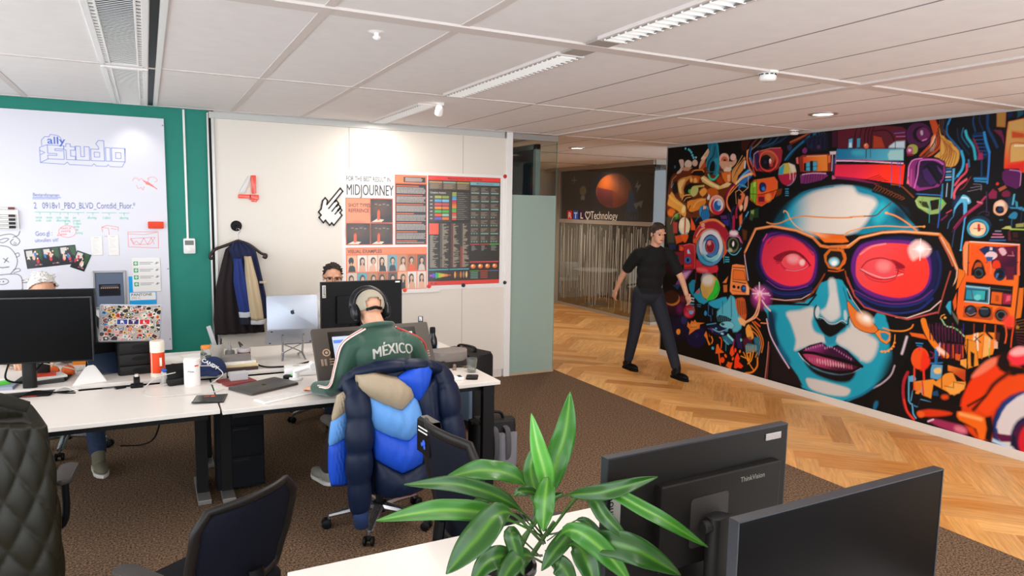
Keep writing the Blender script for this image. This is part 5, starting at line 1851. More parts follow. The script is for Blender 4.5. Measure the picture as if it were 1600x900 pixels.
box(bm, (-0.036, -0.026, 0.10), (0.004, 0.004, 0.15))
obj('label_mark', bm, mat('canister_cream', '#ece3d2', 0.45), t)
t = thing('tape_dispenser', 'small black tape dispenser on the desk before the drawer box', 'tape dispenser', (-0.095, 5.02, ZD))
bm = B()
lathe(bm, [(0, -0.016), (0.036, -0.016), (0.036, 0.016), (0, 0.016)], (0, 0, 0.038), 24, axis=(1, 0.1, 0))
box(bm, (0, 0, 0.012), (0.075, 0.055, 0.024), 0.008)
obj('body', bm, M_black, t, True)
bm = B()
box(bm, (0, -0.002, 0.078), (0.022, 0.05, 0.012), 0.004)
obj('tape_roll', bm, mat('tape_grey', '#cfcac4', 0.4), t)
t = thing('stapler', 'upright dark stapler with blue tip beside the orange canister', 'stapler', (0.065, 5.03, ZD), 0.3)
bm = B()
box(bm, (0, 0, 0.045), (0.032, 0.05, 0.085), 0.008, rot=(0.15, 0, 0))
box(bm, (0, -0.01, 0.006), (0.045, 0.07, 0.012), 0.004)
obj('body', bm, mat('stapler_grey', '#b8b2ac', 0.4), t, True)
bm = B()
box(bm, (0, -0.004, 0.095), (0.030, 0.045, 0.022), 0.008)
obj('tip', bm, mat('stapler_blue', '#1d4fa8', 0.4), t, True)
t = thing('card_terminal', 'black card terminal and holder behind the white wipes tub', 'card terminal', (0.135, 5.01, ZD), 0.25)
bm = B()
box(bm, (0, 0, 0.022), (0.12, 0.09, 0.044), 0.008)
obj('base', bm, M_dark, t, True)
bm = B()
box(bm, (0, 0.01, 0.085), (0.115, 0.014, 0.10), 0.006, rot=(-0.5, 0, 0))
obj('slanted_plate', bm, M_black, t, True)
bm = B()
lathe(bm, [(0, -0.02), (0.04, -0.02), (0.04, 0.02), (0, 0.02)], (0.0, 0.05, 0.085), 20, axis=(0, 1, 0))
obj('roll_cover', bm, M_black, t, True)
t = thing('wipes_tub', 'white cylindrical tub of wipes with small red and grey print', 'tub', (0.225, 4.94, ZD))
bm = B()
lathe(bm, [(0, 0), (0.047, 0), (0.049, 0.004), (0.049, 0.15)], seg=30)
obj('body', bm, M_white, t, True)
bm = B()
lathe(bm, [(0.0495, 0.15), (0.050, 0.158), (0.047, 0.176), (0.02, 0.180), (0, 0.180)], seg=30)
obj('lid', bm, M_whitemt, t, True)
cw = 0.0495
bm = B()
text(bm, 'Wipes', 0.016, Matrix.Translation((-0.03, -0.0415, 0.095)) @ Matrix.Rotation(radians(-22), 4, 'Z') @ XZ, bold=0.01)
obj('printed_name', bm, mat('print_grey', '#4a4846', 0.6), t)
bm = B()
box(bm, (0.026, -0.0425, 0.135), (0.026, 0.002, 0.008), rot=(0, 0, radians(31)))
obj('red_print', bm, mat('print_red', '#e0381e', 0.6), t)
t = thing('notebook', 'open notebook with red edged pages behind the wipes tub', 'notebook', (0.20, 5.62, ZB), radians(14))
bm = B()
box2(bm, (-0.16, -0.12, 0), (0.16, 0.12, 0.010), 0.003)
obj('cover', bm, mat('cover_red', '#b8503c', 0.6), t)
bm = B()
box2(bm, (-0.153, -0.113, 0.010), (-0.002, 0.113, 0.026), 0.003)
box2(bm, (0.002, -0.113, 0.010), (0.153, 0.113, 0.026), 0.003)
obj('pages', bm, M_paper, t)
t = thing('glass_bottle', 'clear glass bottle with orange cap', 'bottle', (0.335, 5.32, ZB))
M_clear = mat('clear_plastic', '#dfe3e0', 0.08, trans=0.85, ior=1.3)
bm = B()
lathe(bm, [(0, 0), (0.034, 0), (0.036, 0.005), (0.036, 0.10), (0.031, 0.125), (0.031, 0.14)], seg=24)
obj('body', bm, M_clear, t, True)
bm = B()
lathe(bm, [(0.0, 0.14), (0.033, 0.14), (0.033, 0.155), (0.03, 0.16), (0, 0.16)], seg=24)
obj('cap', bm, mat('cap_orange', '#e8862a', 0.45), t, True)
bm = B()
for k in range(5):
    ell(bm, (0.012 * cos(k * 2.2), 0.012 * sin(k * 2.2), 0.02 + 0.02 * k), (0.016, 0.014, 0.012), seg=8)
obj('contents', bm, mat('bottle_contents', '#3a302c', 0.6), t)
t = thing('pencil_cup', 'grey white pencil cup with ruler and black pencils', 'pencil cup', (0.425, 5.52, ZB))
bm = B()
lathe(bm, [(0, 0), (0.045, 0), (0.048, 0.13), (0.045, 0.13), (0.042, 0.008), (0, 0.008)], seg=24, cap=False)
obj('cup', bm, mat('cup_grey', '#b9b5ae', 0.5), t, True)
bm = B()
box(bm, (-0.03, -0.01, 0.17), (0.03, 0.003, 0.2), rot=(0, radians(-15), 0))
obj('ruler', bm, mat('ruler_clear', '#b5b6b8', 0.2), t)
bm = B()
for k in range(4):
    tube(bm, [(0.015 * cos(k * 1.6), 0.015 * sin(k * 1.6), 0.02), (0.03 * cos(k * 1.6), 0.03 * sin(k * 1.6), 0.165 + 0.01 * k)], 0.004, 6)
obj('pencils', bm, M_black, t)
t = thing('candy_cap', 'navy baseball cap lettered CANDY', 'cap', (0.365, 5.13, ZB), radians(-20))
bm = B()
ell(bm, (0, 0, 0.02), (0.085, 0.095, 0.095), seg=24)
bmesh.ops.bisect_plane(bm, geom=bm.verts[:] + bm.edges[:] + bm.faces[:], plane_co=(0, 0, 0.003), plane_no=(0, 0, -1), clear_outer=True)
obj('crown', bm, mat('cap_navy', '#14264e', 0.85), t, 'all')
bm = B()
G = coons([(-0.075, -0.05, 0.03), (0, -0.085, 0.05), (0.075, -0.05, 0.03)], [(-0.06, -0.13, 0.01), (0, -0.155, 0.02), (0.06, -0.13, 0.01)], [(-0.075, -0.05, 0.03), (-0.06, -0.13, 0.01)], [(0.075, -0.05, 0.03), (0.06, -0.13, 0.01)], 10, 5)
grid_faces(bm, G)
obj('brim', bm, mat('cap_navy', '#14264e', 0.85), t, 'all').modifiers.new('felt', 'SOLIDIFY').thickness = 0.004
bm = B()
text(bm, 'CANDY', 0.034, Matrix.Translation((0.0, -0.083, 0.072)) @ Matrix.Rotation(radians(-14), 4, 'X') @ XZ @ Matrix.Rotation(radians(-30), 4, 'Z'), 'CENTER', bold=0.02)
obj('lettering', bm, M_white, t)
t = thing('spray_bottle', 'grey spray bottle beside the dark red jar', 'spray bottle', (0.50, 5.40, ZB))
bm = B()
lathe(bm, [(0, 0), (0.034, 0), (0.034, 0.088), (0.03, 0.098), (0.014, 0.10)], seg=20)
obj('body', bm, mat('spray_grey', '#5c5a58', 0.35), t, True)
bm = B()
lathe(bm, [(0.016, 0.10), (0.014, 0.125), (0.009, 0.135), (0.009, 0.16), (0, 0.162)], seg=16)
obj('nozzle', bm, mat('spray_head', '#8b8885', 0.4), t, True)
t = thing('jar', 'small jar with dark red contents and clear lid on the books', 'jar', (0.60, 5.44, ZB))
bm = B()
lathe(bm, [(0, 0), (0.046, 0), (0.047, 0.07), (0.044, 0.075)], seg=24)
obj('body', bm, mat('jar_red', '#5a1f2a', 0.3), t, True)
bm = B()
lathe(bm, [(0.0, 0.075), (0.048, 0.075), (0.048, 0.095), (0.045, 0.1), (0, 0.1)], seg=24)
obj('lid', bm, mat('jar_lid', '#b5aeac', 0.25), t, True)
for i, (x, y, z, w_, d_, h_, c, rz, nm, lab) in enumerate(((0.535, 5.20, 0, 0.24, 0.15, 0.022, '#3a2422', 0.05, 'book', 'dark book at the bottom of the stack by the cap'), (0.545, 5.22, 0.022, 0.24, 0.14, 0.018, '#d9c49a', -0.06, 'pad', 'beige pad in the middle of the book stack'), (0.535, 5.23, 0.04, 0.22, 0.13, 0.016, '#e6e2dd', 0.1, 'paper_block', 'white papers below the grey box on the book stack'), (0.525, 5.24, 0.056, 0.19, 0.10, 0.035, '#77716d', 0.0, 'box', 'flat grey box on top of the book stack'), (0.49, 4.915, -0.025, 0.20, 0.18, 0.014, '#7a2a28', 0.3, 'notebook', 'dark red notebook under the small white box'), (0.505, 4.93, -0.011, 0.11, 0.07, 0.05, '#b9b8ba', 0.1, 'small_box', 'small pale box lying on the dark red notebook'))):
    bm = B()
    box2(bm, (-w_ / 2, -d_ / 2, 0), (w_ / 2, d_ / 2, h_), 0.002)
    simple(nm, lab, 'stationery', bm, mat('stack_' + 'abcdef'[i], c, 0.5), (x, y, z + ZB), rz)
t = thing('flyer', 'dark glossy leaflet with curled corner at the desk edge', 'leaflet', (0.30, 4.53, ZD + 0.001), radians(-12))
bm = B()
G = [[Vector((-0.09 + 0.18 * i / 12, -0.10 + 0.2 * j / 8, 0.002 + 0.022 * max(0, (0.4 - j / 8)) * max(0, (0.75 - i / 12)))) for i in range(13)] for j in range(9)]
grid_faces(bm, G)
o = obj('sheet', bm, mat('leaflet_black', '#1a1818', 0.25), t, 'all')
o.modifiers.new('sheet', 'SOLIDIFY').thickness = 0.001
bm = B()
lathe(bm, [(0, 0.0045), (0.014, 0.0045), (0.014, 0.003), (0, 0.003)], (0.01, 0.055, 0), 14)
box(bm, (-0.025, 0.05, 0.004), (0.03, 0.01, 0.001), rot=(0, 0, 0.3))
obj('red_print', bm, mat('leaflet_red', '#e0481e', 0.4), t)
bm = B()
tube(bm, [(0.13, 5.0, 0.82), (0.02, 4.98, 0.80), (-0.06, 4.9, 0.745), (-0.02, 4.72, 0.744), (0.16, 4.68, 0.744), (0.33, 4.68, 0.746), (0.40, 4.72, 0.75)], 0.0035, 6, sm=8)
simple('cable', 'thin white cable curving over the left desk to the leaflet', 'cable', bm, M_cable_w, smooth=True)
bm = B()
tube(bm, [(0.27, 4.96, 0.86), (0.36, 4.95, 0.85), (0.41, 4.93, 0.80), (0.36, 4.92, 0.76), (0.34, 4.9, 0.745), (0.46, 4.86, 0.744)], 0.0035, 6, sm=8)
simple('cable', 'white cable hanging right of the wipes tub', 'cable', bm, M_cable_w, smooth=True)
bm = B()
box2(bm, (-0.03, -0.008, 0), (0.03, 0.008, 0.016), 0.004)
simple('card_reader', 'small black stick beside the tape dispenser', 'card reader', bm, M_black, (-0.185, 5.02, ZD), 0.35)
bm = B()
tube(bm, [(-0.05, 0.03, 0.004), (0.0, 0.035, 0.004), (0.015, 0.03, 0.004), (0.03, -0.02, 0.004)], 0.0035, 6)
simple('hex_key', 'bent grey hex key on the left desk', 'tool', bm, mat('steel_grey', '#6a6866', 0.35, metal=0.8), (-0.24, 5.02, ZD), 0, True)
# right desk
t = thing('laptop', 'closed dark grey laptop lying on the right desk', 'laptop', (0.635, 4.70, ZD), radians(29))
bm = B()
prism(bm, rrect(0.36, 0.25, 0.014, 4), 0.009, Matrix.Translation((0, 0, 0.002)), bev=0.002)
obj('base', bm, M_space, t, True)
bm = B()
prism(bm, rrect(0.36, 0.25, 0.014, 4), 0.006, Matrix.Translation((0, 0, 0.0115)), bev=0.002)
obj('lid', bm, M_space, t, True)
bm = B()
apple(bm, Matrix.Translation((0, 0, 0.0172)), 0.02)
obj('emblem', bm, M_black, t)
t = thing('drawing_display', 'large dark drawing tablet screen tilted in front of the man in green', 'drawing tablet', (1.315, 4.50, ZD), radians(1.5))
mW = Matrix.Translation((0, -0.115, 0.012)) @ Matrix.Rotation(radians(58), 4, 'X')
bm = B()
prism(bm, rrect(0.80, 0.44, 0.012, 4, 0, 0.20), 0.03, mW, bev=0.005)
obj('body', bm, mat('tablet_brown', '#4a413b', 0.45), t)
bm = B()
prism(bm, rrect(0.60, 0.38, 0.004, 2, 0.0, 0.20), 0.0312, mW)
obj('glass', bm, mat('glass_black', '#15110f', 0.25), t)
bm = B()
prism(bm, rrect(0.55, 0.33, 0.002, 1, 0.0, 0.19), 0.0318, mW)
obj('lit_screen', bm, mat('screen_page', '#b9c2d2', 0.4, emit=('#c6d2ea', 0.55)), t)
bm = B()
box(bm, mW @ Vector((0.0, 0.32, 0.0322)), (0.54, 0.022, 0.0015), rot=(radians(58), 0, 0))
obj('toolbar', bm, mat('screen_blue', '#5a86d8', 0.4, emit=('#5a86d8', 0.5)), t)
for s in (-1, 1):
    bm = B()
    lathe(bm, [(0.018, 0), (0.025, 0), (0.025, 0.003), (0.018, 0.003), (0.018, 0.0)], mW @ Vector((s * 0.325, 0.25, 0.030)), 24, axis=mW.to_3x3() @ Vector((0, 0, 1)), cap=False)
    lathe(bm, [(0, 0.002), (0.009, 0.002)], mW @ Vector((s * 0.325, 0.25, 0.030)), 16, axis=mW.to_3x3() @ Vector((0, 0, 1)), cap=False)
    obj('touch_ring', bm, mat('ring_tan', '#c9a888', 0.4), t)
    for k in range(5):
        bm = B()
        w_, h_ = (0.014, 0.045) if k < 2 else (0.032, 0.009)
        box(bm, mW @ Vector((s * 0.325 + (-0.035 + k * 0.022 if k < 2 else 0.028), 0.185 if k < 2 else 0.203 - (k - 2) * 0.017, 0.031)), (w_, h_, 0.003), rot=(radians(58), 0, 0))
        obj('express_key', bm, mat('key_tan', '#9a8370', 0.45), t)
bm = B()
for s in (-1, 1):
    tube(bm, [(s * 0.22, -0.02, 0.012), (s * 0.22, 0.16, 0.012), (s * 0.22, 0.09, 0.20)], 0.012, 8)
obj('rear_stand', bm, M_black, t)
t = thing('swing_bracket', 'white jointed bracket clamped behind the drawing tablet', 'bracket', (0.86, 4.83, ZD))
bm = B()
cyl(bm, (0, 0, 0), 0.045, 0.016, 20, bev=0.004)
cyl(bm, (0, 0, 0.016), 0.022, 0.06, 16)
obj('clamp', bm, M_white, t, True)
bm = B()
tube(bm, [(0, 0, 0.06), (0.10, -0.06, 0.10), (0.17, -0.10, 0.14)], 0.020, 10, flat=(1.5, 0.9))
cyl(bm, (0.10, -0.10, 0.10), 0.028, 0.07, 16, axis=(0, 1, 0), bev=0.004)
obj('arm', bm, M_white, t, True)
t = thing('socket_box', 'white multi socket box with red switch behind the drawing tablet', 'socket', (0.95, 4.98, ZD), radians(-8))
bm = B()
box2(bm, (-0.14, -0.07, 0), (0.14, 0.07, 0.06), 0.012)
obj('housing', bm, M_white, t, True)
for x in (-0.06, 0.05):
    bm = B()
    lathe(bm, [(0.026, 0.0605), (0.023, 0.0615), (0.02, 0.0605), (0, 0.0605)], (x, 0.0, 0), 20, cap=False)
    obj('socket', bm, mat('socket_grey', '#c4bfb8', 0.5), t)
bm = B()
lathe(bm, [(0.011, 0.06), (0.011, 0.064), (0, 0.064)], (0.0, -0.045, 0), 14)
obj('switch', bm, mat('switch_red', '#e0482a', 0.4), t)
t = thing('power_adapter', 'black power adapter with green light beside the socket box', 'power adapter', (0.83, 4.865, ZD), radians(-35))
bm = B()
box2(bm, (-0.045, -0.022, 0), (0.045, 0.022, 0.026), 0.006)
obj('body', bm, M_black, t, True)
bm = B()
lathe(bm, [(0.007, 0.0), (0.007, 0.001), (0, 0.001)], (0.01, 0, 0.026), 10)
obj('light', bm, mat('led_green', '#3fd83f', 0.4, emit=('#3fe04a', 2.0)), t)
bm = B()
tube(bm, [(0.64, 5.90, 0.80), (0.60, 5.75, 0.85), (0.62, 5.5, 0.80), (0.68, 5.2, 0.775), (0.80, 5.12, 0.773), (0.93, 5.15, 0.772), (1.02, 5.2, 0.775)], 0.006, 8, sm=8)
simple('cable', 'black cable curving over the far desk to the laptop stand', 'cable', bm, M_black, smooth=True)
for x, y, z, r, h_, lab, cap in ((2.03, 5.60, ZB, 0.036, 0.235, 'black drinks bottle with steel cap on the far desk', M_chrome), (1.925, 5.04, ZD, 0.037, 0.26, 'black drinks bottle with black cap beside the grey case', M_black)):
    t = thing('drinks_bottle', lab, 'bottle', (x, y, z), 0, 'black drinks bottles')
    bm = B()
    lathe(bm, [(0, 0), (r - 0.003, 0), (r, 0.004), (r, h_ * 0.56), (r * 0.9, h_ * 0.66), (r * 0.58, h_ * 0.78), (r * 0.55, h_ * 0.84)], seg=24)
    obj('body', bm, mat('bottle_black', '#0c0c0f', 0.2, coat=0.3), t, True)
    bm = B()
    lathe(bm, [(0, h_ * 0.835), (r * 0.6, h_ * 0.835), (r * 0.6, h_ * 0.96), (r * 0.5, h_), (0, h_)], seg=20)
    obj('cap', bm, cap, t, True)
    if cap is M_black:
        bm = B()
        for k, dz in enumerate((0, 0.02)):
            box(bm, (0.026, -0.0262, 0.09 + dz), (0.012, 0.003, 0.02), rot=(0, 0, radians(45)))
        obj('colour_mark', bm, mat('mark_blue', '#3a9ae0', 0.4), t)
t = thing('headset_case', 'grey zipped headset case with dark base on the desk end', 'case', (1.985, 4.835, ZD), radians(4))
bm = B()
prism(bm, [(p.x, p.y) for p in smooth_path([(-0.155, 0.10, 0), (-0.15, 0, 0), (-0.10, -0.085, 0), (0, -0.11, 0), (0.10, -0.085, 0), (0.15, 0, 0), (0.155, 0.10, 0), (0, 0.12, 0)], 5, True)], 0.045, bev=0.012)
obj('base_tray', bm, mat('case_charcoal', '#26211f', 0.7), t, True)
bm = B()
prism(bm, [(p.x, p.y) for p in smooth_path([(-0.15, 0.10, 0), (-0.145, 0, 0), (-0.095, -0.08, 0), (0, -0.105, 0), (0.095, -0.08, 0), (0.145, 0, 0), (0.15, 0.10, 0), (0, 0.115, 0)], 5, True)], 0.065, Matrix.Translation((0, 0.004, 0.046)), bev=0.02)
obj('lid', bm, mat('case_grey', '#807873', 0.85, bump=0.3, bscale=400), t, True)
t = thing('drinking_glass', 'clear drinking glass on the desk corner', 'glass', (2.045, 4.565, ZD))
bm = B()
lathe(bm, [(0, 0), (0.03, 0), (0.041, 0.10), (0.038, 0.10), (0.028, 0.012), (0, 0.010)], seg=28, cap=False)
obj('tumbler', bm, M_clear, t, True)
t = thing('phone', 'black smartphone with camera lens lying face down on the desk corner', 'phone', (1.975, 4.40, ZD), radians(-28))
bm = B()
prism(bm, rrect(0.082, 0.125, 0.014, 5), 0.010, bev=0.003)
obj('body', bm, M_black, t, True)
bm = B()
prism(bm, rrect(0.035, 0.04, 0.008, 4, -0.015, 0.03), 0.0125)
obj('camera', bm, mat('lens_brown', '#4a4038', 0.2, metal=0.5), t)
t = thing('power_bank', 'white power bank with dark window beside the phone', 'power bank', (1.845, 4.40, ZD), radians(-6))
bm = B()
box2(bm, (-0.055, -0.035, 0), (0.055, 0.035, 0.022), 0.005)
obj('body', bm, M_whitemt, t, True)
bm = B()
box2(bm, (0.020, -0.028, 0.022), (0.046, 0.028, 0.0228))
obj('window', bm, M_dark, t)
bm = B()
lathe(bm, [(0, 0), (0.014, 0), (0.016, 0.012), (0.010, 0.024), (0.013, 0.034), (0.008, 0.042), (0, 0.044)], seg=16)
simple('figurine', 'tiny brown pebble figure in front of the grey case', 'figurine', bm, mat('pebble_brown', '#8a7468', 0.7), (1.955, 4.67, ZD), 0, True)
bm = B()
lathe(bm, [(0, 0), (0.018, 0), (0.018, 0.055), (0.016, 0.058), (0, 0.058)], seg=16)
simple('lighter_tin', 'small dark tin beside the blue jacket on the right desk', 'tin', bm, M_dark, (1.80, 4.46, ZD), 0, True)
t = thing('key_bunch', 'bunch of metal keys next to the drinking glass', 'keys', (2.05, 4.70, ZD))
for k in range(4):
    bm = B()
    a = k * 0.7
    tube(bm, [(0.0, 0.0, 0.004 + k * 0.003), (0.06 * cos(a), 0.06 * sin(a), 0.003 + k * 0.003)], 0.005, 6, flat=(1.2, 0.4))
    obj('key', bm, mat('brass', '#b09a6a', 0.35, metal=0.8), t)
bm = B()
tube(bm, [(-0.25, 6.2, 0.006), (-0.1, 6.15, 0.01), (0.0, 6.05, 0.1), (0.06, 5.9, 0.4), (0.07, 5.8, 0.735)], 0.006, 6, sm=6)
simple('cable', 'black cable trailing on the carpet under the left desk', 'cable', bm, M_black, (0, 0, 0), 0, True)
# people
M_skin = mat('skin', '#d9a284', 0.5, noise=0.06, nscale=30)
M_eye = mat('eye_dark', '#2a1c16', 0.25)
def V(*a):
    return Vector(a)
def ello(bm, c, ax, r, seg=18):
    """ellipsoid with axes ax = (right, forward, up)"""
    m = Matrix.Translation(c) @ Matrix([[ax[0][i], ax[1][i], ax[2][i]] for i in range(3)]).to_4x4() @ Matrix.Diagonal((*r, 1))
    bmesh.ops.create_uvsphere(bm, u_segments=seg, v_segments=seg * 2 // 3, radius=1.0, matrix=m)
def frame_of(fwd, up):
    u = Vector(up).normalized()
    r = Vector(fwd).cross(u).normalized()
    return r, u.cross(r).normalized(), u
def torso(bm, hip, chest, neck, r, k):
    """trunk volumes between the hips and the base of the neck; r the sideways direction"""
    up = (chest - hip).normalized()
    ax = frame_of(up.cross(r) * -1 if False else r.cross(up) * -1, up)
    L = (neck - hip).length
    for t_, w, d, h in ((0.02, 0.165, 0.125, 0.13), (0.3, 0.15, 0.11, 0.15), (0.55, 0.165, 0.115, 0.16), (0.78, 0.17, 0.11, 0.13), (0.9, 0.13, 0.085, 0.09)):
        p = hip.lerp(chest, t_ / 0.6) if t_ < 0.6 else chest.lerp(neck, (t_ - 0.6) / 0.4)
        ello(bm, p, ax, (w + k, d + k, h + k * 0.5))
def hand(bm, wr, d, palm_n, curl=0.5, s=1.0):
    """palm and five bent fingers; d points along the hand, palm_n out of the palm"""
    d = d.normalized()
    n = (palm_n - d * palm_n.dot(d)).normalized()
    side = d.cross(n)
    ello(bm, wr + d * 0.045 * s, (side, n, d), (0.040 * s, 0.017 * s, 0.052 * s), 12)
    for k, (o_, l_) in enumerate(((-0.030, 0.066), (-0.010, 0.078), (0.010, 0.074), (0.029, 0.058))):
        b = wr + d * 0.085 * s + side * o_ * s
        a1, a2 = curl * 0.7, curl * 1.5
        p1 = b + (d * cos(a1) + n * sin(a1)) * l_ * 0.45 * s
        p2 = p1 + (d * cos(a2) + n * sin(a2)) * l_ * 0.35 * s
        p3 = p2 + (d * cos(a2 + 0.4) + n * sin(a2 + 0.4)) * l_ * 0.25 * s
        limb(bm, [b - d * 0.02, b, p1, p2, p3], [0.0095 * s, 0.0095 * s, 0.0088 * s, 0.008 * s, 0.007 * s], 8, 1)
    t0 = wr + d * 0.025 * s - side * 0.030 * s
    limb(bm, [t0, t0 + (d * 0.6 - side * 0.8 + n * 0.3) * 0.035 * s, t0 + (d * 0.95 - side * 0.5 + n * 0.5) * 0.062 * s], [0.013 * s, 0.011 * s, 0.008 * s], 8, 1)
def person(label, j, top, trousers, shoe, sleeve='long', face=True, extra=None):
    """j: joints hip chest neck head fwd up sh el wr hd pn kn an toe (pairs are left, right)"""
    g = {k: (tuple(Vector(q) for q in v) if isinstance(v[0], tuple) else Vector(v)) for k, v in j.items()}
    t = thing('person', label, 'person', (g['hip'].x, g['hip'].y, 0))
    t0 = -Vector((g['hip'].x, g['hip'].y, 0))
    for k in g:
        if k not in ('fwd', 'up', 'hd', 'pn'):
            g[k] = tuple(q + t0 for q in g[k]) if isinstance(g[k], tuple) else g[k] + t0
    r, f, u = frame_of(g['fwd'], g['up'])
    H = g['head']
    rs = (g['sh'][1] - g['sh'][0]).normalized()
    bm = B()
    ello(bm, H + u * 0.025 - f * 0.012, (r, f, u), (0.075, 0.095, 0.088))
    ello(bm, H - u * 0.03 + f * 0.028, (r, f, u), (0.060, 0.066, 0.085))
    ello(bm, H - u * 0.078 + f * 0.05, (r, f, u), (0.040, 0.042, 0.036))
    ello(bm, H - u * 0.018 + f * 0.098, (r, f, (u + f * 0.25).normalized()), (0.013, 0.017, 0.028), 10)
    for s in (-1, 1):
        ello(bm, H - u * 0.012 + r * s * 0.078 - f * 0.008, (r, f, u), (0.010, 0.020, 0.031), 10)
        ello(bm, H + u * 0.022 + f * 0.078 + r * s * 0.032, (r, f, u), (0.026, 0.016, 0.010), 10)
    limb(bm, [g['neck'] - u * 0.03, g['neck'], H - u * 0.05 - f * 0.015], [0.058, 0.055, 0.056], 14, 2)
    torso(bm, g['hip'], g['chest'], g['neck'], rs, 0.0)
    for i in (0, 1):
        limb(bm, [g['sh'][i], g['el'][i], g['wr'][i]], [0.052, 0.038, 0.026])
        hand(bm, g['wr'][i], g['hd'][i], g['pn'][i])
        limb(bm, [g['hip'] + rs * (0.09 if i else -0.09), g['kn'][i], g['an'][i]], [0.08, 0.052, 0.04])
    body = fused('body', bm, M_skin, t, 0.0055, 3)
    bm = B()
    torso(bm, g['hip'], g['chest'], g['neck'], rs, 0.016)
    for i in (0, 1):
        sh = g['chest'].lerp(g['neck'], 0.55).lerp(g['sh'][i], 0.5)
        el, wr = g['el'][i], g['wr'][i]
        if sleeve == 'long':
            limb(bm, [sh, g['sh'][i], el, wr], [0.075, 0.074, 0.056, 0.043], sm=3)
        else:
            limb(bm, [sh, g['sh'][i], g['sh'][i].lerp(el, 0.7)], [0.075, 0.074, 0.066], sm=3)
    fused('jacket' if sleeve == 'long' else 'shirt', bm, top, t, 0.007, 5)
    bm = B()
    ello(bm, g['hip'] + V(0, 0, -0.02), frame_of(rs.cross(V(0, 0, 1)) * -1, V(0, 0, 1)), (0.185, 0.145, 0.12))
    for i in (0, 1):
        limb(bm, [g['hip'] + rs * (0.09 if i else -0.09), g['kn'][i], g['an'][i] + (g['kn'][i] - g['an'][i]) * 0.1], [0.105, 0.074, 0.058])
    fused('trousers', bm, trousers, t, 0.008, 4)
    for i in (0, 1):
        a, e = g['an'][i], g['toe'][i]
        d = (e - a)
        d.z = 0
        d.normalize()
        fl = V(a.x, a.y, e.z)
        sd = V(-d.y, d.x, 0)
        bm = B()
        ello(bm, fl - d * 0.03 + V(0, 0, 0.055), (sd, d, V(0, 0, 1)), (0.042, 0.055, 0.05))
        ello(bm, fl + d * 0.10 + V(0, 0, 0.04), (sd, d, V(0, 0, 1)), (0.046, 0.105, 0.038))
        limb(bm, [fl + V(0, 0, 0.05), a + V(0, 0, 0.02)], [0.045, 0.047], sm=1)
        s_ = fused('shoe', bm, shoe[0], t, 0.006, 3)
        bm = B()
        prism(bm, [((fl + d * x_ + sd * y_).x, (fl + d * x_ + sd * y_).y) for x_, y_ in [(p.x, p.y) for p in smooth_path([(-0.085, 0, 0), (-0.06, 0.042, 0), (0.05, 0.046, 0), (0.15, 0.044, 0), (0.215, 0, 0), (0.15, -0.044, 0), (0.05, -0.046, 0), (-0.06, -0.042, 0)], 4, True)]], 0.024, Matrix.Translation((0, 0, e.z)), bev=0.005)
        obj('sole', bm, shoe[1], s_, True)
    if face:
        for s in (-1, 1):
            bm = B()
            ello(bm, H - u * 0.001 + f * 0.084 + r * s * 0.032, (r, f, u), (0.014, 0.008, 0.0075), 12)
            obj('eye', bm, M_eye, t, 'all')
        bm = B()
        ello(bm, H - u * 0.062 + f * 0.088, (r, f, u), (0.024, 0.008, 0.006), 12)
        obj('mouth', bm, mat('lips', '#a8584a', 0.5), t, 'all')
    return t, H, (r, f, u), g
def hair(t, H, ax, r, m, cut, dz=0.028, tuft=0, seed=1):
    """cap of hair around the skull, clipped by the plane (point, normal) given in head axes"""
    bm = B()
    ello(bm, H + ax[2] * dz - ax[1] * 0.014, ax, r, 30)
    for co, no in cut:
        P_ = H + ax[0] * co[0] + ax[1] * co[1] + ax[2] * co[2]
        N = ax[0] * no[0] + ax[1] * no[1] + ax[2] * no[2]
        bmesh.ops.bisect_plane(bm, geom=bm.verts[:] + bm.edges[:] + bm.faces[:], plane_co=P_, plane_no=N, clear_outer=True)
    rnd = random.Random(seed)
    base = [v.co.copy() for v in bm.verts]
    for q in range(110 if tuft else 0):
        p = rnd.choice(base)
        n = (p - H).normalized()
        d = (ax[0] * rnd.uniform(-1, 1) + ax[1] * rnd.uniform(-0.9, 0.6) - n * 0.2).normalized()
        L = tuft * rnd.uniform(1.6, 3.4)
        tube(bm, [p - n * 0.004, p + n * tuft * 0.35 + d * L * 0.4, p + n * tuft * rnd.uniform(0.1, 0.7) + d * L], [0.010, 0.009, 0.002], 6, sm=2)
    o = obj('hair', bm, m, t, 'all')
    o.modifiers.new('lock', 'SOLIDIFY').thickness = 0.006
    s = o.modifiers.new('soft', 'SUBSURF')
    s.levels = s.render_levels = 1
    return o
M_track = mat('track_top_green', '#23493a', 0.55, noise=0.05, nscale=12, bump=0.15, bscale=40, sheen=0.3)
M_jeans = mat('dark_jeans', '#1b2233', 0.85, noise=0.15, nscale=60)
M_solew = mat('sole_white', '#d5d0c8', 0.6)
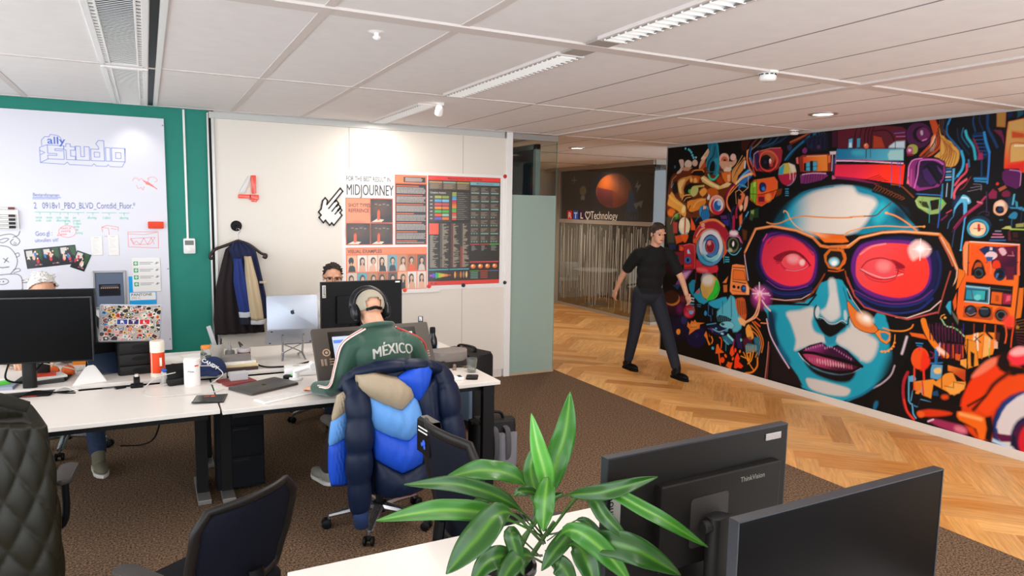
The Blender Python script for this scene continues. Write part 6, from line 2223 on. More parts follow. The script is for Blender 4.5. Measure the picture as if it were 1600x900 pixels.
# man in the green track top, seen from behind, bent over the drawing tablet
t, H, ax, g = person('seated man in green lettered track top and backward cap, back turned', dict(
    hip=(1.24, 4.02, 0.57), chest=(1.25, 4.08, 0.90), neck=(1.235, 4.175, 1.17), head=(1.215, 4.262, 1.278), fwd=(0.02, 0.85, -0.5), up=(-0.03, 0.45, 0.9),
    sh=((1.07, 4.14, 1.075), (1.43, 4.14, 1.065)), el=((0.985, 4.16, 0.845), (1.55, 4.22, 0.86)), wr=((0.905, 4.37, 0.785), (1.44, 4.45, 0.90)),
    hd=((-0.3, 0.85, -0.12), (-0.4, 0.8, 0.1)), pn=((0.1, 0, -1), (-0.3, 0.4, -0.8)), kn=((1.10, 4.50, 0.52), (1.42, 4.50, 0.52)), an=((1.05, 4.78, 0.09), (1.44, 4.62, 0.09)), toe=((1.0, 4.95, 0.002), (1.46, 4.8, 0.002))),
    M_track, mat('brown_trousers', '#3a2c26', 0.85), (mat('sneaker_grey', '#8b8880', 0.7), M_solew), face=True)
# collar, stripes, lettering of the top
bm = B()
r, f, u = ax
n0 = g['neck']
R_ = [n0 + r * 0.078 * cos(a) + f * (0.070 * sin(a) + 0.005) + V(0, 0, 0.018 + 0.012 * sin(a)) for a in [2 * pi * k / 20 for k in range(20)]]
tube(bm, R_ + R_[:1], 0.026, 8, caps=False, flat=(1.2, 0.75))
obj('collar', bm, M_track, t, 'all')
mT = Matrix.Translation((0.012, -0.022, 0.985)) @ Matrix.Rotation(radians(-20), 4, 'X')
bm = B()
for s_, x_ in (('MÉXICO', -0.0025), ('MÉXICO', 0.0025)):
    for tr in text_tris(s_, 0.105, 'CENTER'):
        vs = []
        for x, y in tr:
            x *= 0.68
            yy = y * 0.8 + 0.032 - 1.6 * x * x
            hx, hz = x + x_ + 0.035, yy
            vs.append(bm.verts.new((hx, 0.0, hz)))
        bm.faces.new(vs)
bmesh.ops.remove_doubles(bm, verts=bm.verts, dist=0.0003)
bmesh.ops.subdivide_edges(bm, edges=bm.edges[:], cuts=3, use_grid_fill=True)
lt = obj('lettering', bm, mat('letter_grey', '#b4b2aa', 0.6), t)
lt.location = (0.015, -0.30, 1.012)
sw = lt.modifiers.new('print', 'SHRINKWRAP')
sw.wrap_method = 'PROJECT'
sw.use_project_y = True
sw.use_positive_direction = True
sw.use_negative_direction = True
sw.offset = 0.005
sw.target = [c for c in t.children if c.name.startswith('jacket')][0]
for i in (0, 1):
    for k in range(3 if i == 0 else 2):
        bm = B()
        sd = -1 if i == 0 else 1
        off = V(sd * 0.066, -0.012 - 0.016 * k, 0.02)
        P_ = [g['neck'].lerp(g['sh'][i], 0.55) + V(0, -0.02 * k, 0.066), g['sh'][i] + off + V(0, 0, 0.012), g['sh'][i].lerp(g['el'][i], 0.5) + off * 0.97, g['el'][i] + off * 0.86 + V(0, -0.01, -0.01), g['el'][i].lerp(g['wr'][i], 0.6) + V(sd * 0.044, -0.02 * k, 0.012)]
        tube(bm, P_, 0.005, 6, sm=5)
        obj('sleeve_stripe', bm, mat('stripe_' + 'wrw'[k], ('#ece6dd', '#c8402c', '#ece6dd')[k], 0.6), t, 'all')
bm = B()
ello(bm, H + u * 0.026 - f * 0.014, ax, (0.087, 0.107, 0.094), 30)
for co, no in (((0, 0, -0.004), (0, 0.30, -1)),):
    bmesh.ops.bisect_plane(bm, geom=bm.verts[:] + bm.edges[:] + bm.faces[:], plane_co=H + u * co[2], plane_no=f * no[1] + u * no[2], clear_outer=True)
for v in [v for v in bm.verts if (v.co - (H - f * 0.118 - u * 0.006)).length < 0.044]:
    bm.verts.remove(v)
cp = obj('cap', bm, mat('cap_beige', '#a89f8c', 0.85, bump=0.2, bscale=300), t, 'all')
cp.modifiers.new('cloth', 'SOLIDIFY').thickness = 0.005
bm = B()
tube(bm, [H - f * (0.118 - 0.018 * abs(k)) + r * 0.022 * k * 1.1 - u * 0.026 for k in (-2.0, -1, 0, 1, 2.0)], 0.009, 6, sm=3, flat=(0.4, 1.2))
obj('cap_strap', bm, M_black, cp, 'all')
bm = B()
G = coons([H + r * x * 0.07 + f * (0.088 - abs(x) * 0.03) + u * 0.03 for x in (-1, 0, 1)], [H + r * x * 0.065 + f * (0.16 - abs(x) * 0.03) + u * 0.012 for x in (-1, 0, 1)], [H - r * 0.07 + f * 0.058 + u * 0.03, H - r * 0.065 + f * 0.13 + u * 0.012], [H + r * 0.07 + f * 0.058 + u * 0.03, H + r * 0.065 + f * 0.13 + u * 0.012], 8, 4)
grid_faces(bm, G)
obj('brim', bm, mat('cap_beige', '#a89f8c', 0.85), cp, 'all').modifiers.new('cloth', 'SOLIDIFY').thickness = 0.004
hp = thing('headphones', 'black over-ear headphones worn over the beige cap', 'headphones', (g['hip'].x + 1.24, g['hip'].y + 4.02, 0))
M_hp = mat('headphone_black', '#15171d', 0.35)
bm = B()
tube(bm, [H + r * 0.112 * cos(a) + u * (0.02 + 0.122 * sin(a)) - f * 0.005 for a in [pi * k / 14 for k in range(15)]], 0.013, 8, flat=(1.5, 0.7))
obj('headband', bm, M_hp, hp, 'all')
for s in (-1, 1):
    bm = B()
    ello(bm, H + r * s * 0.100 - u * 0.012 - f * 0.004, ax, (0.026, 0.040, 0.052), 18)
    q = obj('ear_cup', bm, M_hp, hp, 'all')
    bm = B()
    ello(bm, H + r * s * 0.083 - u * 0.012 - f * 0.004, ax, (0.016, 0.043, 0.055), 18)
    obj('cushion', bm, M_blackmt, q, 'all')
# man in glasses behind the far monitor
t, H, ax, g = person('man with short dark hair and black glasses looking over the far monitor', dict(
    hip=(1.44, 6.42, 0.56), chest=(1.45, 6.42, 0.88), neck=(1.46, 6.40, 1.125), head=(1.47, 6.36, 1.282), fwd=(-0.15, -1, -0.12), up=(0, -0.12, 1),
    sh=((1.64, 6.40, 1.04), (1.27, 6.42, 1.04)), el=((1.70, 6.25, 0.82), (1.21, 6.25, 0.82)), wr=((1.60, 6.05, 0.81), (1.32, 6.05, 0.81)), hd=((-0.3, -1, 0), (0.3, -1, 0)), pn=((0, 0, -1), (0, 0, -1)),
    kn=((1.55, 5.95, 0.50), (1.34, 5.95, 0.50)), an=((1.56, 5.85, 0.09), (1.33, 5.85, 0.09)), toe=((1.57, 5.68, 0.002), (1.32, 5.68, 0.002))),
    mat('white_shirt', '#dcd8d2', 0.8), M_jeans, (M_blackmt, M_dark))
hair(t, H, ax, (0.083, 0.104, 0.096), mat('hair_dark', '#2b1d15', 0.7, noise=0.3, nscale=200, bump=0.8, bscale=300), (((0, 0.035, 0.06), (0, 1, -0.9)), ((0, 0, -0.01), (0, 0, -1))), tuft=0.006)
gl = thing('eyeglasses', 'black framed glasses on the man behind the far monitor', 'glasses', (0, 0, 0))
r, f, u = ax
o0 = V(1.44, 6.42, 0)
for s in (-1, 1):
    bm = B()
    C_ = H + o0 + f * 0.108 + r * s * 0.035 - u * 0.004
    P_ = [C_ + r * x + u * y for x, y in rrect(0.056, 0.040, 0.014, 4)]
    tube(bm, P_ + P_[:1], 0.0028, 6, caps=False)
    obj('lens_frame', bm, M_black, gl, 'all')
    bm = B()
    tube(bm, [C_ + r * s * 0.028 + u * 0.008, H + o0 + r * s * 0.086 + f * 0.03 + u * 0.004, H + o0 + r * s * 0.084 - f * 0.01], 0.0026, 6)
    obj('temple', bm, M_black, gl, 'all')
bm = B()
tube(bm, [H + o0 + f * 0.109 + r * x + u * 0.002 for x in (-0.008, 0, 0.008)], 0.0028, 6)
obj('bridge', bm, M_black, gl, 'all')
# white haired person behind the left monitors
t, H, ax, g = person('white haired person in grey sleeves bent behind the big left monitor', dict(
    hip=(-0.66, 6.36, 0.56), chest=(-0.67, 6.34, 0.88), neck=(-0.69, 6.28, 1.12), head=(-0.705, 6.20, 1.262), fwd=(0.35, -0.9, -0.28), up=(0.05, -0.28, 0.9),
    sh=((-0.48, 6.26, 1.04), (-0.86, 6.28, 1.04)), el=((-0.40, 6.08, 0.84), (-0.96, 6.10, 0.84)), wr=((-0.56, 5.86, 0.81), (-0.84, 5.86, 0.81)), hd=((-0.6, -0.7, 0), (0.3, -1, 0)), pn=((0, 0, -1), (0, 0, -1)),
    kn=((-0.42, 5.92, 0.50), (-0.76, 5.92, 0.50)), an=((-0.37, 5.70, 0.10), (-0.72, 5.8, 0.10)), toe=((-0.34, 5.53, 0.002), (-0.74, 5.63, 0.002))),
    mat('grey_jumper', '#8b8279', 0.9, bump=0.4, bscale=300), mat('blue_jeans', '#26344f', 0.85, noise=0.2, nscale=50), (mat('sneaker_olive', '#6a6450', 0.7), M_solew))
hair(t, H, ax, (0.090, 0.112, 0.100), mat('hair_white', '#d9d6d2', 0.75, noise=0.15, nscale=120, bump=1.0, bscale=160), (((0, 0.03, 0.055), (0, 1, -0.9)), ((0, 0, -0.035), (0, 0.3, -1))), tuft=0.012)
# person striding along the parquet
t, H, ax, g = person('person in black t-shirt and dark trousers striding on the parquet', dict(
    hip=(5.27, 6.66, 0.95), chest=(5.26, 6.60, 1.25), neck=(5.25, 6.54, 1.50), head=(5.24, 6.48, 1.66), fwd=(-0.1, -1, -0.1), up=(0, -0.15, 1),
    sh=((5.44, 6.52, 1.42), (5.06, 6.60, 1.42)), el=((5.50, 6.36, 1.16), (5.05, 6.86, 1.17)), wr=((5.44, 6.18, 0.98), (5.08, 7.04, 0.95)), hd=((-0.1, -0.6, -0.7), (0, 0.4, -0.9)), pn=((-1, 0, 0), (1, 0, 0)),
    kn=((5.37, 6.42, 0.52), (5.17, 6.76, 0.50)), an=((5.38, 6.22, 0.10), (5.16, 6.86, 0.10)), toe=((5.37, 6.02, 0.002), (5.15, 6.68, 0.002))),
    mat('shirt_black', '#0b0b0c', 0.9), mat('trousers_dark', '#191c26', 0.85), (M_black, M_blackmt), sleeve='short')
hair(t, H, ax, (0.085, 0.106, 0.098), mat('hair_brown', '#3a2a20', 0.7, bump=0.8, bscale=300), (((0, 0.06, 0.05), (0, 1, -0.8)), ((0, 0, -0.03), (0, 0.3, -1))), tuft=0.006)
# hanging coats, puffer jacket, quilted jacket
def pad(bm, T, Bt, L, R, H, fn, nu=14, nv=10, rib=0):
    """quilted panel: four edges given as (x, z) lists, puffed out by H along -y from the surface fn(x, z)"""
    to3 = lambda q: [V(x, 0, z) for x, z in q]
    G = coons(to3(T), to3(Bt), to3(L), to3(R), nu, nv)
    for j, row in enumerate(G):
        for i, p in enumerate(row):
            a, b = sin(pi * i / nu), sin(pi * j / nv)
            k = (max(0, a * b)) ** 0.45
            wr = 0.10 * H * sin(i * 2.1 + j * 0.7) * k
            p.y = fn(p.x, p.z) - H * k - wr
    grid_faces(bm, G)
def puff(bm, pts, radii, n_seg, depth=0.22, seg=18, flat=(1.0, 0.8)):
    """quilted tube: radius swells between the seams"""
    P = smooth_path(pts, 12)
    n = len(P)
    R = []
    for i in range(n):
        t_ = i / (n - 1)
        k = t_ * (len(radii) - 1)
        a = int(min(k, len(radii) - 2))
        R.append((radii[a] + (radii[a + 1] - radii[a]) * (k - a)) * (1 - depth + depth * abs(sin(pi * t_ * n_seg)) ** 0.5))
    tube(bm, P, R, seg, flat=flat)
def puffc(name, col):
    return mat(name, col, 0.45, spec=0.3, noise=0.05, nscale=8, bump=0.45, bscale=24)
M_nv, M_bg, M_sk, M_ry = puffc('nylon_navy', '#0b1831'), puffc('nylon_beige', '#a3927a'), puffc('nylon_sky', '#5d93d2'), puffc('nylon_royal', '#1c4cc0')
t = thing('puffer_jacket', 'blue, sky blue and beige puffer jacket draped over the man\'s chair', 'jacket', (0, 0, 0))
jf = lambda x, z: 3.715 + 1.1 * (x - 1.22) ** 2 + 0.02 * (z - 0.7)
bm = B()
pad(bm, [(0.98, 1.0), (1.1, 1.06), (1.25, 1.07), (1.5, 1.0)], [(1.06, 0.30), (1.25, 0.29), (1.42, 0.30)], [(0.98, 1.0), (1.04, 0.7), (1.06, 0.30)], [(1.5, 1.0), (1.46, 0.7), (1.42, 0.30)], 0.02, lambda x, z: jf(x, z) + 0.03, 16, 16)
obj('back_lining', bm, M_nv, t, 'all').modifiers.new('cloth', 'SOLIDIFY').thickness = 0.01
for nm, m, H_, T_, B_, L_, R_ in (
    ('beige_panel', M_bg, 0.055, [(0.995, 0.985), (1.08, 0.995), (1.205, 0.962), (1.285, 0.908)], [(1.02, 0.90), (1.12, 0.835), (1.228, 0.78), (1.31, 0.86)], [(0.995, 0.985), (1.0, 0.94), (1.02, 0.90)], [(1.285, 0.908), (1.31, 0.86)]),
    ('sky_panel', M_sk, 0.065, [(1.05, 0.875), (1.12, 0.835), (1.228, 0.78), (1.315, 0.855)], [(1.08, 0.69), (1.15, 0.652), (1.26, 0.602), (1.33, 0.64)], [(1.05, 0.875), (1.055, 0.78), (1.08, 0.69)], [(1.315, 0.855), (1.355, 0.75), (1.33, 0.64)]),
    ('royal_panel', M_ry, 0.06, [(1.08, 0.69), (1.15, 0.652), (1.26, 0.602), (1.34, 0.645)], [(1.085, 0.52), (1.125, 0.49), (1.23, 0.42), (1.36, 0.45)], [(1.08, 0.69), (1.075, 0.6), (1.085, 0.52)], [(1.34, 0.645), (1.37, 0.55), (1.36, 0.45)]),
    ('hem_panel', M_nv, 0.06, [(1.085, 0.51), (1.125, 0.485), (1.23, 0.415), (1.42, 0.46)], [(1.09, 0.32), (1.15, 0.285), (1.30, 0.29), (1.42, 0.31)], [(1.085, 0.51), (1.08, 0.42), (1.09, 0.32)], [(1.42, 0.46), (1.44, 0.38), (1.42, 0.31)]),
    ('royal_yoke', M_ry, 0.045, [(1.21, 0.965), (1.31, 1.01), (1.44, 1.02)], [(1.30, 0.86), (1.34, 0.82), (1.40, 0.90)], [(1.21, 0.965), (1.28, 0.91), (1.30, 0.86)], [(1.44, 1.02), (1.42, 0.96), (1.40, 0.90)]),
    ('side_panel', M_nv, 0.05, [(1.33, 0.85), (1.40, 0.90), (1.48, 0.95)], [(1.36, 0.46), (1.42, 0.45), (1.47, 0.44)], [(1.33, 0.85), (1.36, 0.7), (1.36, 0.46)], [(1.48, 0.95), (1.49, 0.7), (1.47, 0.44)]),
    ('lining_edge', M_bg, 0.02, [(0.90, 0.88), (0.955, 0.90)], [(0.865, 0.735), (0.94, 0.79)], [(0.90, 0.88), (0.865, 0.735)], [(0.955, 0.90), (0.94, 0.79)]),
    ('lining_sky', M_sk, 0.025, [(0.865, 0.735), (0.94, 0.79)], [(0.85, 0.60), (0.94, 0.64)], [(0.865, 0.735), (0.85, 0.60)], [(0.94, 0.79), (0.94, 0.64)]),
    ('lining_royal', M_ry, 0.03, [(0.85, 0.60), (0.94, 0.64)], [(0.86, 0.375), (0.94, 0.365)], [(0.85, 0.60), (0.85, 0.47), (0.86, 0.375)], [(0.94, 0.64), (0.945, 0.5), (0.94, 0.365)])):
    bm = B()
    pad(bm, T_, B_, L_, R_, H_, jf if 'lining' not in nm else (lambda x, z: 3.80), 16, 12)
    obj(nm, bm, m, t, 'all').modifiers.new('cloth', 'SOLIDIFY').thickness = 0.012
for nm, P_, rr, ns in (('sleeve', [(0.97, 3.86, 0.97), (1.0, 3.76, 0.86), (0.995, 3.715, 0.66), (0.99, 3.71, 0.45), (0.995, 3.71, 0.225)], [0.055, 0.078, 0.085, 0.08, 0.062], 5), ('sleeve', [(1.47, 3.86, 0.99), (1.53, 3.79, 0.88), (1.55, 3.765, 0.70), (1.585, 3.755, 0.50), (1.60, 3.75, 0.34)], [0.06, 0.085, 0.09, 0.085, 0.07], 4), ('hood_roll', [(0.92, 3.84, 0.90), (0.99, 3.81, 0.985), (1.11, 3.765, 1.02), (1.25, 3.75, 1.025), (1.39, 3.765, 1.01), (1.49, 3.81, 0.97)], [0.03, 0.042, 0.046, 0.046, 0.05, 0.05], 5)):
    bm = B()
    puff(bm, P_, rr, ns)
    q = obj(nm, bm, M_nv, t, 'all')
    if P_[0][0] == 0.97:
        bm = B()
        tube(bm, [(0.995, 3.71, 0.235), (0.998, 3.71, 0.20), (1.0, 3.71, 0.145)], [0.06, 0.052, 0.05], 18, flat=(1, 0.8))
        obj('cuff', bm, mat('knit_navy', '#142a52', 0.9, bump=0.5, bscale=200), q, 'all')
# quilted olive jacket at the left edge
M_olive = mat('quilt_olive', '#1b180c', 0.40, spec=0.4, noise=0.08, nscale=10)
t = thing('quilted_jacket', 'olive diamond quilted jacket hung over the chair at the left edge', 'jacket', (-0.66, 3.72, 0.06), radians(-4))
bm = B()
G = []
nu, nv = 90, 80
for j in range(nv + 1):
    v = j / nv
    row = []
    for i in range(nu + 1):
        a = -1.45 + 2.9 * i / nu
        w = 0.23 + 0.085 * (v ** 0.6) + 0.014 * sin(5 * a + 3 * v)
        z = 1.035 - 0.80 * v - 0.05 * (abs(sin(a)) ** 2) * (1 - v)
        s = a * 0.32
        q = abs(sin((s / 0.075 + z / 0.105) * pi / 2)) * abs(sin((s / 0.075 - z / 0.105) * pi / 2))
        top = min(1, v / 0.10)
        p = V(w * sin(a) * (0.75 + 0.25 * top), -0.20 - (0.115 * top + 0.05 * v) * cos(a) ** 0.6 + 0.09 * (1 - top), z)
        p += V(sin(a), -cos(a), 0) * 0.011 * q ** 0.4
        row.append(p)
    G.append(row)
grid_faces(bm, G)
obj('quilted_back', bm, M_olive, t, 'all').modifiers.new('cloth', 'SOLIDIFY').thickness = 0.012
bm = B()
puff(bm, [(-0.20, -0.20, 0.99), (-0.08, -0.23, 1.045), (0.08, -0.23, 1.045), (0.20, -0.20, 0.99)], [0.03, 0.035, 0.035, 0.03], 1, 0.05)
obj('collar', bm, mat('collar_cord', '#1c1a10', 0.9), t, 'all')
# coat hook, hanger, coat and college jacket on the white wall
t = thing('coat_hook', 'round black coat hook on the white wall', 'coat hook', (0.745, YB - 0.012, 1.715))
bm = B()
lathe(bm, [(0, 0), (0.05, 0), (0.05, 0.01), (0.045, 0.014), (0, 0.014)], seg=28, axis=(0, -1, 0))
obj('wall_plate', bm, M_black, t, True)
bm = B()
tube(bm, [(0, -0.012, 0.0), (0, -0.05, -0.01), (0, -0.075, -0.03), (0, -0.08, 0.0)], 0.009, 8, sm=4)
obj('peg', bm, M_black, t, True)
HY = YB - 0.10
t = thing('coat_hanger', 'dark wooden hanger with curled ends on the coat hook', 'hanger', (0.75, HY, 1.58))
bm = B()
tube(bm, [(0.0, 0, 0.0), (0.0, 0, 0.06), (0.02, 0, 0.09), (0.0, 0, 0.115), (-0.015, 0, 0.10)], 0.003, 6, sm=4)
obj('wire_hook', bm, M_chrome, t, True)
bm = B()
for s in (-1, 1):
    tube(bm, [(0, 0, 0.0), (s * 0.10, 0, -0.04), (s * 0.20, 0, -0.10 - 0.02 * s), (s * 0.245, 0, -0.135 + 0.0 * s), (s * 0.24, 0, -0.165), (s * 0.215, 0, -0.15)], [0.014, 0.014, 0.013, 0.013, 0.012, 0.012], 8, sm=4)
obj('hanger_arms', bm, mat('hanger_wood', '#2a1a16', 0.45), t, 'all')
def coat(name, label, outl, y, m, depth, parts=()):
    t = thing(name, label, 'coat', (0, 0, 0))
    for nm, mm, rows, dy, dp, folds in ((name + '_body', m, outl, 0, depth, 5),) + tuple(parts):
        bm = B()
        G = []
        for z, x0, x1 in rows:
            w_ = (x1 - x0)
            G.append([V(x0 + w_ * i / 40, y + dy - dp * (max(0, sin(pi * i / 40)) ** 0.5) - 0.008 * sin(folds * 2 * pi * i / 40 + z * 3), z) for i in range(41)])
        grid_faces(bm, [[a.lerp(b, k / 6) for a, b in zip(r0, r1)] for r0, r1 in zip(G, G[1:]) for k in range(6)] + [G[-1]])
        obj(nm, bm, mm, t, 'all').modifiers.new('cloth', 'SOLIDIFY').thickness = 0.012
    return t
coat('dark_coat', 'long dark brown coat hanging under the other jacket on the hook', [(1.56, 0.71, 0.79), (1.50, 0.64, 0.86), (1.36, 0.60, 0.90), (1.15, 0.55, 0.92), (0.85, 0.52, 0.96), (0.70, 0.53, 0.97)], HY + 0.03, mat('coat_brown', '#241a1c', 0.9), 0.03)
coat('college_jacket', 'navy college jacket with cream sleeve and striped cuffs on the hook', [(1.57, 0.70, 0.80), (1.50, 0.66, 0.90), (1.36, 0.70, 0.93), (1.2, 0.72, 0.96), (1.02, 0.75, 0.99), (0.84, 0.78, 1.0)], HY - 0.01, mat('college_navy', '#1c2346', 0.85), 0.05, (
    ('navy_sleeve', mat('sleeve_blue', '#22357c', 0.8), [(1.42, 0.70, 0.77), (1.2, 0.69, 0.81), (1.0, 0.72, 0.83), (0.92, 0.735, 0.835)], -0.055, 0.05, 2),
    ('cream_sleeve', mat('sleeve_cream', '#cbb795', 0.6), [(1.44, 0.79, 0.85), (1.2, 0.785, 0.905), (1.0, 0.80, 0.935), (0.84, 0.825, 0.95)], -0.07, 0.055, 2),
    ('cuff', mat('cuff_stripe', '#c9ccd2', 0.8), [(0.92, 0.74, 0.83), (0.87, 0.745, 0.83)], -0.055, 0.045, 1),
    ('cuff', mat('cuff_dark', '#1a1c2c', 0.8), [(0.875, 0.745, 0.83), (0.80, 0.75, 0.83)], -0.055, 0.045, 1),
    ('cuff', mat('cuff_stripe', '#c9ccd2', 0.8), [(0.84, 0.83, 0.95), (0.80, 0.83, 0.95)], -0.065, 0.05, 1),
    ('hem_band', mat('hem_cream', '#d8cbb0', 0.8), [(1.20, 0.93, 0.975), (1.18, 0.93, 0.98)], -0.035, 0.01, 1)))
# dracaena in a black pot on the near desk
M_stem = mat('plant_stem', '#3c5a24', 0.6)
PX, PY = 0.875, 1.70
t = thing('potted_plant', 'green leafy houseplant in a black pot on the near desk', 'plant', (PX, PY, 0.74))
bm = B()
lathe(bm, [(0, 0), (0.062, 0), (0.082, 0.145), (0.088, 0.15), (0.088, 0.165), (0.078, 0.165), (0.074, 0.13), (0, 0.13)], seg=32, cap=False)
obj('pot', bm, mat('pot_black', '#151316', 0.35), t, True)
bm = B()
lathe(bm, [(0, 0.135), (0.074, 0.131)], seg=24, cap=False)
obj('soil', bm, mat('soil', '#1f1611', 0.95, bump=0.8, bscale=120), t)
def leaf_mat(name, a, b):
    m = mat(name, a, 0.32, spec=0.55)
    nt = m.node_tree
    at = nt.nodes.new('ShaderNodeAttribute')
    at.attribute_name = 'vein'
    mx = nt.nodes.new('ShaderNodeMix')
    mx.data_type = 'RGBA'
    mx.inputs['A'].default_value = (*lin(a), 1)
    mx.inputs['B'].default_value = (*lin(b), 1)
    nt.links.new(at.outputs['Fac'], mx.inputs['Factor'])
    nt.links.new(mx.outputs['Result'], nt.nodes['Principled BSDF'].inputs['Base Color'])
    return m
LM = (leaf_mat('leaf_dark', '#1b4311', '#5f8f2a'), leaf_mat('leaf_mid', '#286317', '#7fae3c'), leaf_mat('leaf_pale', '#4a9030', '#a8cc78'))
def leaf(P_, w, m, wave=0.0, petiole=0.0, fold=0.25, roll=0.0):
    """blade along three or four points, widest past the middle, with midrib fold and wavy rim"""
    C_ = smooth_path(P_, 9)
    n = len(C_)
    G, F = [], []
    for i, c in enumerate(C_):
        s = i / (n - 1)
        tg = (C_[min(i + 1, n - 1)] - C_[max(i - 1, 0)]).normalized()
        view = V(-c.x - PX, -c.y - PY, 1.0).normalized()
        side = tg.cross(view).normalized()
        side = Matrix.Rotation(roll, 3, tg) @ side
        up = side.cross(tg)
        b = max(0.0, (s - petiole) / (1 - petiole))
        ww = w * (0.10 if s < petiole else max(0.06, (sin(pi * b ** 0.8) ** 0.75)))
        if i == n - 1:
            ww = 0.0012
        row, fr = [], []
        for k in range(-4, 5):
            q = k / 4
            row.append(c + side * q * ww + up * (abs(q) * fold * ww + 1.8 * wave * sin(s * 19 + (3 if k < 0 else 0)) * abs(q) ** 2 * ww))
            fr.append((0.5 if k == 0 else 0.0) + (0.08 if k % 2 else 0.0))
        G.append(row)
        F.append(fr)
    bm = B()
    grid_faces(bm, G)
    o = obj('leaf', bm, m, t, 'all')
    at = o.data.attributes.new('vein', 'FLOAT', 'POINT')
    at.data.foreach_set('value', [x for r_ in F for x in r_])
    o.modifiers.new('blade', 'SOLIDIFY').thickness = 0.0012
for P_, w, k, wave, pet, fold, roll in (
    (((0.138, 0.000, 0.313), (0.153, 0.000, 0.417), (0.182, -0.010, 0.537), (0.188, -0.020, 0.653)), 0.035, 1, 0.1, 0.12, 0.3, 0),
    (((0.110, -0.040, 0.334), (0.094, -0.050, 0.425), (0.067, -0.050, 0.513), (0.050, -0.040, 0.611)), 0.027, 2, 0.05, 0.1, 0.35, 0.2),
    (((0.133, 0.020, 0.286), (0.101, 0.020, 0.361), (0.085, 0.020, 0.431), (0.102, 0.020, 0.505)), 0.022, 1, 0.05, 0.15, 0.3, -0.3),
    (((0.084, -0.080, 0.437), (0.054, -0.120, 0.403), (0.045, -0.130, 0.355), (0.043, -0.130, 0.310)), 0.028, 1, 0.12, 0.0, 0.3, 0.1),
    (((0.110, -0.020, 0.307), (0.077, -0.030, 0.370), (0.024, -0.040, 0.391), (-0.002, -0.040, 0.382)), 0.014, 0, 0.15, 0.3, 0.2, 0),
    (((0.123, -0.000, 0.238), (0.067, 0.040, 0.384), (-0.043, 0.060, 0.428), (-0.167, 0.060, 0.425)), 0.031, 1, 0.14, 0.3, 0.25, 0.2),
    (((0.123, 0.000, 0.222), (0.009, -0.020, 0.348), (-0.156, -0.040, 0.440), (-0.316, -0.040, 0.469)), 0.023, 0, 0.1, 0.28, 0.3, 0),
    (((0.128, 0.000, 0.217), (-0.053, -0.050, 0.339), (-0.234, -0.090, 0.405), (-0.413, -0.120, 0.425)), 0.028, 1, 0.08, 0.25, 0.3, 0.1),
    (((0.112, -0.020, 0.210), (-0.062, -0.120, 0.380), (-0.172, -0.160, 0.341), (-0.257, -0.180, 0.283)), 0.039, 0, 0.06, 0.3, 0.3, 0),
    (((0.102, -0.020, 0.173), (-0.021, -0.080, 0.298), (-0.022, -0.100, 0.253), (0.003, -0.100, 0.179)), 0.022, 0, 0.1, 0.2, 0.2, 0.2),
    (((0.120, 0.000, 0.164), (-0.043, -0.080, 0.237), (-0.110, -0.100, 0.240), (-0.165, -0.120, 0.200)), 0.030, 0, 0.08, 0.2, 0.3, 0),
    (((0.121, -0.010, 0.243), (0.099, -0.100, 0.378), (0.156, -0.250, 0.446), (0.304, -0.280, 0.472)), 0.021, 0, 0.16, 0.45, 0.3, 0.2),
    (((0.116, -0.030, 0.243), (0.154, -0.180, 0.428), (0.240, -0.330, 0.407), (0.387, -0.390, 0.308)), 0.019, 1, 0.08, 0.38, 0.4, 0.1),
    (((0.116, -0.030, 0.237), (0.158, -0.150, 0.401), (0.168, -0.240, 0.371), (0.227, -0.270, 0.304)), 0.021, 0, 0.06, 0.3, 0.3, 0.3),
    (((0.128, -0.010, 0.212), (0.178, -0.100, 0.304), (0.175, -0.200, 0.304), (0.189, -0.240, 0.296)), 0.014, 0, 0.08, 0.3, 0.3, 0),
    (((0.117, -0.020, 0.186), (0.141, -0.200, 0.292), (0.233, -0.280, 0.286), (0.363, -0.320, 0.203)), 0.038, 0, 0.1, 0.3, 0.35, 0.1),
    (((0.117, -0.020, 0.178), (0.083, -0.200, 0.335), (0.162, -0.250, 0.281), (0.241, -0.270, 0.178)), 0.029, 1, 0.08, 0.25, 0.3, 0.2),
    (((0.117, -0.020, 0.170), (0.137, -0.140, 0.255), (0.143, -0.200, 0.230), (0.161, -0.220, 0.154)), 0.034, 0, 0.06, 0.3, 0.25, -0.2),
    (((0.117, -0.040, 0.247), (0.143, -0.100, 0.273), (0.086, -0.120, 0.238), (0.041, -0.130, 0.198)), 0.024, 0, 0.08, 0.2, 0.3, 0),
    (((0.102, -0.040, 0.163), (0.005, -0.100, 0.236), (-0.053, -0.120, 0.218), (-0.091, -0.140, 0.175)), 0.028, 0, 0.06, 0.2, 0.3, 0.2),
    (((0.102, -0.040, 0.163), (0.096, -0.120, 0.203), (0.115, -0.140, 0.180), (0.142, -0.150, 0.113)), 0.029, 0, 0.06, 0.15, 0.3, 0.2),
    (((0.152, 0.040, 0.175), (0.135, 0.060, 0.250), (0.166, 0.070, 0.290), (0.235, 0.080, 0.305)), 0.021, 0, 0.06, 0.3, 0.3, 0),
    (((0.147, 0.040, 0.186), (0.068, 0.100, 0.287), (0.014, 0.120, 0.319), (-0.049, 0.120, 0.316)), 0.022, 0, 0.08, 0.35, 0.3, 0),):
    leaf(P_, w, LM[k], wave, pet, fold, roll)
for a, b_ in (((0.0, 0.0), (0.131, 0.357)), ((-0.03, 0.01), (0.101, 0.287)), ((0.02, -0.015), (0.151, 0.267))):
    bm = B()
    tube(bm, [(a[0], a[1], 0.12), ((a[0] + b_[0]) / 2, a[1], (0.12 + b_[1]) / 2), (b_[0], -0.01, b_[1])], [0.009, 0.007, 0.005], 8, sm=4)
    obj('stem', bm, M_stem, t, 'all')
bm = B()
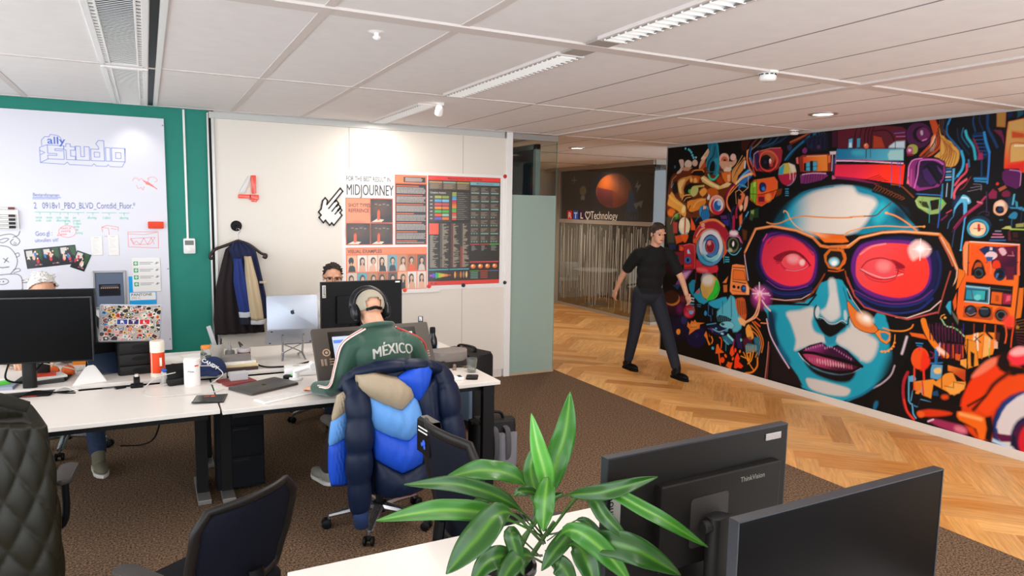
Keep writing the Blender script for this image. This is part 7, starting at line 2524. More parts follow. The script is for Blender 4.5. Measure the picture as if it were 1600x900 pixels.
box(bm, (-0.098, -0.02, 0.17), (0.022, 0.002, 0.07), rot=(0.1, 0.1, 0))
q = obj('plant_label', bm, M_white, t)
bm = B()
box(bm, (-0.098, -0.0225, 0.175), (0.010, 0.001, 0.014), rot=(0.1, 0.1, 0))
obj('label_print', bm, mat('label_red', '#d8402a', 0.6), q)
# mural: printed portrait among machines
# each line: kind and smoothing, colour or gradient, softness mm, width mm, edge colour, opacity (left out when plain), then points in 5 mm steps from the lower far corner
MURAL = """\
p3|120d33|92|129,79 112,56 67,39 19,40 -3,58 16,83 63,99 110,97
p3|131040|29|175,64 166,42 141,29 114,32 101,51 111,73 137,86 164,82
p3|3a1030|122|109,137 95,121 58,110 20,111 2,124 18,141 56,151 93,150
p3|2a0a12|106|66,242 58,220 33,209 7,216 -5,237 5,260 30,271 55,263
p0|0a0a10|714,561 845,545 858,397 728,398
l4|3a1420|10|17|292,536 271,519 275,509
l4|7a3a28|10|17|311,538 290,521 281,509
l4|8a6a58|9|16|326,537 306,520 285,508
l4|16365a|9|16|353,538 333,521 306,514
l4|1c4a6a|9|16|370,538 351,521 319,513
l4|14304e|9|16|390,538 372,522 334,514
p2|3c1512|7|257,536 280,535 276,515 261,509
l4|b4552c|9|20|453,536 427,527 397,518
l4|7a2c20|7|9|448,534 427,524 390,510
l4|1d6f96|9|22|471,535 443,525 423,512 402,498 386,482
l4|12406a|9|11|464,531 438,518 412,502 392,481
l4|0e2c48|9|14|388,531 363,521 340,512
p3|0f7f9c|31|363,345 376,367 398,389 430,409 468,419 510,425 551,425 597,413 624,401 651,384 672,361 692,340 622,324 558,332 500,317 430,328 368,336
p3|12a0bd;405,389;d4cec9;470,389|48|394,351 409,381 437,402 474,416 516,422 551,422 567,408 598,400 608,387 597,371 590,357 576,341 558,332 506,323 456,329 416,338
p3|d6d1cc|61|464,387 487,410 522,418 551,419 562,403 584,395 585,376 565,357 548,337 558,335 512,328 481,335 466,360
l4|0d6f90|10|10|427,411 462,418 510,423
p3|2ab4c8|67|||0.8|627,367 619,354 609,351 602,360 602,375 611,388 621,391 628,382
p3|0a3a52|78|666,375 670,363 665,354 654,353 643,362 639,375 644,384 655,384
p3|06171f|54|||0.8|356,345 366,364 382,382 408,400 421,408 399,378 388,351
l4|0a0808|13|21|597,412 624,403 650,387 674,364 697,342
l4|0a0708|14|40|536,430 571,427 605,419 639,402 663,387
l2|6a3212||9|600,426 604,422 599,416
l2|6a3212||9|606,423 610,420 604,414
l2|6a3212||9|612,421 615,417 610,412
l2|6a3212||9|618,418 621,415 616,410
l2|6a3212||9|624,416 627,412 622,408
l2|6a3212||9|629,413 633,410 628,406
l2|6a3212||9|635,411 638,408 633,404
l2|6a3212||9|641,408 644,405 639,402
l2|6a3212||9|646,406 650,403 644,400
l2|6a3212||9|652,404 655,400 650,398
l2|6a3212||9|657,401 661,398 655,396
l4|8a4214||10|633,424 652,421 669,408 678,400
l4|0a0608|15|38|351,358 373,382 401,400 435,417 472,427 512,431 550,431
p2|1b9fbb|13|360,146 349,163 423,175 483,200 494,229 547,234 564,209 584,185 612,166 628,192 645,175 656,131 650,95 630,56 602,24 569,2 547,-1 467,3 437,34 406,60 376,100
p2|1a1014|20|365,147 379,116 400,80 429,47 467,8 413,5 383,7 380,55 372,96
p3|0e5f82|44|369,153 388,150 387,117 404,84 432,54 421,46 393,73 372,109
p3|0b2c44|33|363,150 377,148 387,111 398,83 389,81 372,106
l4|e8c4d8|10|15|360,134 373,100 401,66 429,38
p3|d6d1cd|36|413,156 448,166 478,177 484,163 479,146 488,127 509,122 516,110 484,98 454,84 440,79 442,102 426,135
p3|d3cecb|34|540,125 569,146 565,167 581,153 614,145 573,120 593,109 597,88 611,105 591,96 566,105 544,112
p3|d6d2ce|41|565,146 587,142 611,140 630,130 626,104 613,88 597,90 571,108 551,113 560,129
p3|d0cbc8|24|476,26 506,29 541,29 575,28 579,21 568,10 531,4 491,5 478,14
p3|1b9fbb;636,95;0a0a0c;662,87|19|634,119 655,147 665,125 665,93 647,65 608,26 573,1 601,38 629,72
p3|08090c|26|653,131 656,158 644,178 693,185 692,125 679,88 664,101 660,116
l4|c9b9c8|13|12|667,92 661,73 645,54 628,41
l4|1577a0|17|19|631,45 603,21 576,5
p3|0f7aa0|19|641,10 638,3 634,0 631,3 632,11 636,18 639,20 642,17
p0|0a0709|11|671,81 684,30 708,2 634,1 615,13 640,39 664,69
p3|0f6a90|19|639,8 636,2 633,-1 631,2 631,9 634,16 638,18 640,15
l4|e8d8e4|18|18|686,149 681,125 679,117
l2|c88070|8|11|369,84 368,47 365,1
l2|7a2a32|8|14|372,75 371,41 370,2
p3|1f9fbb|11|494,221 513,236 544,239 551,219 563,193 565,167 554,146 540,133 521,130 498,137 483,155 485,172 491,181 500,193
p3|cfd3d2|33|513,236 528,238 537,206 545,177 543,164 525,153 506,161 498,171 511,181 517,204
p3|d6d8d6|27|521,210 534,211 540,182 534,164 520,166 514,176
p3|cfd6d6|19|497,167 494,158 490,155 487,158 486,167 488,176 492,180 496,176
p3|bfd0d2|16|561,172 561,164 558,160 555,163 553,170 553,178 555,181 558,179
l4|081418|7|14|488,181 484,172 485,161 493,149 502,159 519,150 538,151 550,159 563,153 565,168
p3|0a0a0c|19|486,157 496,153 506,157 519,148 535,149 547,156 561,151 551,140 537,127 525,121 513,124 498,137
l4|d0d8d8|8|8|496,158 506,157 521,149 537,151 550,159 561,155
p3|1f8fae|16|512,124 525,121 540,128 538,115 526,106 516,110
l4|0d6f92|11|13|548,224 556,206 563,188
p1|0a0608|10|448,77 477,96 506,108 526,100 543,109 567,102 604,78 582,60 552,50 514,49 480,55 462,66
p2|8a2b70;494,100;3a1034;518,79|11|460,80 484,95 508,105 525,96 543,105 561,101 586,83 556,84 524,83 492,84
p3|e08ac0|9|||0.75|471,87 471,85 470,84 469,84 468,86 468,88 469,89 470,89
p3|e08ac0|8|||0.75|477,89 477,87 476,86 475,87 474,88 474,90 475,91 476,91
p3|e08ac0|8|||0.75|482,92 482,90 482,89 481,89 480,91 480,93 480,94 481,93
p3|e08ac0|8|||0.75|488,94 488,92 487,91 486,92 485,93 485,95 486,96 487,96
p3|e08ac0|8|||0.75|494,96 494,94 493,93 492,94 491,95 491,97 492,98 493,98
p3|e08ac0|8|||0.75|499,99 499,97 499,96 498,96 497,98 497,100 497,101 498,100
p3|e08ac0|8|||0.75|505,101 505,99 504,98 503,98 502,100 502,102 503,103 504,102
p3|e08ac0|8|||0.75|510,103 511,101 510,100 509,101 508,102 508,104 509,105 510,105
p3|e08ac0|8|||0.75|517,98 517,96 516,95 515,95 514,97 514,99 515,100 516,99
p3|e08ac0|8|||0.75|522,100 522,98 521,97 520,97 520,99 519,101 520,102 521,101
p3|e08ac0|8|||0.75|527,102 528,100 527,99 526,99 525,101 525,103 526,104 527,103
p3|e08ac0|8|||0.75|533,102 533,101 532,100 531,100 531,101 530,103 531,104 532,104
p3|e08ac0|8|||0.75|539,100 539,99 538,98 537,98 536,99 536,101 537,102 538,102
p3|e08ac0|8|||0.75|544,98 544,97 544,96 543,96 542,98 542,99 542,100 543,100
p3|e08ac0|8|||0.75|550,96 550,95 549,94 548,94 548,96 547,97 548,98 549,98
p3|e08ac0|8|||0.75|555,94 556,93 555,92 554,92 553,94 553,95 554,96 555,96
p3|e08ac0|8|||0.75|561,92 561,91 560,90 559,90 559,92 559,93 559,94 560,94
p3|e08ac0|8|||0.75|566,91 567,89 566,88 565,88 564,90 564,91 565,92 566,92
p3|e08ac0|8|||0.75|572,89 572,87 571,86 570,86 570,88 569,90 570,90 571,90
p3|e08ac0|8|||0.75|577,87 577,85 577,84 576,84 575,86 575,88 576,89 577,88
p2|b03a68;512,75;4a1030;534,46|11|462,74 485,79 518,78 550,77 593,75 573,64 546,57 514,56 487,59
p3|c06080|11|||0.8|482,67 482,64 481,62 479,63 478,66 477,69 478,71 480,70
p3|c06080|11|||0.8|488,68 488,64 487,62 486,63 484,66 484,70 485,71 487,71
p3|c06080|11|||0.8|495,68 495,64 494,62 492,63 491,67 490,70 491,72 493,71
p3|f0a8b8|11|||0.8|501,68 501,64 500,62 499,63 497,67 497,71 498,73 500,71
p3|f0a8b8|11|||0.8|507,68 508,64 507,62 505,64 504,67 503,71 504,73 506,72
p3|f0a8b8|11|||0.8|514,69 514,64 513,62 512,64 510,67 510,71 511,74 512,72
p3|f0a8b8|11|||0.8|520,69 521,65 520,62 518,64 516,68 516,72 517,74 519,73
p3|f0a8b8|11|||0.8|526,69 527,65 526,62 524,64 523,68 522,72 523,75 525,73
p3|f0a8b8|11|||0.8|533,69 533,65 532,62 530,64 529,68 528,73 529,75 531,74
p3|f0a8b8|11|||0.8|539,70 539,65 538,63 537,64 535,68 535,73 535,75 537,74
p3|f0a8b8|11|||0.8|545,70 545,66 544,64 543,65 541,69 541,73 542,75 543,74
p3|f0a8b8|11|||0.8|551,70 551,66 550,64 549,65 547,69 547,73 548,75 549,74
p3|f0a8b8|11|||0.8|557,70 557,67 556,65 555,66 553,69 553,73 554,75 555,74
p3|f0a8b8|11|||0.8|563,71 563,67 562,65 561,66 559,69 559,73 560,75 561,74
p3|c06080|11|||0.8|569,71 569,67 568,66 567,67 565,70 565,73 566,75 567,74
p3|c06080|11|||0.8|575,71 575,68 574,66 572,67 571,70 571,73 572,75 573,74
p3|c06080|11|||0.8|580,71 581,68 580,67 578,67 577,70 577,73 578,75 579,74
l4|0a0408|11|30|455,77 488,82 518,81 556,81 601,77
l4|e0d4dc|7|9|451,75 463,64 480,55
l4|9a8aa0||7|491,51 521,48 552,50 576,57 599,73
p3|0e0a10|29|466,61 491,51 527,48 558,52 588,63 577,42 547,34 505,37 481,46
p1|0a070b|8|286,281 311,332 356,342 430,333 476,316 502,299 561,298 562,278 549,262 560,237 523,254 505,253 484,211 466,196 413,187 350,179 315,196 298,212
p1|0a070b|7|538,306 568,327 626,340 668,341 730,336 744,322 764,279 760,240 739,200 699,183 667,180 603,187 573,214 554,256 540,278
p2|120a0b|12|478,203 503,247 517,254 547,256 566,223 568,202 557,217 562,278 497,283
p3|0c1036|18|321,272 330,307 350,327 386,331 430,325 470,305 488,285 487,246 474,218 429,203 388,201 347,217 323,243
p3|5a1d78|18|330,272 335,304 351,323 386,327 427,319 461,305 481,285 483,248 470,223 429,211 391,210 354,226 336,247
p3|d42a48;344,316;f23548;444,226|13|336,270 343,302 358,315 386,320 428,314 458,302 476,282 476,250 464,227 428,215 394,216 357,230 341,250
l4|8a1d5a|14|14|352,302 369,317 404,321 445,307 472,284
l4|1a1648|11|16|358,319 396,326 437,314 471,292
l2|e04a78|11|11|337,307 347,322
p2|8a1026|8|369,272 386,282 413,290 440,286 469,262 460,268 434,279 407,280 387,265 373,267
p3|ee4a58|11|451,265 442,254 420,249 398,255 390,267 400,279 423,283 444,277
p3|f59aa0|55|438,271 432,265 421,263 410,266 407,274 412,280 424,282 434,279
p3|f8c8c8|24|453,267 451,262 446,260 441,262 439,266 441,271 446,273 451,272
l4|7a0c22|8|16|390,265 400,278 423,286 447,280 467,262
l4|b02038|7|11|389,262 402,250 426,247 449,253 467,262
l4|f0a0b0||5|405,248 426,247 449,253 461,260
l2|7a1030||8|388,267 373,268
l2|7a1030||8|387,264 375,263
l2|7a1030||8|386,261 378,259
l4|16205a|11|19|346,211 388,198 436,202 474,216
l4|1d2f78|11|14|348,205 389,194 436,198 474,210
l4|12184a|11|19|350,198 389,189 437,193 475,205
l4|8a3a9a|8|8|354,220 388,206 429,208 464,219
l1|d8783c|8|29|285,278 313,332 360,340 426,333 469,320 489,304 508,302 554,307 560,310
l1|f2b07a|7|11|288,281 316,333 360,340 426,333 469,321
l2|b85a28|7|17|285,275 296,212 315,193 350,179
l2|c8cdf0|7|9|284,272 292,244 300,215
l1|6a2a20|7|17|363,180 400,181 457,185 482,211 494,229
l1|f2cdb8||7|367,181 408,182 450,190 479,208
l1|0a0709|8|20|367,171 419,175 468,180 486,203
p1|e56f1e|7|6|0a0708|469,329 500,328 541,327 554,315 539,312 498,311 482,322
p1|f2a070;481,332;e2641a;518,318|12|456,333 493,329 541,327 547,320 500,319 478,324
p1|c8681e||6|0a0708|498,286 511,300 543,300 550,282 538,258 511,260 501,273
p1|1a1416|8|505,284 514,295 538,295 544,281 535,263 514,264 506,274
p3|9ad8e8|26|535,274 532,268 524,265 515,267 511,273 514,279 523,282 531,280
p3|ffffff|20|530,272 528,268 524,266 519,267 517,271 519,274 523,276 528,275
l2|8a3a14|8|18|503,247 489,223 472,202
l2|c85a1c||13|511,255 532,255 546,260
l2|a04a18||13|550,257 557,237 572,219
p3|15184a|17|562,263 563,288 578,311 610,323 650,330 682,329 709,320 728,299 732,262 722,231 692,207 655,198 611,202 579,220 567,241
p3|6a1f80|15|562,265 566,291 581,311 616,321 650,323 685,321 710,307 720,281 720,251 701,226 665,212 619,213 585,226 570,244
p3|f04a50;594,298;ff3a30;679,241|10|573,258 574,286 591,306 622,315 659,317 689,313 708,297 717,275 715,250 701,231 667,218 624,220 591,231 577,245
l4|f29aa0|13|11|580,292 603,308 631,315
p3|f8c8c4|32|676,311 688,324 704,322 717,310 711,297 696,294 686,288 678,298
p3|ffffff|38|706,310 704,305 699,303 693,305 690,309 692,314 698,316 703,315
l1|ffffff||6|697,327 699,289
l1|ffffff||6|684,308 717,310
p2|a01426|8|645,287 665,281 673,274 663,271 654,275
p3|f2505a|14|658,268 648,257 625,253 602,259 593,271 604,282 627,286 649,280
p3|f58a8a|53|644,275 641,267 631,263 621,265 616,272 619,280 629,284 640,282
l4|b02434|7|12|583,264 596,280 622,288 648,283 659,269
l4|f0a8b0||11|583,264 607,256 633,251 655,257 669,262
l4|8a0c20|7|8|582,263 610,250 634,249 656,256 660,269
l4|c02a3a|7|8|593,254 610,245 637,244 656,252
l2|7a1026||6|654,279 670,277
l2|7a1026||6|654,276 671,273
l2|7a1026||6|654,272 671,269
l2|7a1026||6|655,268 671,264
l4|7a2a8a|10|9|573,222 616,208 660,206 702,218 726,239
l4|1b2a6c|10|21|576,216 617,202 660,201 702,213 726,234
l4|10163c|10|13|579,210 617,196 661,195 703,207 727,229
l4|1a2e78|10|18|582,205 618,190 661,189 703,201 727,224
l4|18255e|17|22|728,306 736,282 733,247 717,220
l1|dd7a36|8|26|538,303 554,305 577,324 624,336 663,339 730,336 746,319 764,280
l1|f0b888|7|11|550,306 574,323 621,335 663,339 728,337
l1|e8b89a||11|733,331 753,300 765,279 765,265 760,245
l1|d0603a||11|730,331 748,302 757,284
l2|b04a3a||11|754,274 746,238 739,200
l1|f0d0c8||9|742,222 724,203 683,183 662,182
l1|b84a48|7|15|737,201 684,181 633,186 597,192 574,211 555,245
l2|e06a20|7|19|531,260 547,273 547,290 530,300
l2|d8dcf0||7|557,223 571,202 595,178
p1|0a0608|7|767,260 774,251 768,236 761,230 753,215 740,195 747,224 760,250
p2|e87a30|7|7|0a0608|559,199 571,190 590,177 615,165 628,154 623,146 602,145 580,152 566,172
p3|ffd9b8|55|616,164 608,159 595,161 585,168 584,176 592,181 605,179 615,172
p3|ffffff|36|609,169 606,167 601,167 597,170 597,173 600,176 605,175 609,173
p1|f08a30||5|0a0608|623,146 631,153 646,153 654,151 655,137 648,129 636,133
p1|1a8fb0|7|633,148 643,150 652,147 651,139 646,134 637,138
l4|f08a2a||13|639,158 657,156 679,159 692,166 696,173
l4|f0902e||9|663,149 663,135 658,124 650,116 637,113
p3|f39a3c|666,135 665,133 663,132 662,132 661,134 661,135 663,136 665,136
p3|f39a3c|664,128 664,126 662,125 660,126 659,127 660,129 662,130 663,130
p3|f39a3c|661,122 660,121 658,120 656,120 655,122 656,123 658,124 660,124
p3|f39a3c|655,118 655,116 653,115 651,115 650,117 651,119 652,120 654,120
p3|f39a3c|649,115 648,113 647,112 645,112 644,114 644,116 646,117 648,116
p3|f39a3c|643,114 642,112 640,111 638,111 638,113 638,115 640,116 642,115
l4|d88a48||14|345,348 360,345 381,347 408,357 440,363 472,362 515,361 555,362 552,363 583,365
l4|f2b070||11|390,370 391,374 400,370 408,357 422,344 443,333
l4|5a3a1c||11|583,365 607,367 620,378 636,391
l4|e88a3c||13|626,372 646,367 669,355 689,341
p3|f0a060|631,372 630,370 628,370 626,370 625,372 626,374 628,374 630,374
l4|e8964a||10|542,328 558,337 591,344 628,348 667,347 701,349
p3|e8964a|704,349 703,347 702,347 700,347 699,349 700,350 701,351 703,350
l3|e89a50||9|543,327 546,332 558,337
p3|2a3058|7|402,506 400,502 396,500 391,503 389,507 391,511 395,513 400,511
p3|2a3a70|455,505 454,502 450,501 446,503 445,506 446,509 450,511 453,509
p3|7a2a6a||5|2a0a20|441,498 440,494 436,492 431,494 429,498 431,502 435,504 439,502
p3|b04a90|11|473,503 472,500 469,499 466,501 465,503 466,506 469,507 472,506
p3|24405a|455,527 454,524 450,523 446,524 444,528 446,532 449,533 453,531
p3|0a0a14|453,528 452,526 450,525 447,526 446,528 447,531 449,532 452,530
p3|24405a|470,527 469,524 466,523 462,524 460,528 461,532 465,533 469,531
p3|0a0a14|468,528 468,526 465,525 463,526 462,528 463,531 465,532 467,530
p3|24405a|484,527 482,524 479,523 475,524 473,528 475,532 478,533 482,531
p3|0a0a14|482,528 481,526 479,525 476,526 475,528 476,531 478,531 480,530
p0|14152e|11|||0.8|427,523 489,529 492,495 451,495
l1|242a50||7|441,519 442,500
l1|242a50||6|452,520 453,500
l1|242a50||6|462,521 464,499
l1|242a50||6|472,521 474,498
l1|242a50||6|482,522 484,497
p1|3a1028|499,532 510,532 514,500 501,500
p1|5a1c30||6|0a0708|515,536 542,537 544,510 538,496 519,497
p1|a02838||8|070506|296,501 307,506 372,509 377,502 376,480 367,464 347,456 307,462 296,479
p1|26204a|9|298,498 310,503 316,485 316,467 307,465
l2|8ab0d8||7|298,472 297,498 310,505
l1|f08a7a||6|316,505 343,509 371,508
p3|e04038|7|9|070506|365,479 359,464 341,458 322,465 313,482 319,498 338,503 356,496
p3|6a1418|9|361,480 356,467 341,462 324,468 317,482 322,496 338,501 354,494
p3|c86a40|23|||0.6|358,488 354,478 341,475 328,479 322,490 327,499 339,503 352,498
p3|140a10|9|351,479 347,468 335,464 322,469 316,481 320,492 333,496 345,490
p3|1a2a50|7|335,480 334,477 331,476 328,477 327,480 328,483 331,484 334,482
p3|f8d8d0|8|349,481 348,477 346,475 343,477 342,481 342,485 345,487 347,485
p3|e04a48|16|||0.6|353,475 352,470 348,469 344,471 343,476 344,481 347,482 351,480
l4|e07a50||9|315,481 317,497 334,504 353,499 366,483 361,467
l2|d04a28||12|300,472 307,463
l4|f0702a|7|14|283,492 293,475 301,458 304,451
l4|2a6aa8|10|14|284,513 285,497 296,479
p1|e06a22||8|070506|291,434 302,442 359,447 369,437 370,421 360,400 328,383 312,386 292,398
p1|7fb52c||5|070506|293,434 308,440 311,412 309,389 294,401 291,420
l1|0a0a08||6|293,411 311,410
l1|0a0a08||5|299,438 302,389
p1|a8dc50|7|299,436 307,438 307,427 300,426
p1|ee5a28|7|315,438 360,444 368,432 361,421 317,410
p1|d93a22|7|314,408 365,419 357,400 328,385 315,389
p3|f28a3a|35|354,403 352,396 346,393 339,396 336,403 338,409 344,412 351,409
l3|0a0608||7|314,409 341,412 382,423
p3|12235a||5|070506|337,425 335,418 328,415 321,418 318,425 320,433 327,435 334,432
p3|3a7ac8|16|335,421 334,418 330,417 327,418 325,422 326,425 330,426 333,425
p1|6a1430|317,404 334,404 335,393 318,393
p1|7a3214|14|367,419 382,421 380,409 366,403
p3|0a0608|7|421,450 415,432 396,424 375,433 366,452 373,471 392,478 412,469
p3|b01d40|418,450 412,434 396,427 378,435 369,452 375,469 392,475 410,467
p1|c8b64a|370,451 371,466 382,474 395,475 409,470 417,454
p1|38a0c0|370,451 371,464 385,474 382,451
p1|e8dcd0|13|||0.8|395,475 412,469 417,456 405,454
l1|e8d0cc||8|400,461 402,440
l1|e8d0cc||7|409,456 411,436
l3|48a8c8||7|416,449 414,440 404,429 396,427
l1|3a9ac0||9|391,420 399,420
l1|3a9ac0||9|392,415 399,415
l1|3a9ac0||9|392,411 400,411
l1|3a9ac0||9|392,406 400,406
p0|8a2a1c||6|070506|421,485 430,489 500,488 503,453 427,455
p0|d8402a;432,457;f08a30;483,483|432,485 491,486 494,454 435,455
l1|f8c0a0||6|441,486 488,485
p0|12100f|435,472 452,475 454,455 436,456
p0|12100f|454,475 468,475 469,455 455,455
p0|4aa8c8|11|441,473 450,474 452,456 442,457
p0|4aa8c8|11|457,474 467,474 468,456 458,456
l1|12100f||5|440,464 469,465
p0|101010|450,476 457,476 459,455 452,455
p1|d86a60|7|414,484 419,486 422,471 416,473
p1|e86a3a|493,484 499,486 500,471 494,469
p1|7a2a68||5|070506|427,449 449,452 490,451 496,444 481,436 445,430 430,431
l2|e8a8c8|7|10|433,449 459,451 490,449
l1|2a0a28||7|441,449 438,431
l1|2a0a28||7|447,449 445,431
l1|2a0a28||7|454,449 452,432
l1|2a0a28||7|460,448 458,433
l1|2a0a28||6|466,448 465,433
l1|2a0a28||6|473,448 471,434
l1|2a0a28||6|479,448 477,435
l1|2a0a28||6|485,448 484,435
p1|201830|8|498,491 514,491 518,449 509,439 503,450
p1|e0d0d4|496,492 514,492 514,486 498,486
l1|d8c8d0||8|503,486 504,454
l1|d8c8d8||6|511,485 513,454
p1|3a3a70|10|504,479 510,479 512,454 507,450
p1|c85a80|8|505,444 515,445 516,438 506,437
p0|5a1626||8|070506|511,533 537,538 569,539 647,526 655,520 656,488 514,495
p0|e8284a;548,452;ff3018;629,449||6|070506|511,466 657,459 656,423 582,435 511,443
p0|1a78a4;517,487;58b8d0;643,479||6|070506|512,496 652,487 654,466 513,474
p1|a8d8d8|13|626,486 652,486 653,467 625,469 622,479
p3|48c0d8|41|||0.6|573,485 570,481 560,480 550,483 546,487 549,491 559,492 569,490
l1|d83a7a|8|16|513,474 579,470 653,461
l1|f0e8f4||8|513,473 547,471 653,461
l1|0a0608||8|511,467 579,467 653,458
l3|0a0608||9|555,534 551,521 552,495
l3|0a0608||9|565,533 562,520 562,494
l3|0a0608||9|575,532 572,519 573,493
l3|0a0608||9|582,531 579,519 580,493
l3|0a0608||9|590,531 586,518 587,493
p1|a83a20|8|4|070506|590,516 607,511 616,491 591,492
p1|5a1c28|595,523 619,520 632,507 636,489 617,490 609,509
l3|0a0608||9|590,524 616,523 630,509 636,489
p1|c8dce8|15|624,494 635,501 653,501 654,488 623,491
l1|c878b0||6|636,510 653,509
l1|8a5aa8||8|632,516 652,516
l1|3a2a5a||8|629,519 648,519
l1|0a0608||7|635,501 636,489
p0|5ab0d8||4|070506|538,513 546,514 547,496 538,496
p0|3a9ab8||4|070506|556,513 563,513 563,496 557,496
p0|e8f4f4|14|540,506 544,506 545,497 540,498
p3|d86a48||6|070506|582,497 581,493 577,492 573,494 571,498 572,501 576,503 580,501
p3|f0a080|8|577,499 577,497 575,497 574,497 573,499 573,501 575,501 577,501
l1|0a0608||7|577,491 578,475
l1|0a0608||5|586,491 587,475
l1|2a50a0||8|631,467 633,426
l1|2a50a0||8|648,464 650,419
l1|6a4ab0||7|643,467 644,455
l1|2a0610||6|575,432 608,442
l1|2a0610||6|587,432 612,439
l1|2a0610||6|598,432 617,436
l1|2a0610||6|609,431 621,433
l1|2a0610||6|620,431 626,431
p0|7a1a50|8|513,443 559,438 611,425 594,427 550,434 514,438
p3|4a1a48|8|6|070506|702,507 696,492 680,486 663,494 655,511 660,526 677,531 694,523
p3|140a18|8|701,508 697,499 685,495 673,501 667,511 671,521 683,524 695,519
p3|6a2458|699,509 696,500 688,497 679,502 674,511 677,519 686,522 694,518
p3|b8a8b0|7|686,513 686,509 684,508 682,510 681,513 681,516 683,517 685,516
l2|d890b0||9|686,499 693,501
p3|a8a84a||6|070506|679,484 677,478 670,476 662,479 659,486 661,492 668,494 676,491
p3|b04a80|8|670,482 669,477 665,475 660,478 658,483 659,488 663,490 668,488
p3|f0c8d8|11|667,483 666,482 664,481 662,482 661,484 661,486 664,486 666,485
p0|8a1a30|659,478 671,477 672,474 660,474
p2|c04a24||5|070506|694,537 703,537 712,522 717,504 720,487 712,477 699,470 682,472 690,482 701,494 705,508
p2|e0793a|9|702,503 709,508 713,489 702,476 691,472 700,487
p2|f0b8a0|11|706,504 710,502 708,479 700,481
l4|140806||7|712,517 716,489 695,471
l4|140806||7|711,511 712,488 693,471
l4|140806||7|710,506 708,487 691,472
l4|140806||7|709,501 704,486 689,472
l4|140806||7|708,495 700,484 687,472
p2|d8a850||5|070506|713,524 718,507 730,497 742,487 745,452 732,454 718,467 709,470 721,480 724,489 717,504
p2|d8a850||4|c0601c|719,505 729,495 740,487 750,478 752,465 747,453 734,452 722,460
l4|a84a18||6|721,500 728,479 721,457
l4|a84a18||6|725,495 732,478 725,456
l4|a84a18||6|730,491 736,476 730,455
l4|a84a18||6|734,487 739,474 735,454
l4|a84a18||6|738,483 743,473 739,453
l4|a84a18||6|743,478 747,471 744,452
l4|9a4a1c||5|720,501 730,481 718,464
l4|9a4a1c||5|724,499 732,479 723,462
l4|9a4a1c||5|728,496 735,478 727,460
l4|9a4a1c||5|732,493 738,476 731,458
l4|9a4a1c||5|735,490 740,475 735,456
l4|6a3a1c||5|714,535 715,518 726,505
l4|6a3a1c||5|718,535 718,518 729,504
l4|6a3a1c||5|721,536 721,518 731,504
l4|1a6aa8||12|734,538 728,524 729,506 742,491 753,478 760,461 758,444 748,430
l4|38b0e0|9|20|755,476 760,461 759,447 752,435
l4|3a9ad0||7|734,536 729,522
l4|14304c|7|9|725,533 721,521 724,505
l4|38b8d0|10|19|759,509 763,498 774,482 779,462
l4|1a6a90|7|9|755,514 754,500 767,482
l4|12304c|7|9|745,514 750,494 768,470
l4|d84a60||18|766,454 766,442 757,432 749,420
l4|e85a6a|7|20|767,429 755,419 749,407 750,398
l4|8a2a3a||7|774,433 765,417 759,412
l3|2a80b0|7|12|768,461 770,450
l4|14406a|7|12|771,537 770,523 775,507
l4|102f50|7|10|781,538 780,524 787,508
l4|123a68|12|19|792,536 794,512 804,493 811,479
p0|10254a|770,501 773,505 789,505 793,502 800,475 802,422 780,426 780,433 800,434 797,463 784,460 777,481
p0|0a0810|772,497 788,501 793,470 783,467
l1|1a4a86||9|773,499 788,499
l1|1a4a86||9|775,493 790,493
l1|1a4a86||9|778,487 791,486
l1|1a4a86||9|780,481 793,480
l1|1a4a86||9|782,475 794,474
l1|1a4a86||9|784,469 796,468
l3|2a8ac8|7|19|789,504 793,489 800,471
l3|8a1f48|7|12|773,495 781,479 787,463
p0|a0285a|7|783,471 789,472 791,461 783,460
l2|3a80d0|7|14|800,470 801,446 801,422
l1|2a90c8||17|780,430 798,429
l1|4aa8d8||8|781,426 800,424
l1|14406a|7|12|789,460 791,434
l1|2a70b0||12|732,448 740,448
l1|88b8d8||12|732,443 740,443
l1|2a80b8||12|733,438 741,438
l1|c8c8d8||12|733,434 741,434
l1|3a9ad0||12|733,429 741,429
p0|5aa8d0|7|743,448 747,448 747,426 746,398 744,398 744,423
l1|a8c8e0||7|736,423 736,401
l1|2a90c0||9|728,422 729,398
l3|8a8090||4|779,421 791,420 792,415
l3|8a8090||4|775,415 791,417 792,413
l3|8a8090||4|771,409 791,413 792,411
p1|8a2a78||7|070506|663,436 663,455 668,466 684,470 713,466 728,460 731,445 729,431 722,418 707,415 685,411 668,421
p1|2a0f38|7|678,425 677,455 682,465 709,463 727,454 727,431 713,418 688,417
l4|e890d0||8|665,438 665,455 672,466 688,468
l4|d070c0||11|678,417 682,438 683,458 688,465 713,464 726,456
p3|0e0a26|7|728,441 723,427 711,421 697,428 690,442 694,456 707,461 721,455
p1|3a1a5a|7|690,447 699,452 718,424 707,421 695,432
p1|5a3a7a|7|715,455 725,445 727,438 720,445
l1|07050c||24|699,454 722,424
p0|e87088|8|663,425 664,440 668,423
l2|b04a80|9|15|670,449 671,421
l1|3a2ab0||7|682,406 727,403
p1|8aa860||5|070506|681,394 687,402 728,399 737,389 725,372 710,370 688,382
p1|2a3018|7|687,394 703,392 709,380 696,384
p1|151208|7|708,394 725,397 724,380 712,377
l3|a8c878||8|683,394 688,384 704,379
l2|6a8a4a||6|695,399 693,387
p0|58d848|724,396 731,395 731,389 725,389
l1|2a9aa8||6|708,394 710,356
l2|2a60c0||9|727,409 727,377 726,348
l1|2a80c0|7|7|684,406 727,403
p3|14305a|39|770,388 768,380 761,376 753,380 749,388 751,397 759,401 767,397
p2|5ab8e0|751,368 751,382 759,396 764,404 774,399 778,391 773,388 770,393 772,387 772,365 768,365 766,387 763,391 756,384 752,371
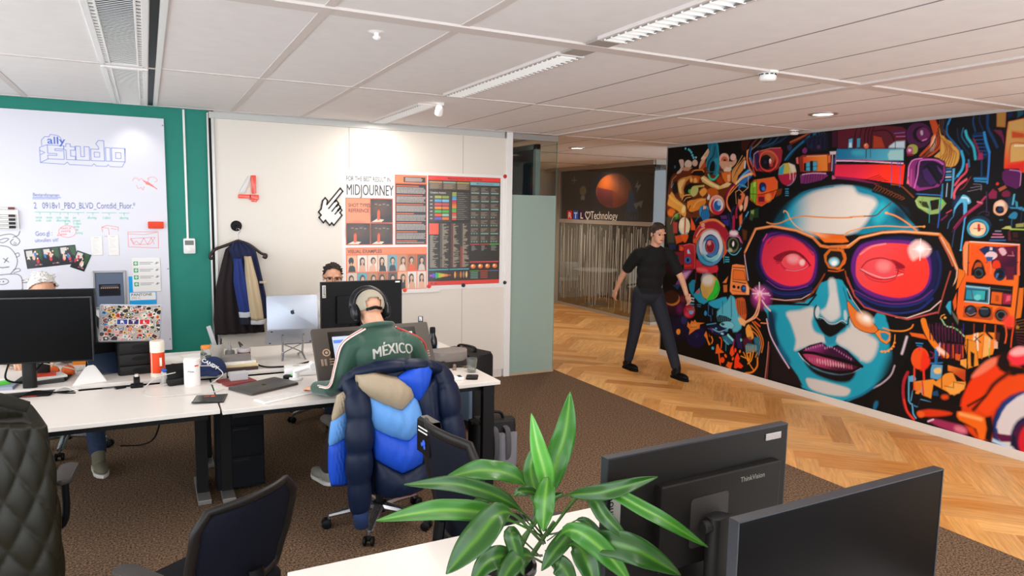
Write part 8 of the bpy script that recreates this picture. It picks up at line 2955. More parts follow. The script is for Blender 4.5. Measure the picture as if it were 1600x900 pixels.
l3|d8eef8|8|12|763,399 771,398 774,393
l3|4aa8e8||11|769,388 770,362 769,339 768,312
p3|6ac8f0|770,311 769,310 768,310 767,310 766,311 767,312 768,313 769,312
l4|3a70a8||7|751,377 751,368 745,359 743,347
l3|3a5a8a||5|756,349 754,334 753,315
p2|0a0c20|11|753,379 763,390 765,385 765,374 755,368
l3|8a1f4a|8|26|795,390 780,378 769,368 755,348
l3|b03058|8|15|800,400 792,390 776,375
l2|e07a90||11|788,392 795,390
l2|6a1c50|8|14|740,369 731,361
l2|c83a60||9|747,378 739,373
l2|4a1440||8|768,365 751,341
l1|4a3a6a||6|801,408 804,375
l3|3a2a4a||7|791,372 798,376 807,375 807,370 803,371
p3|f0b48c|814,379 815,390 825,395 834,388 835,380 831,372 823,370 816,374
p3|f6d8c0|22|831,388 829,384 824,382 819,384 817,388 819,391 823,393 828,391
p3|151326|830,379 829,375 824,373 819,375 817,379 818,384 823,385 828,384
p3|2a3a5a|10|828,380 827,378 825,377 822,378 821,380 822,382 824,383 827,382
p3|123a5a|37|||0.7|843,390 842,384 838,381 834,384 832,390 833,396 837,399 841,396
p1|3a90b8|836,384 846,383 855,384 860,381 860,377 849,381 841,381
l1|5ab8d8|7|12|843,403 842,388
p0|3a98b8|845,394 849,391 850,383 847,384
p2|2a80a8|837,368 844,376 850,374 849,366 844,365
l1|2a6a90||5|843,365 843,351
l1|14304a||6|856,380 856,360
p1|b8bc6a|829,349 835,353 841,354 844,350 862,350 862,348
l1|8ac040||7|842,348 862,349
p0|9a9a5a|849,357 861,359 861,353 850,352
l1|2a6a80||9|825,363 829,363
p2|a02a50|7|||0.8|806,405 811,408 817,403 812,399
p2|8a1f4a|7|825,405 836,407 836,401 827,400
p3|183a60|15|||0.7|813,354 808,343 795,338 781,342 775,353 780,364 793,369 806,365
p3|38a8c8||3|070506|810,349 806,338 794,333 781,337 775,348 779,359 791,364 804,360
p3|2a4a6a|807,348 804,339 794,335 783,338 778,347 781,357 792,361 802,357
p3|f4c8a0|805,348 802,339 793,336 784,339 779,347 783,356 791,359 801,356
p3|f0e0b0|23|799,342 797,338 791,337 785,338 782,341 784,344 790,346 797,345
p2|c01a1c|792,356 795,355 796,350 797,345 793,343 792,349
l1|8a1a14||5|786,348 801,348
l1|8a8aa8||9|820,345 828,345
l1|e070a0||9|817,340 830,340
l1|d888a8||9|815,335 833,336
l1|2a70b8||9|813,330 836,331
p0|5a1a28|841,348 845,330 840,331 839,345
p0|3a1418|846,344 853,344 854,336 847,336
l1|4a1818||7|847,332 856,331
p1|a8793a||4|a0501c|806,538 819,538 820,510 808,512
p3|101a4a|7|830,529 829,525 826,524 823,526 822,530 823,533 825,534 828,533
p0|1a4a58|8|836,540 844,538 845,527 837,522
p1|c89a58;837,497;f03a18;842,444||5|c8581c|825,445 824,468 824,501 825,517 847,520 854,438 842,440
p1|d08040|830,498 830,504 849,501 850,488 832,491
p1|c04a20|8|831,502 849,497 850,491 832,492
p1|d8a860|12|831,481 851,480 853,456 832,454
p0|f0d8b0|8|836,481 851,480 851,477 836,478
l2|b85a28||7|832,454 831,483 851,482
p0|e82a24|16|826,448 853,453 854,438 842,440
p1|5a1a58||7|070506|822,438 826,443 845,442 850,434 850,415 845,412 828,419 823,428
l3|d090c0||6|833,442 848,439 850,430 850,417
p1|6a1c40|7|803,507 815,505 820,493 821,482 816,494
p3|e03a30|819,420 818,419 817,418 815,419 814,420 815,422 816,423 818,422
p0|b0583c|818,413 828,418 831,414 821,408
p3|7a1c40|12|837,405 836,401 832,400 827,401 825,405 826,408 831,410 835,408
p1|8a1f4a|7|3|070506|804,404 810,413 817,408 817,397 806,397
p0|f0641e||6|070506|775,269 771,316 774,326 782,327 858,326 862,277
p1|f0601c;781,230;f4701c;816,201||6|070506|770,253 777,290 860,297 861,264 860,211 860,194 847,196 783,194 774,195 770,205 770,236
p0|f2905a|776,273 772,316 775,325 780,326 781,273
l1|f8e8e0||7|782,326 857,325
l1|0a0608||7|780,322 783,270
l1|f07a60||7|857,323 861,277
p1|6a1430;827,316;3a0f30;849,291|7|807,318 855,323 858,277 834,275 821,289 809,303
p1|ef5a18|11|784,321 799,319 809,303 810,288 789,271 785,273 784,310
p1|1a2a58|797,314 807,320 823,320 825,311 812,294 808,304
p2|e8c8cc|807,304 814,312 824,310 826,304 818,298
p1|2a5a9a|810,303 820,303 819,297 811,295
p0|e8d0d0|814,319 818,318 818,314 814,314
p2|e0b0bc|827,316 834,319 840,311 834,306
l1|c86a80||7|842,307 851,307
l1|c86a80||5|848,313 850,307
l1|f05a28||17|814,273 814,294
l1|f0785a||9|819,276 817,296
p2|e83a18||2|070506|821,286 821,296 829,298 833,286
p2|2a1008||3|070506|789,271 792,292 797,297 804,292 809,280 810,272
p2|b8501c|8|792,279 794,291 801,293 804,286
p3|141414||3|070506|809,276 807,269 801,266 795,268 792,275 794,282 800,285 806,283
p3|3a4450|7|807,276 806,271 801,268 796,270 794,275 795,280 800,283 805,281
p3|0c0c10|805,275 804,272 800,270 797,271 795,275 796,278 800,280 803,278
p3|1c2c50||3|070506|841,277 839,270 833,266 827,269 824,275 826,282 832,286 838,283
p3|0e1220|839,277 838,272 834,269 829,271 826,276 828,281 832,284 837,282
p3|4a70a8|830,273 829,270 828,269 827,270 827,274 828,277 830,278 831,276
p0|5a1430|9|839,289 853,290 854,269 843,268
p0|14100e|781,259 854,259 854,225 821,225 820,227 780,227
p0|2a7088|782,253 819,253 820,227 782,226
p0|8ac0d8|781,253 819,253 819,250 782,250
l1|c8d8e0||7|782,226 820,227 819,253
p0|1a2a34|782,247 816,248 816,230 782,228
p0|2a90a8;785,239;38b0b8;810,237|7|783,246 813,247 813,232 783,230
p3|6ad0d0|10|807,236 806,232 802,230 798,231 796,235 798,238 801,240 806,239
l1|5a2a30||7|791,245 795,232
p0|e0601c|823,247 839,247 839,228 823,228
p0|a02040|840,246 852,246 853,230 841,229
p0|e05a70|11|846,243 852,244 852,236 845,233
p0|b84a18|829,242 834,242 835,232 830,232
l1|3a4a50||6|819,252 851,252
p1|b8481a|781,218 826,222 829,203 825,200 781,199
p3|0e0d10|803,212 801,205 794,201 787,203 783,209 785,217 792,221 799,219
p3|34384c|7|800,213 799,207 794,204 788,206 786,211 787,216 792,219 798,217
p3|5a6478|794,216 793,215 791,213 789,212 788,213 788,215 790,216 792,217
l3|c88a70||5|786,207 793,204 801,209
p3|0d0d0f|825,213 823,206 816,203 809,204 805,211 807,218 814,222 822,220
p3|26303a|7|822,214 820,209 815,206 810,208 808,212 809,217 814,219 819,218
l2|6a7880|7|8|808,217 819,218
p3|d04a18|853,213 850,204 842,199 833,202 828,210 831,219 839,224 848,221
p3|121212|850,212 848,205 841,201 835,203 831,209 833,217 840,220 846,218
p3|586060|848,212 846,206 841,203 836,205 833,210 835,215 840,218 845,217
p3|101010|846,211 845,207 841,205 837,206 835,210 836,214 840,216 844,215
p3|f04030|32|861,203 860,196 854,192 847,194 844,201 846,208 852,212 858,210
l2|e8581c||11|848,195 851,181 850,167
l2|e04a18||10|860,198 859,176 859,162
p1|e0701c||5|070506|862,208 863,257 869,258 870,230 869,211
p3|c88a30|868,196 868,194 866,193 864,193 864,195 864,197 866,198 867,197
l1|7a4a1c||5|861,203 875,209
l1|7a4a1c||5|862,199 875,204
l1|7a4a1c||5|863,195 875,199
l1|7a4a1c||5|864,191 876,194
l1|7a4a1c||5|864,187 876,189
l1|6a1c2c||5|865,183 877,184
l1|6a1c2c||5|866,179 877,179
l1|6a1c2c||5|867,175 878,174
l1|6a1c2c||5|868,171 878,169
p1|e8741e||3|070506|767,263 767,280 777,277 778,270 770,249 766,245
p1|e05a18||3|070506|762,223 767,239 769,215 766,208
p1|38a8c8|751,213 755,222 759,224 761,200 759,202
p1|6a6a5a|7|||0.8|759,210 775,194 774,185 766,196
l2|e89a3a||8|744,191 745,196 750,199
p3|f0b050|754,194 753,193 752,192 750,192 749,193 750,195 751,196 753,195
l4|a8d8a0||10|746,190 754,180 766,179 776,175 786,167
l2|3ac050||6|769,178 780,173
l1|5a1c48||10|737,182 739,157
l1|4a1838||10|743,182 745,157
l1|5a1c48||10|748,181 750,157
l1|4a1838||10|754,180 756,157
l1|5a1c48||10|759,180 761,157
l1|4a1838||10|765,179 767,156
l1|5a1c48||10|770,179 772,156
l1|4a1838||10|776,178 778,156
l1|5a1c48||10|781,178 783,156
l1|8a2030||7|765,186 766,170
l1|2a2a80||7|783,188 784,173
l1|a03a1c||7|800,190 801,175
l1|8a2a1a||7|817,192 818,178
l1|7a2418||6|834,194 835,180
p0|f0841e||3|070506|788,169 796,171 815,179 833,181 837,169 833,145 815,135 795,131 788,150
p0|f4d8b8|7|801,174 808,177 811,147 803,144 801,162
l1|e8701c||8|805,175 806,146
l2|0e0a0a||8|801,145 801,159 815,175
l1|0e0a0a||7|803,169 813,161
p0|f8b060|11|816,175 828,172 828,144 818,137
l1|c8c8b0||7|826,170 827,154
l1|40c050||7|827,154 828,140
l1|0e0a0a||18|821,179 830,171
p1|e8b098|833,168 839,167 840,156 834,155
p0|5a2418|833,183 841,182 841,169 835,170
l2|d8601c||8|817,192 817,152 817,135
l1|c05020||8|833,193 834,171
p0|8a1f3a|8|||0.6|741,148 786,153 788,129 750,122
l1|7a1f50||8|744,148 746,123
l1|e05a1c||8|753,149 755,125
l1|7a1f50||8|761,149 763,126
l1|e05a1c||8|769,149 771,128
l1|7a1f50||8|777,150 779,129
l1|e05a1c||8|785,150 787,131
p0|d84a18|773,135 783,136 783,128 774,127
l2|0e0a0a||13|790,152 798,145 799,135 806,133
l4|f0801e||50|714,183 720,168 732,150 746,137 759,129
l2|f8d8c8|20|32|744,138 756,132
p1|e8621c|690,158 716,159 724,151 695,152
l1|e8e0e8||9|746,150 747,127
l1|4a1838||10|725,179 729,152
l1|4a1838||10|730,179 735,151
l1|4a1838||10|736,178 741,150
l1|4a1838||10|741,177 746,149
l1|4a1838||10|747,177 752,148
l1|4a1838||10|752,176 757,147
p3|f2521a|730,118 727,103 715,95 703,98 697,111 701,127 712,135 724,131
p2|f23018|18|718,132 732,115 728,101 716,93
l1|e82a28||15|705,96 707,57
l2|e8321c||20|721,99 727,57
l1|3a90c8||10|704,141 716,142
l1|2a70b0||10|706,137 715,137
p3|e83050|713,131 713,129 711,128 710,129 709,131 709,132 711,134 712,133
l3|7a1f48||10|731,130 737,128 736,120 729,120
p1|5aa0c8|734,100 736,109 754,111 755,84 735,84
p2|f0c070|10|740,101 751,106 752,96 742,94
l1|2a80c0||17|740,136 742,112
l1|2a70b0||12|733,110 753,115
p1|f0902e|9|3|070506|706,71 740,83 745,80 760,97 772,103 780,88 795,91 794,78 778,63 762,68 741,74 739,48 725,50 712,56
p1|f4a84a|13|762,72 776,87 795,87 786,69 771,63
p0|e87a28;767,114;c04018;782,95|763,113 793,111 794,91 772,102 764,102
p1|f0a040|783,126 793,130 796,113 784,118
p1|e8902a||3|070506|789,162 805,161 813,123 797,114 794,131
p0|120a0a|798,144 805,141 806,118 801,119
l1|120a0a||9|792,163 796,98
l1|0e0a0a||11|757,152 758,124
l1|0e0a0a||11|765,152 766,121
l1|0e0a0a||11|772,151 774,118
l1|0e0a0a||11|779,150 781,115
p0|d8581c|774,135 782,135 782,124 775,125
l2|0e0a0a||8|772,102 755,99 756,71
l1|0e0a0a||5|760,76 776,76 775,86 793,86
p0|1c60a0|740,134 744,134 745,114 740,114
l2|58a8d0||14|696,78 699,34 706,29 709,13 715,6
l1|58a8d0||9|705,54 703,35
p2|58a8d0|695,76 703,82 708,79 709,74 699,69
l2|4a90c0||9|722,63 718,41 716,27 710,28
l1|58a0c0||8|721,42 739,42
l1|d83040||14|721,74 725,52
l1|e04a2a||12|704,99 707,57
p1|0e0a0c|7|705,54 722,54 717,29 705,33
p1|e87a28|9|706,71 721,72 719,58 709,55
p3|e88a30|718,54 717,51 714,50 711,50 710,52 711,54 714,56 717,56
l4|b01f30|9|28|693,85 687,67 688,41 696,16 711,2
l4|f03a1a|7|16|690,34 698,14 711,3
p0|1a4a70|11|740,60 749,65 752,56 742,54
p3|d84a18|22|769,58 768,55 763,52 759,52 756,55 758,59 763,61 767,61
p1|120606|32|712,32 746,46 794,49 831,50 840,39 835,-1 773,-7 738,4
p3|e0400e|17|887,56 857,12 818,1 793,32 800,87 833,130 871,137 893,106
p2|ef3c0c|25|790,48 796,76 806,102 821,125 839,142 850,144 859,127 843,113 828,88 814,54
p2|f07a5a|25|804,104 817,124 831,138 841,140 840,131 822,112 806,100
p2|1a0804|26|846,151 858,149 861,133 881,133 883,117 856,118 840,129
p3|f03040|21|888,156 886,145 876,136 864,136 856,144 859,156 869,164 881,164
p3|ffb0b0|31|884,162 882,156 873,151 864,149 859,152 862,158 870,164 879,165
l4|4a1206|21|27|860,121 839,97 829,75 811,47
l2|2a0a04|17|17|829,75 802,51
p2|f04810;831,50;e84a10;874,113|22|819,51 829,71 843,94 861,112 882,123 884,97 867,87 849,67 835,45
p3|0a1030|27|948,53 937,8 902,-22 862,-17 841,22 854,71 892,99 930,90
p3|1d3f86|42|942,52 932,8 901,-20 865,-14 846,24 857,71 891,97 925,88
p3|d8d0d0|17|940,51 931,11 902,-14 868,-9 851,25 861,67 892,91 924,84
p2|d6cfd0|20|849,27 855,48 864,69 885,93 888,57 878,46 872,23
p3|10184a|25|931,36 924,10 904,-7 882,-4 871,18 878,46 898,62 920,58
p3|4a1038|21|927,33 922,10 904,-5 885,-2 875,17 881,41 899,56 918,52
p3|d01828|20|925,26 920,4 907,-10 891,-6 883,13 887,37 901,50 917,46
p1|5a1040|14|845,17 872,21 875,11 858,6
p1|b8d0e8|17|845,8 870,3 863,-1 844,2
p1|0a1030|20|872,23 878,21 882,3 872,4
p1|120506|21|776,31 784,37 830,39 840,44 845,24 843,1 823,4 813,17 779,18
p2|f06a14|17|785,33 791,39 830,39 833,3 823,2 818,16 790,23
l2|ffa860|23|28|791,34 824,34
p2|e03a10|20|716,17 736,28 772,33 776,29 755,20 725,12
p3|f0601c|18|730,15 727,11 721,9 717,12 716,16 719,20 724,21 729,19
p2|a02c58|22|738,6 748,14 775,15 799,15 806,3 781,0
p3|e07a90|33|803,6 799,3 792,2 785,4 783,8 787,12 794,13 801,11
l2|e8c0d0|9|14|737,6 746,12
p2|6a2c10|18|16,456 41,468 96,473 139,476 186,479 227,463 235,435 211,403 219,379 174,358 104,354 13,352 5,404
p2|0b0708|25|23,440 42,445 48,419 28,414
p3|5ac8d8|71,527 70,525 68,524 66,525 64,527 65,529 68,530 70,529
p3|5ac8d8|83,524 82,522 80,521 77,522 76,525 77,526 79,527 82,526
p3|5ac8d8|88,520 88,519 85,518 83,519 81,521 82,523 85,524 87,523
p3|5ac8d8|94,516 93,514 90,513 88,514 86,516 87,519 90,519 92,518
p3|5ac8d8|98,508 97,506 94,505 92,507 90,509 91,511 94,512 97,511
p3|5ac8d8|103,502 102,500 99,499 96,501 95,503 96,505 99,506 102,505
p3|a8d8e0|111,502 110,501 108,500 106,501 105,503 106,505 108,505 110,504
p3|1a6080|8|34,483 33,480 30,479 27,480 26,483 27,486 30,487 33,486
p2|d8b8a8|8|44,498 54,501 63,497 63,479 52,467 39,465 40,470 53,480
p3|e0c4b0|10|94,487 90,480 81,478 70,481 66,489 70,495 79,498 90,494
p3|d8b0a0|10|115,489 112,483 105,481 98,484 94,490 97,495 104,498 111,495
p1|c89070|12|55,480 74,481 96,478 82,471 63,472
p2|e0a880|7|120,477 124,491 140,509 155,528 159,531 157,513 141,495 135,483 125,474
l3|f4d8c0|10|12|127,498 143,514 156,526
p3|f0c8a8|10|140,503 141,500 138,497 133,496 128,497 127,500 130,503 135,505
p1|b84a18|17|122,474 141,493 146,480 132,471
p2|1a6e86|7|146,533 179,534 186,516 189,490 187,464 181,455 157,466 146,480 146,500 154,513
l4|0a1c24|7|14|173,524 168,503 155,492 149,475
l4|38a0b8||12|178,533 185,507 190,483 184,462
l4|3a8aa8||11|163,532 158,506 147,492 146,478
p3|0a0a0c|7|175,473 171,462 164,458 159,464 158,476 162,487 169,491 174,485
p2|2a90a8|7|170,493 182,498 191,485 188,462 178,455 181,479
l4|2ac8a0|7|24|154,459 162,449 175,447 188,457
l1|1a7a80||9|148,466 201,464
p3|e8b8a0|9|221,493 217,484 206,480 194,485 189,495 193,504 204,507 216,503
p3|d06a40|16|218,490 215,483 207,481 198,484 194,491 197,497 205,500 214,496
p3|150a08|7|213,488 211,484 208,483 204,485 202,488 203,492 207,493 211,491
p3|e8b8b0|9|243,495 241,490 234,488 227,491 224,496 227,502 233,504 240,501
p2|d8a080|11|192,490 231,486 244,492 244,483 229,472 207,468 193,478
p1|e8c8b0|9|204,468 213,475 229,472 227,463 207,464
l2|a8e0b0|7|14|227,478 229,467
p1|e07020|9|198,462 230,463 231,442 216,435 202,450
p0|f0b080|9|217,456 227,457 227,440 220,440
p1|a83a10|12|182,446 195,455 209,436 189,436
p2|1a0c08|7|93,466 107,471 136,469 140,459 119,457 97,459
l3|e89040||12|95,466 104,471 132,471 138,466
p1|c85a18|15|90,458 112,458 126,455 120,438 99,438
p3|f0b060|10|99,448 98,444 94,442 90,444 89,448 90,453 93,454 97,452
p3|f0b060|10|116,445 114,440 110,438 105,440 103,446 104,451 109,453 113,450
p1|e8b868||5|070506|127,452 140,457 169,441 196,431 219,439 232,435 223,428 190,422 163,430 134,442
l3|f8e0a8|14|22|134,452 162,438 190,428
p1|f0c890|7|200,432 219,439 232,435 210,426
p2|0d0808|10|70,429 88,439 113,440 142,435 135,428 93,416 74,414
p3|60b030|7|97,420 96,416 91,414 86,416 84,420 86,424 90,425 95,424
p2|c8c878|10|96,428 106,433 121,428 118,413 104,406 93,414
l2|d8c060|10|24|110,431 140,432
p2|d8903c|10|42,440 53,452 75,456 97,458 76,444 66,424 71,406 56,404
p2|f0c880|13|46,440 57,449 72,449 58,429 61,414 51,419
l3|8a8a90||9|23,445 20,430 27,440
l3|a89070||10|37,460 22,450 18,430
p2|e8a040|10|20,420 37,404 61,391 77,379 78,354 47,371 19,381 6,389
p3|f8d890|18|78,374 74,367 68,365 63,368 63,376 66,383 72,385 77,381
l3|f0b858|18|33|13,409 38,394 65,384
p3|e07018|26|39,366 35,358 24,355 13,358 8,365 12,373 23,376 34,373
p2|1a0c06|7|64,404 86,411 101,404 91,391 68,393
l3|e8a858||15|62,399 71,409 93,411
l3|e8a858||10|70,395 79,403 95,405
p2|e88a2a|10|4|070506|83,394 109,399 137,403 151,394 138,379 107,369 88,371
l3|f0b060|12|17|106,379 120,394 148,400
l3|160a04||13|95,384 88,371 104,364
p2|f0a040|12|125,418 142,428 153,418 137,406
p2|c85a14|12|153,423 177,427 191,417 185,405 157,408
p1|e8e0e0|153,403 159,413 164,406 161,398 155,398
p3|f4b88a|7|5|070506|214,386 208,370 189,363 170,370 161,386 167,403 186,410 205,403
p3|c81e3a|10|213,383 208,369 192,362 175,368 167,383 173,397 189,403 206,397
p3|f0d8d8||4|070506|210,386 206,375 194,371 181,375 175,386 180,398 192,402 204,397
p3|1f5fa8|12|202,384 199,375 190,372 181,375 177,384 180,393 189,396 198,393
p3|9ac8f0|9|202,390 201,386 196,384 191,386 189,390 191,394 195,396 200,394
p1|f0a0a0|12|171,406 191,408 185,401 173,398
p2|3a90c0||5|070506|128,374 138,384 159,382 161,360 144,355 131,359
p0|f0b090|10|142,384 152,382 150,369 141,367
p3|f0f0f0|7|155,366 153,362 148,360 143,362 141,366 143,369 148,371 153,370
p3|1a4a9a|152,365 151,363 148,362 145,363 144,365 145,367 148,368 151,367
l1|0d0808||10|138,381 142,355
l4|7a1048|7|26|247,435 232,426 218,407 223,382
l4|c01a38|7|23|245,432 230,421 219,400 227,377
l4|e85a20|7|19|242,429 228,417 220,393 232,373
l4|f0a060|7|11|239,427 226,412 221,386 237,368
l3|1a2a5a|12|23|245,380 236,368 240,356
l3|a02040|9|28|257,389 252,373 254,357
p2|d89048|9|233,460 242,471 262,488 269,495 272,486 267,466 252,453 247,435 235,440
l3|2a1408||5|238,449 247,467 263,485
l3|2a1408||5|243,455 251,472 264,486
l3|2a1408||5|248,462 255,477 266,487
l3|2a1408||5|253,469 259,482 268,488
l3|2a1408||5|258,475 263,488 270,488
l4|e8b070||8|262,498 245,476 234,465 235,440
p1|2a70b8|7|3|070506|253,446 265,457 285,469 296,462 295,451 275,434 255,421
l2|8ac8f0|9|11|256,444 271,457 288,465
l2|d8e8f4|9|20|272,484 271,470
l3|f0c890|7|29|247,435 265,448 286,455 293,455
l3|e08a48||14|221,403 236,417 254,432
l1|4ab0e0||9|258,434 270,427
l1|4ab0e0||9|265,433 276,426
l1|4ab0e0||9|272,431 282,425
l1|e8a870||8|247,416 258,421 268,414 285,425 283,458
l1|e8a870||7|247,416 251,389
p2|e87a48|11|256,403 268,414 277,407 269,389 267,371 259,380
p2|f0a888|11|277,402 286,405 285,384 275,371
p3|f8c8a0|11|272,379 269,375 266,373 263,375 262,380 264,385 268,386 271,384
p0|170b0a|257,412 266,407 264,398 256,400
l4|e87838|7|18|276,508 278,485 288,465 301,453
l4|b02a3a|7|11|284,485 299,464 302,451
l3|12305a|11|22|285,514 283,494
l3|e8b888||9|279,510 276,492
l4|2a80c8||9|290,516 286,501 287,485
p0|1a3a20|16|294,375 319,380 320,358 299,357
p0|8aa050|9|296,373 306,375 306,362 298,362
p1|4a4a3a|39|||0.7|4,353 40,357 40,287 13,286
p3|3a6a20|10|6|070506|55,357 52,351 44,348 36,350 32,357 35,363 43,365 52,363
p3|6aa83a|10|50,358 48,355 44,353 39,355 37,358 39,361 43,363 48,361
l3|c89a70||9|22,336 32,354 55,365 59,354
p0|a83a34|13|31,341 49,341 50,313 35,313
p3|e8d8b0|8|6|070506|97,333 92,316 77,309 61,315 54,331 59,348 74,355 90,348
l2|c8281c|10|23|78,352 78,307
p3|f4ecd0|18|74,337 72,330 67,327 61,329 59,337 60,344 65,347 71,344
l3|3aa8d0|8|15|56,321 70,310 88,316
p2|e05a18|10|62,309 92,311 86,294 77,291
p1|c8501c|15|41,305 62,309 75,294 48,285
p1|f05a20|12|99,355 116,333 117,323 101,323
p3|1a70b0|7|5|070506|165,361 162,351 151,346 140,350 135,361 139,371 149,375 160,371
l2|1a5a90|10|15|117,346 126,356
p3|d85a28|10|7|070506|236,301 221,265 178,247 132,259 110,296 127,334 172,350 216,336
p2|a81c30|12|111,301 121,326 148,341 182,347 216,336 230,315 225,294 197,323 156,329 129,309
l4|f08a50|12|26|134,341 161,349 189,349 216,336
l3|f4a880|12|20|122,308 135,324 149,330
p3|f09a88|10|4|070506|150,336 148,332 143,330 138,332 136,336 138,341 143,343 148,341
p3|5a98c8|7|7|070506|218,282 207,253 175,238 140,248 124,276 136,306 170,320 203,309
p3|d4d8e0|7|5|070506|215,289 205,261 177,247 146,257 132,284 142,313 172,325 201,315
p3|38a0c8|62|191,258 184,248 165,242 145,245 136,255 144,266 163,271 183,268
p3|7ad0d8|49|204,267 198,256 182,251 164,254 157,263 163,274 180,279 197,276
p3|e4e0e4|49|201,309 193,297 172,291 150,295 140,307 148,319 170,325 192,321
l4|0a0a10||7|132,284 139,267 157,251 182,247
p3|12182a|203,288 196,268 176,258 154,265 144,285 152,306 172,315 193,307
p3|4a80c0|12|200,288 194,269 176,260 157,267 148,285 154,304 172,312 191,306
p3|b8d0e8|25|168,281 165,269 157,263 147,268 143,280 146,292 154,298 164,293
p3|101830|7|191,287 186,274 174,268 160,272 154,285 158,298 171,304 185,299
p3|3a6ab0|19|||0.6|196,285 194,272 187,265 180,271 176,284 178,298 185,304 192,299
p3|8a1a30|7|4|f09a9a|187,286 183,275 173,270 163,274 158,284 162,295 171,300 182,296
p3|e08a90|17|175,294 174,290 169,288 164,289 162,293 163,297 168,299 173,298
l3|90d0e0|15|17|153,263 171,255 194,264
p2|d02a40|12|125,252 148,238 176,236 199,242 200,225 163,220 128,219
p3|f06a70|30|169,225 163,222 148,221 133,223 127,227 134,230 149,231 164,229
p3|1a1420|7|277,298 271,278 252,269 232,276 222,295 229,315 248,324 268,316
l4|b03a58|7|16|226,282 225,303 240,318 262,316 276,299
l4|5ac0d8||10|230,280 243,271 259,272 273,287
p3|f0d8e0|28|261,321 258,316 248,314 238,316 234,320 237,325 247,327 257,325
p3|606a48|9|265,294 261,281 249,275 236,279 230,292 234,305 247,311 259,306
p3|15180e|12|262,295 258,285 249,281 240,284 235,293 238,303 248,307 257,303
p3|f4f4ec|7|251,295 250,291 248,289 246,290 244,295 245,299 247,302 250,300
p3|b0b890|16|246,281 244,277 239,276 235,277 233,280 234,284 239,285 243,284
l4|e088b8|7|9|235,313 262,312 272,301
l1|a81c48|12|39|245,358 246,330
l1|1a2a60|12|19|227,364 239,330
l1|48b0e0|7|18|289,370 275,349 263,329
l1|0a1420||18|281,358 270,340
p0|5a2a70|7|5|070506|201,360 221,362 225,353 205,353
p0|2a2a80|9|205,350 229,351 231,336 222,338
p0|3a4a2a|11|295,367 307,365 302,350 293,354
p1|e87038|14|262,360 271,367 272,344 265,337
p1|5a2c14|16|273,331 289,327 287,306 278,306
p0|b02434|8|9|070506|58,283 119,289 123,226 81,220 78,269 59,270
p0|7a1a24|8|8|070506|32,263 76,267 78,233 56,231 33,240
p3|102a40|8|60,250 57,243 51,240 44,242 41,248 44,255 50,258 57,256
p3|2a7090|58,247 57,244 53,242 49,243 47,247 49,250 52,252 56,251
p1|e05a20|10|64,281 76,276 72,268 61,269
p1|a8d0f0|90,271 95,275 103,263 92,263
p3|2a70c8||5|070506|106,248 103,241 95,238 87,240 83,246 86,252 94,255 102,253
p3|0c1a30|100,247 99,244 95,242 91,243 89,246 90,250 94,252 98,251
l2|e05a58|7|11|77,283 116,286 121,229
l1|d83a30|8|18|84,231 108,234
p1|14405a|10|5|070506|44,230 67,231 70,219 45,220
p1|1a2a4a|15|17,283 48,284 45,272 22,270
p0|7a3a80|8|8|070506|77,220 116,223 89,193 63,175 51,179
p1|d0a0d0|30|80,213 106,220 88,198 70,194
p1|163a60|15|41,177 74,184 60,167
l1|48b8d0||11|224,263 236,263
l1|48b8d0||11|225,257 237,258
l1|48b8d0||11|225,252 237,253
l1|58b8c8||8|219,266 221,249
l1|8a1f48||10|126,218 127,192
l1|3a7ac0||10|151,220 152,198
l1|b02a48||10|175,222 176,203
l1|7a1a40||10|199,224 200,209
p1|22a0c8|8|118,160 143,182 164,175 174,151 160,142 142,144
p2|2aa8cc|11|174,148 204,160 234,169 235,153 217,140 194,138
p3|0a0a0a|7|213,189 205,165 181,153 155,159 142,182 151,207 176,219 202,211
p3|d0ac58|211,189 203,166 181,155 156,161 145,182 153,206 176,217 200,210
p3|e8e4dc|62|189,205 184,195 170,190 156,192 149,201 154,212 168,217 183,214
p2|2ec83a|198,208 209,195 211,181 201,165 185,155 167,154 187,178
l4|0d5a20||6|206,199 207,180 194,164
p3|c8a050|37|173,169 171,162 164,158 156,160 152,167 155,174 162,178 170,176
p3|d04a30|142,171 140,168 136,166 132,167 130,170 132,173 136,175 140,174
p1|2090b8|8|101,186 114,198 125,199 123,171 117,158 105,172
p1|f08a48||8|070506|248,246 260,249 287,248 294,215 305,198 305,182 253,177 244,184 246,227
p0|e8702a||6|070506|253,235 285,235 293,214 252,213
l1|1a0c08||9|250,241 289,242
l1|1a0a08||10|252,208 294,207
l1|b04a18||7|252,186 302,186
p3|0e0a0a|262,196 261,193 257,192 254,193 252,195 254,199 257,200 260,199
p3|0e0a0a|275,196 274,193 272,192 269,192 267,195 268,198 271,199 274,199
p3|163a70||5|070506|296,196 294,190 288,187 282,189 279,194 281,199 287,202 293,200
p3|3a78c0|292,196 291,194 289,193 286,193 285,195 286,198 288,199 291,198
p1|f8b888|14|294,206 304,198 304,183 296,183
p0|e07a3a|7|219,201 237,219 232,202
p0|c86a30|12|222,196 235,198 236,181 225,179
p3|a03080|91|368,183 362,166 344,157 324,161 315,176 322,194 340,202 359,198
p3|e060a0|39|342,185 339,177 332,173 325,175 322,182 324,190 331,194 338,191
l1|e8a0d0|11|14|315,196 335,189 366,188
l1|ffffff|9|11|333,213 338,168
l1|ffffff|9|10|315,186 362,192
l1|ffd0f0|9|9|322,200 350,178
l1|ffd0f0|9|9|348,201 324,177
p3|ffffff|21|344,190 342,186 336,183 331,184 328,188 330,193 335,195 341,194
p3|ff90d0|77|||0.5|353,191 349,181 337,176 324,178 318,187 323,197 335,203 347,200
l3|f4d0c8|8|17|344,174 354,164 369,154
l4|f4c0b0|8|17|336,183 337,158 330,136 312,124
l1|e89060|8|12|344,123 365,125
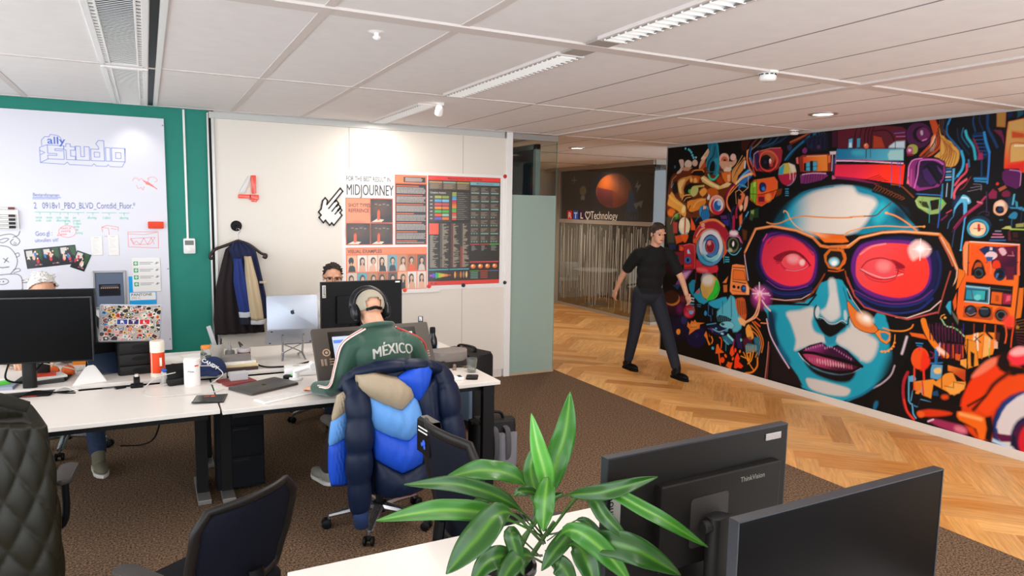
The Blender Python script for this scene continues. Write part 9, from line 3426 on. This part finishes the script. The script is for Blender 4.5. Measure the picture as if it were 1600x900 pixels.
p2|58b8d0|21|206,130 235,156 248,174 263,167 269,144 287,133 286,101 262,89 249,111 215,109
l1|101418||9|250,171 254,123
l1|101418||8|223,157 224,127
p1|15202a|8|205,116 214,123 237,123 256,118 249,111 208,107
l1|5ab0c8||4|212,107 205,119
l1|5ab0c8||4|218,108 212,120
l1|5ab0c8||4|224,109 219,121
l1|5ab0c8||4|230,110 225,122
l1|5ab0c8||4|236,111 232,123
l1|5ab0c8||4|242,112 239,124
l1|5ab0c8||4|247,113 245,125
p2|7ac8dc|7|4|070506|216,100 231,109 253,112 264,106 257,96 231,95
p3|14304a|233,101 230,100 226,99 222,101 221,103 224,105 228,105 232,104
p1|14153a|8|174,86 197,97 224,94 254,96 233,79 210,72 190,77
l1|4aa8d0|7|12|173,93 204,101
l2|2a4a9a||12|178,84 202,82 229,77
l2|8ac8e0||11|194,86 217,82 246,95
l1|a02878||11|188,87 194,78
p3|58b8d8|209,89 208,87 205,86 203,86 201,88 202,89 205,91 208,90
p3|a8d8f0|232,79 230,77 226,77 223,77 222,79 223,81 227,82 231,81
p3|38a0d0|245,90 243,87 239,86 235,87 233,89 236,91 240,92 244,92
p1|2a6a88|8|225,72 244,79 263,62 242,55
l1|8ae0e8|7|30|246,79 263,69
l1|2a90c0||11|241,69 241,41
l1|58c8d8||14|249,57 233,65
p1|2a1a50|11|269,85 287,90 293,54 278,54
l2|8a2070|8|22|266,71 264,54
p3|58d8c0|291,75 290,72 288,71 286,71 285,74 285,77 287,78 290,77
l1|2a70b0||10|176,151 176,117 186,116 187,104
l1|2a70a8||10|190,134 191,120
p3|2a90c8|7|172,121 171,117 167,114 163,116 162,120 163,124 166,127 170,125
l1|c8dcec|7|17|107,152 123,152
l1|c8dcec|7|17|107,144 123,145
l1|5aa8c8|7|17|107,136 123,137
l1|5aa8c8|7|17|107,129 124,130
l1|3a80a8||10|136,138 149,139
l1|3a80a8||10|138,134 148,134
p3|c02040|23|129,120 124,107 109,100 94,103 87,114 92,127 107,133 122,130
p3|e84060|35|112,110 110,105 103,102 95,103 92,107 95,112 102,116 109,114
p3|8ab0e8|9|4|070506|125,119 122,113 116,110 109,111 106,116 109,123 115,126 122,124
p1|b05a5a|7|97,124 126,128 129,122 99,118
p3|7a1c60|59|||0.7|82,119 80,110 72,106 63,108 60,116 62,125 70,129 79,127
p3|28306a|21|102,94 99,86 91,81 82,83 78,90 81,99 89,103 98,101
p3|f09a28|78,60 76,54 71,51 65,52 62,57 64,63 70,66 76,65
p3|26286a|7|145,61 144,57 140,55 136,56 134,59 135,64 139,66 144,65
p3|0c0a2a|142,62 141,60 139,59 137,59 136,61 136,63 139,64 141,64
p3|48b0e0|202,39 201,36 198,35 195,35 193,38 194,41 197,42 200,42
p3|d08030|9|72,144 63,131 42,123 19,126 9,137 17,150 39,158 62,155
p3|3a1a14|21|67,148 59,135 38,127 16,129 6,141 14,155 36,163 58,160
l1|6a3818||8|22,123 25,54
p3|6a2030|35|95,147 92,141 83,138 74,139 69,144 73,150 82,153 91,152
p0|f0862e|7|102,78 105,90 112,84 118,95 124,93 130,99 137,93 165,96 149,90 148,79 134,74 110,57 113,71
p1|f0a050|17|116,84 137,90 142,81 121,75
l1|1a0a08||6|115,77 138,82
p1|f0861e|165,65 172,77 177,67 180,56 190,46 183,43 174,58
l3|f08a28||17|191,66 196,58 193,50
p0|e8501c|181,72 187,65 183,65
l2|f05a1c||14|218,69 226,64 225,44
p0|f2641a|210,50 215,52 220,43 236,35 221,31 228,0 222,7 217,29 207,27
p3|f24a14|239,18 237,12 232,9 226,10 224,15 226,20 231,23 236,22
p0|f25a18|242,0 250,16 259,15 265,17 260,-1 245,4
p1|f0501a|7|254,36 257,50 264,59 266,46 270,39 262,30
p3|f23a20|275,48 274,44 272,42 269,43 268,47 269,51 271,53 274,51
p1|ff3a10|7|271,28 279,43 287,31 284,23 299,15 292,8 282,8 275,4 271,9
p3|f04018|279,10 278,7 275,5 271,5 270,8 271,11 274,13 277,13
p3|f2601a|245,29 246,26 244,24 241,24 238,26 237,30 239,32 242,32
p3|f07a20|289,48 288,45 286,43 284,44 283,47 284,49 286,51 288,50
p3|f0581c|268,25 266,22 263,21 262,23 262,26 264,29 267,30 268,29
p2|f0a040|8|300,103 309,115 321,99 325,86 315,79 305,85
p1|f4b878|13|274,123 288,128 302,119 296,108 282,111
p2|c85a28|18|264,165 277,172 292,171 300,143 298,124 284,127 271,139
l2|2a1008||9|271,166 275,129
l2|2a1008||9|277,165 281,131
l2|2a1008||9|284,165 287,134
l2|2a1008||9|290,165 293,136
l2|2a1008||9|296,165 298,138
l4|f0b080||18|337,187 333,160 322,135 295,116
l4|f09a58||10|338,171 337,153 322,130 296,114
l4|e8842a||12|319,122 341,104 354,81 351,57
l4|e8842a||12|315,113 338,99 349,77 343,50
l4|e8842a||12|311,105 335,93 344,74 334,43
l2|e8501c|8|18|326,123 342,115
l2|f0703a||12|329,134 341,129
p1|2a6a80|21|325,86 342,92 347,64 342,42
p1|5a1430|16|||0.8|291,78 318,88 323,73 299,58
p1|2a8090|8|4|070506|301,63 307,70 336,72 342,60 304,48
l1|e8a040||7|304,64 307,50
l1|e8a040||7|310,65 313,51
l1|e8a040||7|316,66 318,52
l1|e8a040||7|322,67 323,53
l1|e8a040||6|327,68 329,54
l1|e8a040||6|333,69 334,55
l2|f0902a||13|297,47 319,22 330,13
l2|f09a30||13|327,55 322,33 312,23
l4|e8801e|10|21|340,42 340,23 327,7 307,0
p1|f0901e|7|305,48 321,52 319,32 312,28
p0|150a06|309,46 316,49 316,33
l1|f09a2a||12|290,37 305,35
"""
def mural_pts(s):
    return [tuple(int(v) / 200 for v in q.split(',')) for q in s.split()]
pm = Paint(4.55, 2.665, 0.0060, '#050405')
for _ln in MURAL.strip().split('\n'):
    f_ = _ln.split('|')
    k, sm_, c, ps = f_[0][0], f_[0][1:], f_[1], f_[-1]
    soft, ew, ed, op = [v or d for v, d in zip(f_[2:-1] + [''] * 4, ('0', '0', '', '1'))][:4]
    if ';' in c:
        a, pa, b_, pb_ = c.split(';')
        c = ('#' + a, mural_pts(pa)[0], '#' + b_, mural_pts(pb_)[0])
    else:
        c = '#' + c
    sf, op = max(0.006, int(soft) / 1000), float(op or 1)
    if k == 'p':
        pm.poly(c, mural_pts(ps), soft=sf, sm=int(sm_), edge=('#' + ed) if ed else None, ew=int(ew) / 1000, op=op)
    else:
        pm.line(c, mural_pts(ps), int(ew) / 1000, sm=int(sm_) if int(sm_) > 1 else 0, soft=sf, op=op)
M_mural = pigment_mat('mural_print', 0.55, 0.25)
o = pm.mesh('mural', Matrix(((0, 0, -1, XM - 0.003), (-1, 0, 0, 7.385), (0, 1, 0, 0.075), (0, 0, 0, 1))), M_mural)
tag(o, 'wall-wide mural of a blue faced woman in red lensed goggles among machines', 'mural')
